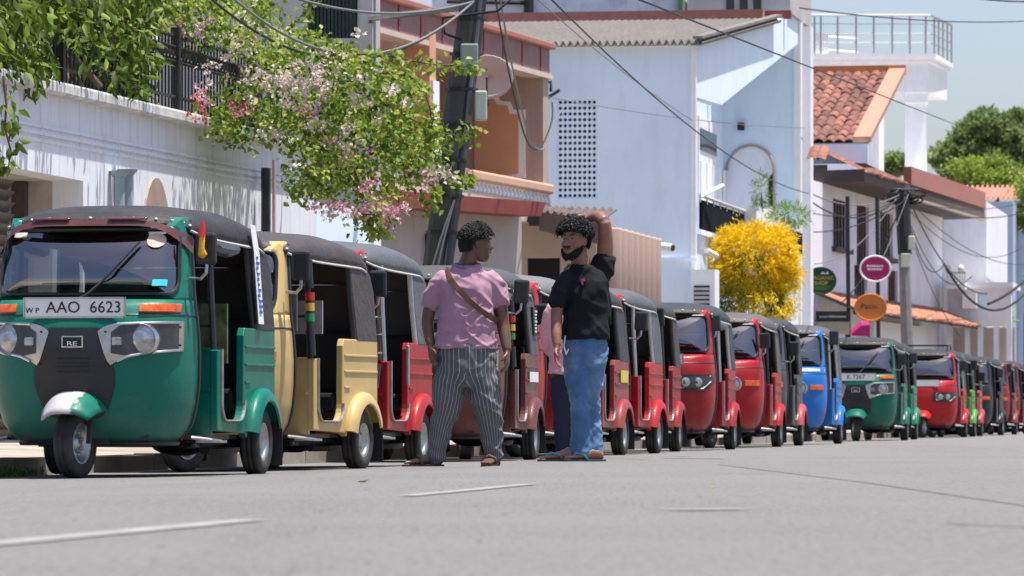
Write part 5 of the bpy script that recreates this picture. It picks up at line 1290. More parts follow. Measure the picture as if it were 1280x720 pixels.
def marks(r, x0, x1, z, h, mat, y=-.058, gap=.03, wmin=.02, wmax=.05):
    x = x0
    while x < x1-.01:
        w = min(random.uniform(wmin, wmax), x1-x); mb = MB(); mb.box(x, x+w, y, y+.01, z, z+h*random.uniform(.75,1)); part('mark', mb, mat, r, world=False); x += w+gap*random.uniform(.3,.7)
marks(r, -.19, .17, .04, .045, m_whitetrim); marks(r, -.17, .15, -.03, .045, m_whitetrim); marks(r, -.15, .12, -.12, .025, m_sgreen)
r, s = oval_sign(1088, 384.5, 19.5, 16.5, 103, m_sor, 'orange oval sign reading Patio', 1060, 245, m_sor)
text_part('lettering', 'Patio.', .15, m_ink, r, RXm(-.02,-.055,.02), 1.15)
c = PX(1041, 396, 103); r = thing('sign_board', 'small black shop board with pale lettering over a cream panel', 'sign', c); s = FPX/103
mb = MB(); mb.box(-21/s,21/s,-.04,.04,-6/s,7/s); part('board', mb, m_ink, r, world=False)
mb = MB(); mb.box(-21/s,21/s,-.03,.03,-22/s,-6.2/s); part('lower_panel', mb, M('olive_cream', (.36,.33,.24), .6, .1, 8, 0), r, world=False)
mb = MB(); mb.tube([(-.3,.1,-1.9),(-.3,.1,.1)], .03, 6); mb.tube([(.3,.1,-1.9),(.3,.1,.1)], .03, 6); part('legs', mb, m_iron, r, world=False)
marks(r, -.29, .29, -.02, .05, M('sign_grey', (.3,.3,.3), .6, .05, 8, 0), y=-.045, gap=.02)
mb = MB(); q = PX(1019,392,103); mb.prism([q+Vector((-.06,0,-.55)), q+Vector((.04,0,-.5)), q+Vector((.05,0,.35)), q+Vector((-.03,0,.42))], (0,.02,0)); solo('feather_flag', mb, M('lilac_cloth', (.38,.30,.48), .8, .1, 6, .1), 'narrow lilac banner beside the black shop board', 'banner')
mb = MB(); q = PX(1075,415,103); mb.prism([q+Vector((-.18,0,-.08)), q+Vector((.2,0,-.1)), q+Vector((.22,0,.14)), q+Vector((.05,0,.12))], (0,.5,.12)); solo('parasol', mb, m_spink, 'magenta awning corner below the orange sign', 'awning')

# ------------------------------------------------------------------ plants
def pts_in(poly, n):
    xs = [p[0] for p in poly]; ys = [p[1] for p in poly]; P = np.array(poly, float); out = []
    while len(out) < n:
        q = np.stack([rng.uniform(min(xs), max(xs), n), rng.uniform(min(ys), max(ys), n)], 1)
        ins = np.zeros(n, bool); j = len(P)-1
        for i in range(len(P)):
            c = ((P[i,1] > q[:,1]) != (P[j,1] > q[:,1])) & (q[:,0] < (P[j,0]-P[i,0])*(q[:,1]-P[i,1])/(P[j,1]-P[i,1]+1e-9)+P[i,0]); ins ^= c; j = i
        out += list(q[ins])
    return np.array(out[:n])
def wpt(px, py, Y): return np.stack([(px-CX)*Y/FPX, Y, CAMZ+(HY-py)*Y/FPX], -1)
def clumps(P, per, sig):
    n = len(P); C = np.repeat(P, per, 0)+rng.normal(size=(n*per,3))*np.array(sig)
    return C
def plant(name, label, root_p, branches, leafsets, mat_bark=m_bark, cat='shrub', brname='stem'):
    r = thing(name, label, cat, root_p)
    mb = MB()
    for pts, rad in branches: mb.tube(pts, rad, 6)
    if branches: part(brname, mb, mat_bark, r, smooth=True)
    off = np.array(root_p)
    for nm, C, D, Ln, Wd, sh, mat, fold in leafsets:
        tag(link(nm, leaves_mesh(nm, C-off, D, Ln, Wd, sh, fold), mat, r, fix=False), kind='stuff')
    return r
m_bleaf = leaf_mat('bougainvillea_leaf', (.05,.11,.012), (.16,.25,.025), (.40,.45,.09), .45, .55)
m_bract_w = leaf_mat('bract_white', (.62,.52,.42), (.72,.62,.55), (.78,.72,.66), .35, .6)
m_bract_p = leaf_mat('bract_pink', (.56,.20,.33), (.68,.36,.46), (.75,.56,.58), .35, .6)
m_vine = leaf_mat('vine_leaf', (.03,.06,.008), (.085,.15,.014), (.24,.33,.04), .42, .55)
m_redfl = leaf_mat('red_flower', (.45,.04,.06), (.55,.08,.12), (.62,.2,.22), .3, .6)
# --- bougainvillea spilling over the wall
BY = 47.2
main = [(325,75),(260,50),(205,38),(200,-20),(330,-20),(345,30),(400,48),(440,62),(470,82),(520,95),(520,150),(545,170),(540,215),(505,235),(485,255),(470,285),(452,288),(450,240),(430,215),(415,250),(375,245),(355,225),(385,195),(350,170),(300,178),(250,165),(245,125),(290,110),(330,120)]
nc = 620
c2 = pts_in(main, nc); Yc = rng.normal(BY, .75, nc)
Pc = wpt(c2[:,0], c2[:,1], Yc)
C = clumps(Pc, 15, (.085,.10,.075)); N = len(C)
D = rng.normal(size=(N,3))*np.array([.6,.6,.45])+np.array([.25,-.35,-.35])
sh = np.clip(np.repeat(rng.normal(.55,.22,nc), 15)+rng.normal(0,.18,N), 0, 1)
sets = [('foliage', C, D, rng.uniform(.052,.088,N), rng.uniform(.038,.058,N), sh, m_bleaf, .2)]
# arching sprays
arcs = [([(400,70),(470,68),(540,80),(602,84)], 46.0, 26), ([(470,120),(500,140),(550,165),(600,172)], 46.2, 24), ([(500,175),(540,205),(575,225),(588,224)], 46.4, 14), ([(470,90),(520,100),(540,150),(530,190)], 46.6, 20), ([(440,180),(520,200),(545,240),(530,258)], 46.6, 18), ([(405,160),(410,200),(385,230),(362,245)], 46.3, 16), ([(440,200),(450,240),(462,280),(472,288)], 46.5, 22), ([(330,70),(360,35),(385,12),(395,-5)], 47.5, 9), ([(0,0),(0,0)], 0, 0)]
br = []; aC_, aD_ = [], []
for pts, Y, k in arcs:
    if not k: continue
    P = [PX(x, y, Y) for x, y in pts]; Q = []
    for i in range(len(P)-1):
        for u in np.linspace(0, 1, 6, endpoint=False):
            a, b, c, d = P[max(i-1,0)], P[i], P[i+1], P[min(i+2,len(P)-1)]
            Q.append(.5*((2*b)+(c-a)*u+(2*a-5*b+4*c-d)*u*u+(3*b-a-3*c+d)*u**3))
    Q.append(P[-1]); br.append((Q, [.016*(1-.75*i/len(Q)) for i in range(len(Q))]))
    for i in range(k*6):
        f = (i/(k*6))**.9*(len(Q)-1.01); q = Q[int(f)].lerp(Q[int(f)+1], f-int(f)); aC_.append(np.array(q)+rng.normal(size=3)*np.array([.04,.05,.045])); aD_.append(rng.normal(size=3)*.6+np.array([.2,-.3,-.45]))
sets.append(('foliage', np.array(aC_), np.array(aD_), rng.uniform(.06,.10,len(aC_)), rng.uniform(.045,.065,len(aC_)), np.clip(rng.normal(.62,.2,len(aC_)),0,1), m_bleaf, .15))
def bracts(spots, mat, nm, per, sp=.05, sz=.05):
    C = []
    for x, y, Y, k, rx, ry in spots:
        for j in range(k):
            C.append(np.array(PX(x+random.gauss(0,rx), y+random.gauss(0,ry), Y+random.gauss(0,.12))))
    C = clumps(np.array(C), per, (sp*.6,sp,sp*.5)); N = len(C)
    return (nm, C, rng.normal(size=(N,3))+np.array([0,-.5,.2]), rng.uniform(.6,1.1,N)*sz, rng.uniform(.6,1,N)*sz*.9, rng.random(N), mat, .3)
random.seed(31)
sets.append(bracts([(372,105,45.8,34,22,13),(350,95,45.8,12,16,8),(545,214,46,6,9,4),(430,165,46,7,25,30),(465,135,46,8,25,25),(310,45,46.4,16,24,12),(405,100,45.9,10,10,10),(345,165,46,4,5,3),(420,270,46,5,7,3),(400,75,46,10,30,14),(500,120,46,6,20,15),(275,70,46.5,10,25,20),(440,85,46.2,6,25,10),(480,262,46,4,10,4),(390,165,46,3,8,8),(566,220,46,2,5,3)], m_bract_w, 'white_bracts', 13))
sets.append(bracts([(487,266,45.9,12,9,6),(462,255,45.9,6,8,9),(408,255,45.9,4,5,5),(430,258,45.9,3,4,5),(461,236,45.9,4,6,6),(385,142,45.8,5,6,5),(252,117,46,4,4,6),(300,140,46,3,6,5),(420,175,46,2,5,5),(540,228,46,3,12,5),(440,205,46,3,10,8),(230,40,46.5,5,12,6),(450,268,45.9,3,5,4)], m_bract_p, 'pink_bracts', 11))
sets.append(bracts([(250,128,45.5,4,3,9),(297,135,45.5,4,5,4),(240,145,45.5,2,3,3),(215,35,46.2,4,10,5)], m_redfl, 'red_flowers', 7, .04, .045))
bb = Vector((WL.pt(WL.a(330),0).x, WL.pt(WL.a(330),0).y, ZW+.2))-WL.n*.35
for k in range(7):
    e = PX(280+k*30, 120-12*(k % 3), BY+random.uniform(-.6,.6)); br.append(([bb+Vector((random.uniform(-.2,.2),0,0)), bb.lerp(e,.5)+Vector((0,0,.45)), e], [.03,.022,.01]))
plant('bougainvillea', 'bougainvillea with white and pink bracts spilling over the garden wall', bb, br, sets)
# --- broad-leaved vine on the left
vpoly = [(-40,-30),(205,-30),(190,25),(172,50),(190,85),(188,128),(165,122),(150,100),(125,85),(95,45),(65,50),(58,98),(42,104),(30,95),(10,85),(-10,90),(-40,90)]
nc = 300; c2 = pts_in(vpoly, nc); tmpw = rng.uniform(-11.25, -10.6, nc)
Yc = np.array([SW(t_of(x, w), w).y for x, w in zip(c2[:,0], tmpw)])
Pc = wpt(c2[:,0], c2[:,1], Yc); C = clumps(Pc, 11, (.08,.10,.08)); N = len(C)
D = rng.normal(size=(N,3))*np.array([.7,.5,.35])+np.array([.15,-.35,-.75]); sh = np.clip(np.repeat(rng.normal(.45,.22,nc),11)+rng.normal(0,.15,N),0,1)
sets = [('foliage', C, D, rng.uniform(.10,.18,N), rng.uniform(.04,.07,N), sh, m_vine, .22)]
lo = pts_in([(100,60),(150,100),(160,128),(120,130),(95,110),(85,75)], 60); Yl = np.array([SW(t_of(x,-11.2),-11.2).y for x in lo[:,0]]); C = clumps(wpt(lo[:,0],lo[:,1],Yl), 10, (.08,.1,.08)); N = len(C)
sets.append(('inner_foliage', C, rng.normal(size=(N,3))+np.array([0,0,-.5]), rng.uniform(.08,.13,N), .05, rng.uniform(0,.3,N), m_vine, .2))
vb_ = SW(t_of(80,-11.2),-11.2, ZW+.2); br = []
random.seed(17)
for k in range(10):
    e = PX(-10+22*k, 10+random.uniform(-20,40), vb_.y-1.2+.25*k); m_ = vb_.lerp(e,.5)+Vector((random.uniform(-.2,.2),0,.3)); br.append(([vb_+Vector((random.uniform(-.4,.4),random.uniform(-1,1),0)), m_, e], [.03,.02,.008]))
plant('climbing_vine', 'glossy green broad-leaved vine hanging over the iron railing', vb_, br, sets)
Yh = SW(t_of(8,-10.45),-10.45).y
pts = [PX(4,95,Yh), PX(8,130,Yh), PX(6,160,Yh), PX(14,190,Yh), PX(10,212,Yh)]
hl = [(12,125),(20,140),(4,150),(18,158),(8,168),(20,178),(12,186),(2,196),(16,200),(8,208),(22,176),(6,132),(14,150),(3,205),(-4,180),(-6,200)]
C = np.array([np.array(PX(x+random.gauss(0,2),y+random.gauss(0,2),Yh+random.gauss(0,.04))) for x, y in hl for _ in range(3)]); N = len(C)
plant('hanging_spray', 'leafy vine spray hanging beside the roller shutter', pts[0], [(pts, [.012,.010,.009,.008,.006])], [('leaf_spray', C, rng.normal(size=(N,3))*.5+np.array([.2,-.2,-.8]), rng.uniform(.09,.14,N), rng.uniform(.045,.065,N), rng.uniform(.3,.9,N), m_vine, .2)], cat='vine')
# --- yellow shrub
m_yleaf = leaf_mat('yellow_leaf', (.68,.42,.006), (.84,.60,.008), (.90,.74,.04), .45, .6)
m_gleaf = leaf_mat('green_under_leaf', (.06,.12,.015), (.13,.19,.02), (.28,.28,.03), .35, .5)
yp = [(897,300),(912,282),(935,275),(965,278),(985,295),(992,330),(992,380),(985,398),(905,398),(896,360)]
YB = SW(t_of(942,-10.0),-10.0).y
def shrub(poly, n, per, Y, ysp, sig): c = pts_in(poly, n); return clumps(wpt(c[:,0], c[:,1], rng.normal(Y, ysp, n)), per, sig)
def shell(poly_c, rx, rz, Y, ry, n, per, sig, bump=.18):
    """leaf clumps on a lumpy ellipsoid shell"""
    d = rng.normal(size=(n,3)); d /= np.linalg.norm(d,axis=1)[:,None]
    lump = np.array([1+bump*mnoise.noise(Vector(v)*2.3) for v in d]); k = rng.uniform(.72,1.0,n)**.5*lump
    c = np.array(PX(*poly_c, Y)); P = c+d*np.array([rx,ry,rz])*k[:,None]
    return clumps(P, per, sig), np.repeat(d, per, 0)
C1, d1 = shell((943,325), .68, .62, YB, .7, 420, 16, (.06,.07,.05)); N = len(C1)
s1 = ('yellow_foliage', C1, d1*.8+rng.normal(size=(N,3))*.45+np.array([0,0,-.35]), rng.uniform(.09,.17,N), rng.uniform(.014,.024,N), rng.random(N), m_yleaf, .2)
Cx = [shell(q, .26, .28, YB+dy, .35, 90, 14, (.06,.07,.05)) for q, dy in (((917,306),.1), ((970,304),-.1), ((980,345),.1), ((908,345),0))]
C1 = np.concatenate([C1]+[c[0] for c in Cx]); d1 = np.concatenate([d1]+[c[1] for c in Cx]); N = len(C1)
s1 = ('yellow_foliage', C1, d1*.8+rng.normal(size=(N,3))*.45+np.array([0,0,-.35]), rng.uniform(.09,.17,N), rng.uniform(.014,.024,N), rng.random(N), m_yleaf, .2)
C2, d2 = shell((938,370), .55, .75, YB, .55, 330, 14, (.06,.07,.06)); N = len(C2)
s2 = ('green_foliage', C2, d2*.5+rng.normal(size=(N,3))*.5+np.array([0,0,-.5]), rng.uniform(.08,.15,N), rng.uniform(.015,.026,N), rng.random(N), m_gleaf, .2)
C3, d3 = shell((955,378), .52, .45, YB-.2, .5, 130, 14, (.06,.07,.06)); N = len(C3)
s3 = ('yellow_foliage', C3, d3*.5+rng.normal(size=(N,3))*.5+np.array([0,0,-.6]), rng.uniform(.09,.16,N), rng.uniform(.014,.024,N), rng.random(N), m_yleaf, .2)
sp_c, sp_d = [], []
for k in range(70):                                  # long ragged sprays breaking the outline
    a = random.uniform(-.3, math.pi+.3); st = np.array(PX(943, 325, YB))+np.array([.58*math.cos(a), random.gauss(0,.3), .52*math.sin(a)]); dv = np.array([math.cos(a)*.8+random.gauss(0,.3), random.gauss(0,.3), math.sin(a)*.5+random.gauss(0,.25)]); ln = random.uniform(.08,.30)
    for q in np.linspace(0, 1, 9): sp_c.append(st+dv*ln*q-np.array([0,0,.10*q*q])); sp_d.append(dv+rng.normal(size=3)*.5+np.array([0,0,-.3]))
s4 = ('yellow_foliage', np.array(sp_c), np.array(sp_d), rng.uniform(.09,.16,len(sp_c)), .02, rng.random(len(sp_c)), m_yleaf, .2)
yb = PX(942, 540, YB); yb.z = .12
plant('yellow_shrub', 'tall golden yellow shrub in front of the blue house', yb, [([yb+Vector((dx,0,0)), yb+Vector((dx*2,0,1.0)), PX(942+dx*200, 350, YB)], [.05,.04,.015]) for dx in (-.1,0,.12,.2)], [s1, s2, s3, s4])
# --- balcony plants
m_fern = leaf_mat('fern_leaf', (.08,.18,.02), (.16,.30,.035), (.30,.42,.07), .4, .5)
for px, py, Y, rx, rz, n, lab in ((986,268,90,.35,.18,60,'feathery green pot plant on the balcony of the blue house'), (952,240,88,.10,.28,22,'small upright pot plant on the white flower box'), (1003,330,104,.12,.3,20,'thin green plant at the foot of the grey pier')):
    C, d = shell((px,py), rx, rz, Y, rx, n, 14, (.05,.05,.05)); N = len(C); b0 = PX(px, py+rz*FPX/Y, Y)
    plant('pot_plant', lab, b0, [([b0, PX(px,py,Y)], [.02,.008])], [('foliage', C, d+rng.normal(size=(N,3))*.5+np.array([0,0,.2]), rng.uniform(.06,.14,N), .016, rng.random(N), m_fern, .2)])
# --- trees at the street end
m_tleaf = leaf_mat('tree_leaf', (.12,.18,.06), (.20,.28,.09), (.30,.39,.14), .45, .5)
m_tleaf2 = leaf_mat('light_tree_leaf', (.16,.25,.03), (.29,.38,.06), (.45,.48,.16), .45, .5)
def tree(name, label, px, py, rx, rz, Y, lobes, mat, ls, per=16, seed=1):
    random.seed(seed); b0 = PX(px, 540, Y); b0.z = 0; c0 = np.array(PX(px, py, Y)); r = thing(name, label, 'tree', b0)
    mb = MB(); mb.tube([b0, b0+Vector((.1,0,c0[2]*.4)), Vector(c0)-Vector((0,0,rz*.3))], [.35,.28,.16], 8)
    CC, DD, SS = [], [], []
    for k in range(lobes):
        a = random.uniform(0, 2*math.pi); e = random.uniform(-.5, 1.0); kk = random.uniform(.55, .95)
        lc = c0+np.array([rx*math.cos(a)*math.cos(e)*kk, rx*.9*math.sin(a)*math.cos(e)*kk, rz*math.sin(e)*kk]); lr = random.uniform(.24,.40)*rx
        mb.tube([Vector(c0)-Vector((0,0,rz*.4)), Vector(c0).lerp(Vector(lc),.5)-Vector((0,0,.2)), Vector(lc)], [.12,.08,.03], 5)
        d = rng.normal(size=(70,3)); d /= np.linalg.norm(d,axis=1)[:,None]; P = lc+d*lr*np.array([1,1,.75])*rng.uniform(.6,1.0,(70,1))
        C = clumps(P, per, (.16,.16,.12)); CC.append(C); DD.append(np.repeat(d,per,0)*.6+rng.normal(size=(len(C),3))*.6); SS.append(np.clip(random.gauss(.45,.18)+rng.normal(0,.2,len(C)),0,1))
    part('trunk', mb, m_bark, r, smooth=True)
    C = np.concatenate(CC)-np.array(b0); N = len(C)
    tag(link('crown', leaves_mesh('crown', C, np.concatenate(DD), rng.uniform(.7,1.3,N)*ls, rng.uniform(.4,.6,N)*ls, np.concatenate(SS), .2), mat, r, fix=False), kind='stuff')
tree('broadleaf_tree', 'large dark green tree rising behind the salmon tiled roof', 1246, 200, 5.0, 3.7, 385, 40, m_tleaf, .42, 16, 3)
tree('broadleaf_tree', 'dark green tree showing through the white terrace columns', 1108, 210, 1.2, .8, 300, 10, m_tleaf, .30, 12, 4)
tree('light_green_tree', 'pale green flowering tree over the salmon roof', 1226, 222, 1.25, .62, 180, 9, m_tleaf2, .17, 10, 5)
tree('light_green_tree', 'light green leafy tree hanging over the dark shopfront', 1300, 262, .75, 1.6, 170, 14, m_tleaf2, .15, 12, 6)
C, d = shell((1248,400), .35, .75, 142, .35, 60, 12, (.09,.09,.1)); N = len(C); b0 = PX(1249,440,142)
plant('climbing_plant', 'yellow green creeper growing on the white arcade', b0, [([b0, PX(1248,380,142)], [.05,.02])], [('foliage', C, d+rng.normal(size=(N,3))*.6, rng.uniform(.08,.16,N), .05, rng.uniform(.3,1,N), m_tleaf2, .2)])
# ------------------------------------------------------------------ people
def bake(mb, voxel, smooth_it=3, name='b'):
    """union of the closed pieces as one continuous surface"""
    me = mb.mesh(name); b = bmesh.new(); b.from_mesh(me); bmesh.ops.recalc_face_normals(b, faces=b.faces); b.to_mesh(me); b.free()
    ob = bpy.data.objects.new(name, me); COL.objects.link(ob)
    md = ob.modifiers.new('r', 'REMESH'); md.mode = 'VOXEL'; md.voxel_size = voxel; md.use_smooth_shade = True
    s = ob.modifiers.new('s', 'SMOOTH'); s.iterations = smooth_it; s.factor = .5
    bpy.context.view_layer.update()
    out = bpy.data.meshes.new_from_object(ob.evaluated_get(bpy.context.evaluated_depsgraph_get()))
    bpy.data.objects.remove(ob); bpy.data.meshes.remove(me)
    return out
def hring(c, rx, ry, yaw=0, n=20, e=1.0):
    out = []
    for i in range(n):
        a = 2*math.pi*i/n; x, y = rx*math.copysign(abs(math.cos(a))**e, math.cos(a)), ry*math.copysign(abs(math.sin(a))**e, math.sin(a))
        out.append((c[0]+x*math.cos(yaw)-y*math.sin(yaw), c[1]+x*math.sin(yaw)+y*math.cos(yaw), c[2]))
    return out
def limb(mb, pts, n=14):                        # [(x,y,z,r)] refined by a smooth curve
    P = [Vector(p[:3]) for p in pts]; rr = [p[3] for p in pts]; Q, q = [], []
    for i in range(len(P)-1):
        for u in np.linspace(0, 1, 5, endpoint=False):
            a, b, c, d = P[max(i-1,0)], P[i], P[i+1], P[min(i+2,len(P)-1)]
            Q.append(.5*((2*b)+(c-a)*u+(2*a-5*b+4*c-d)*u*u+(3*b-a-3*c+d)*u**3)); q.append(rr[i]*(1-u)+rr[i+1]*u)
    Q.append(P[-1]); q.append(rr[-1])
    d0 = (Q[0]-Q[1]).normalized(); d1 = (Q[-1]-Q[-2]).normalized()
    Q = [Q[0]+d0*q[0]*.6]+Q+[Q[-1]+d1*q[-1]*.6]; q = [q[0]*.45]+q+[q[-1]*.45]
    mb.tube(Q, q, n)
def head_mesh(mb, c, yaw, tilt=0, s=1.0):
    """c = chin-level centre; face looks along yaw (angle from +x, counter-clockwise)"""
    ca, sa = math.cos(yaw), math.sin(yaw)
    W = lambda f, l, z: (c[0]+(f*ca-l*sa)*s+tilt*z*s, c[1]+(f*sa+l*ca)*s, c[2]+z*s)
    H = [(-.002,.060,.020,.018),(.010,.052,.040,.036),(.03,.040,.060,.050),(.055,.026,.077,.058),(.085,.013,.090,.064),(.115,.006,.097,.069),(.145,.002,.100,.073),(.175,-.002,.099,.074),(.20,-.005,.090,.069),(.22,-.008,.070,.054),(.234,-.010,.040,.030)]
    mb.rings([hring(W(f, 0, z), hl*s, hw*s, yaw, 24) for z, f, hl, hw in H])
    def blob(f, l, z, rf, rl, rz):
        o = MB(); o.ell((0,0,0), rf*s, rl*s, rz*s, 10, 8); p = W(f, l, z)
        mb.add([(p[0]+x*ca-y*sa, p[1]+x*sa+y*ca, p[2]+zz) for x, y, zz in o.v], o.f)
    limb(mb, [(*W(.096,0,.142), .009*s), (*W(.106,0,.118), .010*s), (*W(.119,0,.098), .013*s), (*W(.108,0,.088), .011*s)], 8)
    for sd_ in (-1, 1):
        blob(.100, sd_*.013, .092, .012, .009, .009); blob(-.008, sd_*.073, .118, .020, .010, .032); blob(.088, sd_*.030, .153, .014, .026, .009); blob(.068, sd_*.042, .095, .026, .02, .022)
    blob(.096, 0, .068, .010, .024, .006); blob(.096, 0, .058, .010, .021, .007); blob(.082, 0, .022, .018, .02, .014)
    return W
def hand(mb, wrist, d, side, curl=.5, s=1.0, fwd=Vector((0,-1,0))):
    """palm and five fingers from wrist along d; side = direction the thumb leaves; fwd = the way the fingers curl"""
    wrist = Vector(wrist); d = Vector(d).normalized(); side = Vector(side); side = (side-d*side.dot(d)).normalized(); fw = Vector(fwd); fw = (fw-d*fw.dot(d)-side*fw.dot(side)).normalized()
    pc = wrist+d*.045*s
    rs = []
    for k, (u, hw, th) in enumerate(((-.012,.024,.021),(.01,.030,.020),(.04,.040,.018),(.07,.043,.016),(.088,.040,.013))):
        cc = wrist+d*u*s; rs.append([tuple(cc+side*hw*s*math.cos(2*math.pi*i/12)+fw*th*s*math.sin(2*math.pi*i/12)) for i in range(12)])
    mb.rings(rs)
    for o, ln in ((.031,.070),(.0105,.080),(-.0105,.074),(-.031,.058)):
        b = wrist+d*.078*s+side*o*s; a1, a2, a3 = curl*.6, curl*1.3, curl*1.9
        p = [b]; 
        for a, f in ((a1,.42),(a2,.33),(a3,.25)): p.append(p[-1]+(d*math.cos(a)+fw*math.sin(a)+side*o*1.5)*ln*f*s)
        limb(mb, [(*q, r*s) for q, r in zip(p, (.0098,.0092,.0085,.0072))], 8)
    b = wrist+d*.022*s+side*.026*s
    p = [b, b+(d*.6+side*.65+fw*.25).normalized()*.034*s, b+(d*.6+side*.65+fw*.25).normalized()*.034*s+(d*.85+side*.25+fw*.45).normalized()*.034*s]
    limb(mb, [(*q, r*s) for q, r in zip(p, (.0135,.0115,.009))], 8)
def wrinkle(me, amp, freq, seed=0, stretch=(1,1,.6)):
    """drag folds: ridged noise drawn out along two diagonals"""
    n = len(me.vertices); co = np.empty(n*3, np.float32); me.vertices.foreach_get('co', co); co = co.reshape(-1,3); no = np.empty(n*3, np.float32); me.vertex_normals.foreach_get('vector', no); no = no.reshape(-1,3)
    h = np.empty(n, np.float32)
    for i in range(n):
        x, y, z = co[i]; a = x+y*.4
        p = Vector(((a*.9+z*stretch[2])*freq+seed, y*freq*.6, (a-z*.5)*freq*.45)); q = Vector(((a*.9-z*stretch[2])*freq*1.2+seed+9, y*freq*.6, (a+z*.5)*freq*.5))
        r1, r2 = abs(mnoise.noise(p)), abs(mnoise.noise(q))
        h[i] = (1-min(1, r1*4))*.7+(1-min(1, r2*4))*.6-.35+mnoise.noise(p*2.1)*.35
    co += no*(h*amp)[:,None]; me.vertices.foreach_set('co', co.ravel()); me.update()
def skin_mat(name, c):
    m, n, b, o = _new(name); v = _coord(n); ns = _noise(n, 18, 5, .6, v)
    col = _mix(n, _ramp(n, ns.outputs[0], .3, .7).outputs[0], dark(c,.8), dark(c,1.12)); n.links.new(col, b.inputs['Base Color'])
    b.inputs['Roughness'].default_value = .42; b.inputs['Specular IOR Level'].default_value = .5; b.inputs['Subsurface Weight'].default_value = .08; b.inputs['Subsurface Radius'].default_value = (.02,.008,.005); b.inputs['Subsurface Scale'].default_value = .3
    _bump(n, b, _noise(n, 120, 3, .6, v).outputs[0], .15, .003); return m
def cloth_mat(name, c, rough=.85, weave=350, var=.12, fade=None):
    m, n, b, o = _new(name); v = _coord(n); ns = _noise(n, 9, 6, .6, v)
    col = _mix(n, _ramp(n, ns.outputs[0], .3, .7).outputs[0], dark(c,1-var), dark(c,1+var))
    if fade: n2 = _noise(n, 5, 4, .55, v); col = _mix(n, _ramp(n, n2.outputs[0], .48, .68).outputs[0], col, fade)
    n.links.new(col, b.inputs['Base Color']); b.inputs['Roughness'].default_value = rough; b.inputs['Specular IOR Level'].default_value = .2
    b.inputs['Sheen Weight'].default_value = .12 if max(c) > .05 else 0
    _bump(n, b, _noise(n, weave, 2, .5, v).outputs[0], .25, .002); return m
def stripe_mat():
    m, n, b, o = _new('pinstripe_cloth'); at = n.nodes.new('ShaderNodeAttribute'); at.attribute_name = 'stripe'
    fr = n.nodes.new('ShaderNodeMath'); fr.operation = 'FRACT'; n.links.new(at.outputs['Fac'], fr.inputs[0])
    r = n.nodes.new('ShaderNodeValToRGB'); r.color_ramp.elements[0].position = .0; r.color_ramp.elements[0].color = (.105,.105,.112,1); r.color_ramp.elements[1].position = .84; r.color_ramp.elements[1].color = (.105,.105,.112,1)
    e = r.color_ramp.elements.new(.86); e.color = (.40,.40,.40,1); e = r.color_ramp.elements.new(.94); e.color = (.36,.36,.36,1); e = r.color_ramp.elements.new(.98); e.color = (.105,.105,.112,1)
    n.links.new(fr.outputs[0], r.inputs[0]); ns = _noise(n, 8, 6, .6, _coord(n))
    c = _mix(n, _ramp(n, ns.outputs[0], .45, .75).outputs[0], r.outputs[0], (.14,.135,.135)); c = _mix(n, .75, c, r.outputs[0])
    n.links.new(c, b.inputs['Base Color']); b.inputs['Roughness'].default_value = .85; b.inputs['Specular IOR Level'].default_value = .2; return m
def hair_mesh(W, s, n, spots, ln, seed):
    """short curled tufts over the scalp; spots(f,l,z)->bool on the skull surface"""
    rg = np.random.default_rng(seed); mb = MB(); k = 0
    while k < n:
        d = rg.normal(size=3); d /= np.linalg.norm(d); f, l, z = d[0]*.108, d[1]*.083, .124+d[2]*.122
        if not spots(f, l, z): continue
        k += 1; nn = Vector((d[0]/.102, d[1]/.077, d[2]/.112)).normalized(); t = Vector(rg.normal(size=3)); t = (t-nn*t.dot(nn)).normalized()
        lo = ln*rg.uniform(.6,1.25)*(.42 if z < .16 else 1.25 if f > .02 else 1); p0 = Vector((f,l,z)); pts = [p0, p0+nn*lo*.45+t*lo*.15, p0+nn*lo*.75+t*lo*.55, p0+nn*lo*.62+t*lo*.95]
        mb.tube([W(*q) for q in pts], [.0044*s,.0042*s,.0032*s,.001*s], 3)
    return mb
def scalp_mesh(W, yaw, s, k=1.045, z0=.11):
    mb = MB(); H = [(.085,-.058,.036,.052),(.105,-.055,.044,.060),(.125,-.044,.058,.069),(.15,-.020,.086,.0765),(.175,-.006,.100,.078),(.20,-.006,.095,.073),(.222,-.008,.075,.058),(.24,-.010,.042,.033)]
    mb.rings([hring(W(f,0,z), hl*k*s, hw*k*s, yaw, 24) for z, f, hl, hw in H]); return mb
m_hair = M('black_hair', (.015,.014,.014), .58, .3, 30, .3, spec=.32)
m_eye = M('eye_dark', (.02,.015,.012), .15, .1, 10, 0); m_eyew = M('eye_white', (.16,.13,.12), .3, .05, 10, 0); m_lip = M('lips', (.13,.055,.045), .45, .1, 20, .1)
m_skin1 = skin_mat('brown_skin', (.125,.062,.040)); m_skin2 = skin_mat('tan_skin', (.24,.112,.068)); 
m_mauve = cloth_mat('mauve_cotton', (.36,.205,.27)); m_blackc = cloth_mat('black_cotton', (.009,.010,.013)); m_pinkc = cloth_mat('pink_cotton', (.62,.30,.36)); m_navyc = cloth_mat('navy_cotton', (.022,.025,.05))
m_denim = cloth_mat('faded_denim', (.065,.14,.27), fade=(.17,.27,.41), var=.2); m_leather = M('brown_leather', (.11,.052,.025), .5, .2, 14, .2); m_stripe = stripe_mat()
m_sandal = M('sandal_brown', (.10,.06,.045), .7, .2, 14, .2); m_fsole = M('flipflop_sole', (.045,.07,.085), .7, .2, 14, .1); m_flip = M('flipflop_blue', (.03,.28,.36), .5, .15, 14, .1)
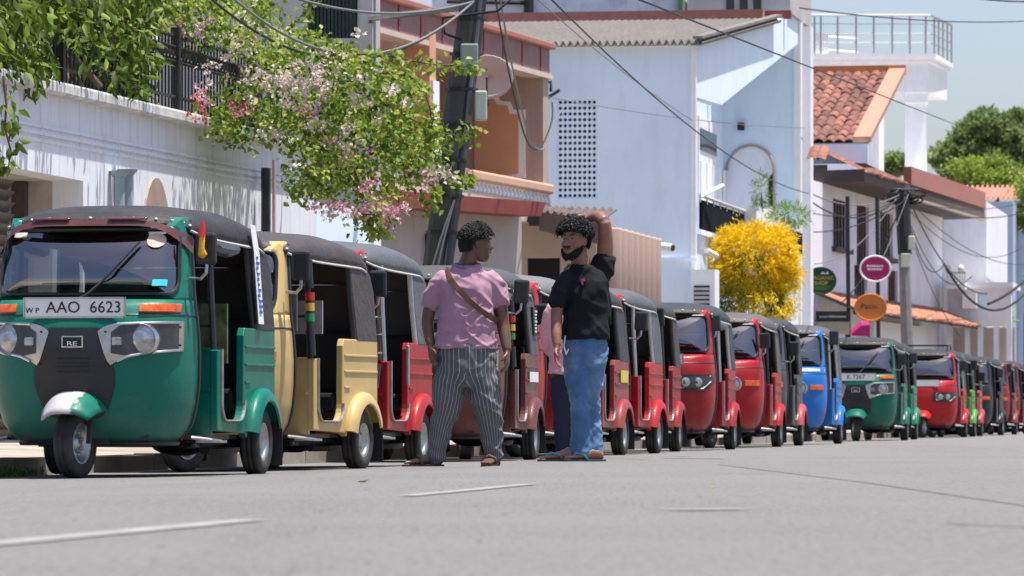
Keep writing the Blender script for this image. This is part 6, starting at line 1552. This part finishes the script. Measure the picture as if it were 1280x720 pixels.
def person(label, px, py, s):
    """px,py = photo pixel of the ground between the feet, s = photo pixels per metre there"""
    Y = FPX/s; w = None; X = (px-CX)*Y/FPX; w = X*C_-Y*S_
    return thing('person', label, 'person', (X, Y, road_z(w)+.004))
def eyes(W, root, s):
    for l in (-.031, .031):
        g = MB(); p = W(.087, l, .131); g.ell(p, .0105*s, .0105*s, .006*s, 10, 6); link('eye', g.mesh('eye'), m_eyew, root, True)
        g = MB(); p = W(.0945, l, .131); g.ell(p, .0055*s, .0055*s, .0055*s, 8, 6); link('iris', g.mesh('iris'), m_eye, root, True)
        g = MB(); g.tube([W(.098,l*1.6,.150), W(.106,l,.157), W(.104,l*.45,.152)], [.002*s,.0038*s,.003*s], 6); link('eyebrow', g.mesh('eyebrow'), m_hair, root, True)
    g = MB(); g.tube([W(.098,-.024,.063), W(.108,0,.064), W(.098,.024,.063)], [.004*s,.008*s,.004*s], 6); link('lips', g.mesh('lips'), m_lip, root, True)
def foot_shape(mb, heel, yaw, s=1.0):
    ca, sa = math.cos(yaw), math.sin(yaw); h = Vector(heel)
    P = lambda f, l, z: (h.x+(f*ca-l*sa)*s, h.y+(f*sa+l*ca)*s, h.z+z*s)
    sec = [(-.03,.022,.045),(0,.034,.075),(.05,.036,.085),(.10,.038,.060),(.15,.044,.045),(.19,.044,.034),(.205,.038,.028)]
    mb.rings([[P(f, hw*math.cos(2*math.pi*i/14), z*.5+z*.5*math.sin(2*math.pi*i/14)) for i in range(14)] for f, hw, z in sec])
    for i, (l, ln, r) in enumerate(((.030,.052,.0125),(.011,.048,.0095),(-.006,.042,.009),(-.021,.035,.0085),(-.034,.026,.008))):
        limb(mb, [(*P(.185,l,.016), r*s), (*P(.205+ln*.4,l*1.05,.015), r*s), (*P(.20+ln,l*1.08,.010), r*.8*s)], 8)
    return P
def sole(P, mat, strap, root, toe=True):
    out = [(-.045,-.025),(-.05,0),(-.045,.025),(.0,.038),(.08,.038),(.15,.05),(.21,.05),(.25,.035),(.265,.01),(.25,-.02),(.21,-.042),(.15,-.046),(.08,-.036),(0,-.036)]
    g = MB(); g.prism([P(f,l,-.014) for f, l in out], (0,0,.014)); o = link('sandal_sole', g.mesh('sandal_sole'), mat, root)
    g = MB()
    if toe:
        for sd_ in (-1,1): g.tube([P(.205,.018,.015), P(.17,sd_*.025+.01,.045), P(.12,sd_*.042,.035), P(.09,sd_*.042,0)], [.006,.009,.009,.008], 6)
    else:
        g.tube([P(.13,-.05,0), P(.135,-.04,.04), P(.14,0,.062), P(.135,.04,.045), P(.13,.05,0)], .012, 6); g.tube([P(.02,-.04,0), P(.0,-.035,.06), P(-.03,0,.06), P(.0,.035,.06), P(.02,.04,0)], .008, 6)
    link('strap', g.mesh('strap'), strap, o, True)
def set_stripe(me, legs, pitch):
    n = len(me.vertices); co = np.empty(n*3, np.float32); me.vertices.foreach_get('co', co); co = co.reshape(-1,3); v = np.zeros(n, np.float32)
    best = np.full(n, 9e9)
    for axis in legs:
        zz = [a[2] for a in axis]; o = np.argsort(zz); xs = np.interp(co[:,2], np.array(zz)[o], np.array([a[0] for a in axis])[o]); ys = np.interp(co[:,2], np.array(zz)[o], np.array([a[1] for a in axis])[o])
        d = np.hypot(co[:,0]-xs, co[:,1]-ys); ang = np.arctan2(co[:,1]-ys, co[:,0]-xs); m_ = d < best; best[m_] = d[m_]; v[m_] = (ang*.105/pitch)[m_]
    at = me.attributes.new('stripe', 'FLOAT', 'POINT'); at.data.foreach_set('value', v+20)

# ---------------- man in the mauve shirt, back to the camera, head turned right
r = person('man in mauve shirt and pinstriped trousers seen from behind, brown strap over his shoulder', 583, 583, 180)
b = MB(); yawh = R(20)
W = head_mesh(b, (.062,-.005,1.425), yawh, 0, 1.02)
limb(b, [(-.005,.02,1.33,.052), (.0,.012,1.40,.057), (.022,.005,1.455,.060), (.035,.0,1.52,.062)])
b.rings([hring((0,.0,z), rx, ry, 0, 20) for z, rx, ry in ((.60,.11,.08),(.72,.14,.095),(.85,.14,.09),(.98,.135,.085),(1.12,.145,.09),(1.24,.145,.09),(1.30,.12,.07),(1.345,.075,.055))])
limb(b, [(-.145,.01,1.315,.058),(-.205,.02,1.24,.052),(-.245,.03,1.12,.048),(-.268,.03,1.02,.044),(-.262,.0,.93,.040),(-.248,-.03,.85,.030)])
hand(b, (-.247,-.035,.835), (.05,-.25,-1), (.25,-.9,0), .55, 1.0, Vector((1,0,0)))
limb(b, [(.145,.01,1.315,.058),(.205,.02,1.24,.054),(.238,.03,1.10,.051),(.252,.03,1.0,.046),(.268,.0,.90,.042),(.282,-.035,.81,.031)])
hand(b, (.283,-.04,.795), (.0,-.2,-1), (-.2,-.9,0), .5, 1.0, Vector((-1,0,0)))
LL = [(-.10,0,.72,.10),(-.12,.0,.58,.085),(-.135,-.01,.44,.06),(-.175,.02,.28,.055),(-.21,.03,.12,.040),(-.215,.03,.05,.038)]
RL = [(.10,0,.72,.10),(.125,.0,.58,.085),(.14,-.01,.44,.06),(.165,.02,.28,.055),(.185,.03,.12,.040),(.19,.03,.05,.038)]
limb(b, LL); limb(b, RL)
PL = foot_shape(b, (-.205,.05,.016), R(202)); PR_ = foot_shape(b, (.195,.055,.016), R(255))
link('body', bake(b, .0058, 3, 'body'), m_skin1, r, fix=False)
sole(PL, m_sandal, m_sandal, r, False); sole(PR_, m_sandal, m_sandal, r, False)
eyes(W, r, 1.02)
hair = link('hair', bake(scalp_mesh(W, yawh, 1.02), .006, 2, 'hair'), m_hair, r, fix=False)
g = hair_mesh(W, 1.02, 4200, lambda f, l, z: z > .185 or (f < .045 and z > .152) or (f < -.05 and z > .075), .030, 3); link('curls', g.mesh('curls'), m_hair, hair, True, fix=False)
g = MB(); g.tube([W(.105,-.02,.078), W(.113,0,.081), W(.105,.02,.078)], [.004,.006,.004], 6); link('moustache', g.mesh('moustache'), m_hair, r, True)
sh = MB()
sh.rings([hring((x,y,z), rx, ry, 0, 24, .85) for z, rx, ry, x, y in ((.815,.218,.150,-.005,0),(.84,.222,.154,-.005,0),(.95,.200,.142,0,0),(1.05,.19,.138,0,0),(1.15,.192,.138,0,0),(1.24,.198,.132,0,.005),(1.305,.185,.115,0,.01),(1.355,.135,.095,0,.012),(1.39,.10,.082,0,.012),(1.40,.08,.07,0,.012))])
limb(sh, [(-.135,.01,1.312,.068),(-.195,.015,1.255,.070),(-.232,.025,1.17,.068),(-.242,.027,1.13,.070)], 18)
limb(sh, [(.135,.01,1.312,.068),(.195,.015,1.255,.072),(.228,.025,1.17,.072),(.240,.027,1.14,.074)], 18)
me = bake(sh, .0085, 4, 'shirt'); wrinkle(me, .014, 6.5, 3, (1,1,1.5)); shirt = link('shirt', me, m_mauve, r, fix=False)
g = MB(); g.tube([(x*.088, .012+y*.075, 1.395+.015*y) for x, y in [(math.cos(a), math.sin(a)) for a in np.linspace(0, 2*math.pi, 20)]], .017, 6, caps=False); link('collar', bake(g, .007, 2, 'collar') if False else g.mesh('collar'), cloth_mat('collar_mauve', (.26,.15,.26)), shirt, True)
tr_ = MB()
tr_.rings([hring((0,0,z), rx, ry, 0, 24, .9) for z, rx, ry in ((.55,.155,.11),(.62,.195,.145),(.70,.205,.150),(.78,.203,.146),(.86,.195,.14))])
TL = [(-.095,.0,.66,.118),(-.115,.0,.56,.115),(-.130,-.005,.45,.104),(-.158,.01,.34,.088),(-.187,.02,.22,.073),(-.207,.03,.12,.063),(-.214,.03,.055,.062)]
TR = [(.095,.0,.66,.118),(.118,.0,.56,.118),(.138,-.005,.45,.108),(.157,.01,.34,.092),(.175,.02,.22,.076),(.188,.03,.12,.066),(.194,.03,.055,.063)]
limb(tr_, TL, 20); limb(tr_, TR, 20)
me = bake(tr_, .0085, 4, 'trousers'); wrinkle(me, .013, 6.5, 11, (1,1,1.3)); set_stripe(me, [[(-.095,0,.9,0)]+TL, [(.095,0,.9,0)]+TR], .026); link('trousers', me, m_stripe, r, fix=False)
st = MB(); prev = None
path = [(-.145,.04,1.372),(-.135,-.04,1.365),(-.110,-.112,1.30),(-.05,-.148,1.22),(.03,-.155,1.14),(.11,-.145,1.075),(.18,-.10,1.03),(.215,-.03,1.01)]
nrm = Vector((.62,0,.78)).normalized(); rs = []
for i, p in enumerate(path):
    p = Vector(p); d = (Vector(path[min(i+1,len(path)-1)])-Vector(path[max(i-1,0)])).normalized(); wv = nrm-d*nrm.dot(d); wv.normalize(); tv = d.cross(wv).normalized()
    rs.append([tuple(p+wv*.019+tv*.004), tuple(p-wv*.019+tv*.004), tuple(p-wv*.019-tv*.004), tuple(p+wv*.019-tv*.004)])
st.rings(rs); o = link('shoulder_strap', st.mesh('shoulder_strap'), m_leather, r)

# ---------------- man in the black shirt, hand behind his head
r = person('man in black T-shirt, jeans and flip-flops with one hand behind his head', 728, 575, 180)
b = MB(); yawh = R(240)
W = head_mesh(b, (-.058,-.03,1.405), yawh, .06, 1.06)
limb(b, [(.012,.01,1.28,.052),(.0,.0,1.37,.058),(-.025,-.005,1.43,.060),(-.03,0,1.49,.062)])
b.rings([hring((x,.0,z), rx, ry, R(-35), 20) for z, rx, ry, x in ((.62,.10,.08,.01),(.78,.115,.085,.015),(.92,.115,.085,.015),(1.08,.125,.085,.02),(1.2,.13,.085,.02),(1.28,.105,.065,.02),(1.32,.07,.05,.015))])
limb(b, [(-.105,-.055,1.27,.054),(-.150,-.075,1.18,.049),(-.176,-.075,1.06,.043),(-.180,-.085,.98,.040),(-.182,-.13,.88,.037),(-.178,-.16,.805,.028)])
hand(b, (-.178,-.165,.79), (-.02,-.12,-1), (-.3,-.9,0), .45, .98, Vector((.9,-.2,0)))
limb(b, [(.115,.06,1.30,.062),(.15,.055,1.40,.060),(.160,.035,1.50,.058),(.158,.0,1.60,.050),(.150,-.02,1.665,.046)])
limb(b, [(.150,-.02,1.665,.047),(.115,.03,1.70,.044),(.07,.075,1.695,.036),(.045,.095,1.68,.030)])
hand(b, (.04,.095,1.678), (-1,-.1,-.25), (0,-.3,1), .35, .98, Vector((0,-1,-.3)))
A1 = [(-.03,-.03,.74,.075),(-.035,-.04,.62,.070),(-.026,-.05,.46,.046),(-.022,-.03,.30,.044),(-.014,-.008,.13,.036),(-.014,-.003,.06,.038)]
A2 = [(.06,.03,.74,.075),(.062,.02,.62,.070),(.057,.008,.46,.046),(.062,.03,.30,.044),(.074,.04,.13,.036),(.078,.04,.06,.038)]
limb(b, A1); limb(b, A2)
Pa = foot_shape(b, (-.055,.0,.016), R(190)); Pb = foot_shape(b, (.115,.0,.016), R(193))
link('body', bake(b, .0058, 3, 'body'), m_skin2, r, fix=False)
sole(Pa, m_fsole, m_flip, r); sole(Pb, m_fsole, m_flip, r)
eyes(W, r, 1.06)
hair = link('hair', bake(scalp_mesh(W, yawh, 1.06), .006, 2, 'hair'), m_hair, r, fix=False)
g = hair_mesh(W, 1.06, 4200, lambda f, l, z: z > .190 or (f < .04 and z > .152) or (f < -.05 and z > .08), .042, 5); link('curls', g.mesh('curls'), m_hair, hair, True, fix=False)
g = MB(); rg = np.random.default_rng(8); k = 0
while k < 900:
    a = rg.uniform(-1.75, 1.75); z = rg.uniform(-.008, .088)
    lim = .034 if abs(a) < .42 else .040+.05*min(1, (abs(a)-.42)/1.1)
    if z > lim and not (abs(a) < .36 and .076 < z < .085): continue
    if abs(a) < .34 and .046 < z < .074: continue
    k += 1
    hl, hw, f0 = np.interp(z, [-.002,.01,.03,.055,.085], [.020,.040,.060,.077,.090]), np.interp(z, [-.002,.01,.03,.055,.085], [.018,.036,.050,.058,.064]), np.interp(z, [-.002,.01,.03,.055,.085], [.060,.052,.040,.026,.013])
    f, l = f0+hl*math.cos(a)*1.02, hw*math.sin(a)*1.04; q = Vector((math.cos(a), math.sin(a), -.6)).normalized()*rg.uniform(.010,.018)+Vector(rg.normal(size=3)*.003)
    g.tube([W(f,l,z), W(f+q.x*.6,l+q.y*.6,z+q.z*.4), W(f+q.x*.6,l+q.y*.6,z+q.z)], [.0038,.003,.0008], 3)
link('beard', g.mesh('beard'), m_hair, r, True, fix=False)
sh = MB()
sh.rings([hring((x,y,z), rx, ry, R(-33), 24, .88) for z, rx, ry, x, y in ((.85,.168,.142,.02,0),(.88,.174,.145,.022,0),(.98,.162,.132,.022,0),(1.08,.165,.130,.02,0),(1.17,.174,.130,.02,0),(1.25,.170,.120,.022,.0),(1.305,.135,.098,.02,.005),(1.345,.098,.085,.012,.0),(1.36,.080,.072,.008,0))])
limb(sh, [(-.095,-.052,1.275,.068),(-.142,-.072,1.205,.066),(-.172,-.076,1.13,.064),(-.186,-.078,1.09,.067)], 18)
limb(sh, [(.095,.055,1.26,.092),(.135,.058,1.33,.088),(.152,.052,1.395,.080),(.156,.046,1.42,.079)], 18)
limb(sh, [(.10,.05,1.25,.085),(.14,.05,1.10,.06),(.12,.05,.98,.08)], 16)
me = bake(sh, .0085, 4, 'shirt'); wrinkle(me, .013, 6.5, 21, (1,1,.9)); shirt = link('t_shirt', me, m_blackc, r, fix=False)
g = MB(); g.prism([(-.006,-.155,1.225),(.006,-.157,1.222),(.004,-.157,1.245),(.016,-.157,1.25),(.010,-.157,1.272),(-.002,-.158,1.262),(-.012,-.155,1.27),(-.014,-.155,1.248)], (0,.05,0)); link('chest_emblem', g.mesh('chest_emblem'), M('emblem_pink', (.45,.05,.14), .6, .2, 60, .1), shirt)
tr_ = MB()
tr_.rings([hring((.018,0,z), rx, ry, R(-25), 24, .92) for z, rx, ry in ((.60,.125,.10),(.68,.155,.13),(.78,.160,.135),(.86,.152,.13),(.92,.145,.122))])
J1 = [(-.030,-.03,.70,.105),(-.036,-.04,.58,.092),(-.024,-.05,.46,.070),(-.018,-.03,.32,.066),(-.012,-.005,.18,.069),(-.010,0,.09,.077),(-.008,0,.062,.080)]
J2 = [(.065,.03,.70,.102),(.066,.02,.58,.090),(.056,.01,.46,.070),(.060,.03,.32,.066),(.072,.04,.18,.071),(.074,.04,.09,.074),(.074,.04,.062,.077)]
limb(tr_, J1, 20); limb(tr_, J2, 20)
me = bake(tr_, .0085, 3, 'jeans'); wrinkle(me, .009, 7.5, 31, (1,1,1.3)); jn = link('jeans', me, m_denim, r, fix=False)
g = MB(); g.tube([(-.12,-.13,.87),(-.13,-.15,.80),(-.115,-.15,.74),(-.10,-.14,.78)], .008, 6); link('key_clip', g.mesh('key_clip'), m_chrome, jn)

# ---------------- person in the pink shirt, half hidden
r = person('person in pink shirt and navy trousers standing between two rickshaws behind the man in black', 716, 572, 146)
b = MB(); W = head_mesh(b, (.02,.06,1.42), R(60), 0, 1.0)
limb(b, [(0,.02,1.33,.07),(0,.03,1.40,.058),(.01,.05,1.50,.06)])
b.rings([hring((0,0,z), rx, ry, 0, 20) for z, rx, ry in ((.62,.12,.09),(.8,.15,.10),(1.0,.14,.10),(1.2,.17,.11),(1.3,.16,.10),(1.36,.09,.07))])
for sx in (-1, 1):
    limb(b, [(sx*.15,0,1.30,.058),(sx*.185,.02,1.16,.05),(sx*.19,.05,1.02,.043),(sx*.17,.12,.92,.036),(sx*.15,.18,.88,.029)])
    hand(b, (sx*.148,.185,.878), (-sx*.2,1,-.2), (0,.1,1), .5, .98, Vector((-sx,0,0)))
    limb(b, [(sx*.09,0,.75,.10),(sx*.09,0,.55,.08),(sx*.085,0,.42,.06),(sx*.08,.01,.25,.05),(sx*.08,.02,.07,.04)])
Pa = foot_shape(b, (-.08,.0,.016), R(75)); Pb = foot_shape(b, (.08,.0,.016), R(105))
link('body', bake(b, .0075, 3, 'body'), m_skin1, r, fix=False); sole(Pa, m_sandal, m_sandal, r, False); sole(Pb, m_sandal, m_sandal, r, False); eyes(W, r, 1.0)
hair = link('hair', bake(scalp_mesh(W, R(60), 1.0), .007, 2, 'hair'), m_hair, r, fix=False)
g = hair_mesh(W, 1.0, 400, lambda f, l, z: z > .185 or (f < .03 and z > .12), .03, 9); link('curls', g.mesh('curls'), m_hair, hair, True, fix=False)
sh = MB(); sh.rings([hring((0,0,z), rx, ry, 0, 24, .88) for z, rx, ry in ((.73,.215,.155),(.78,.212,.15),(.95,.20,.14),(1.1,.202,.14),(1.24,.205,.13),(1.31,.17,.11),(1.355,.10,.08))])
for sx in (-1, 1): limb(sh, [(sx*.14,0,1.285,.085),(sx*.19,.015,1.20,.08),(sx*.205,.03,1.09,.075),(sx*.205,.06,.99,.066),(sx*.185,.12,.93,.056)], 16)
me = bake(sh, .011, 3, 'shirt'); wrinkle(me, .011, 8, 41, (1,1,.8)); link('shirt', me, m_pinkc, r, fix=False)
tr_ = MB(); tr_.rings([hring((0,0,z), rx, ry, 0, 24, .9) for z, rx, ry in ((.58,.14,.105),(.66,.175,.135),(.78,.18,.135),(.84,.17,.13))])
for sx in (-1, 1): limb(tr_, [(sx*.085,0,.68,.108),(sx*.09,0,.55,.10),(sx*.085,0,.40,.088),(sx*.082,.01,.22,.078),(sx*.08,.02,.06,.074)], 18)
me = bake(tr_, .011, 3, 'trousers'); wrinkle(me, .009, 7, 51, (1,1,1)); link('trousers', me, m_navyc, r, fix=False)
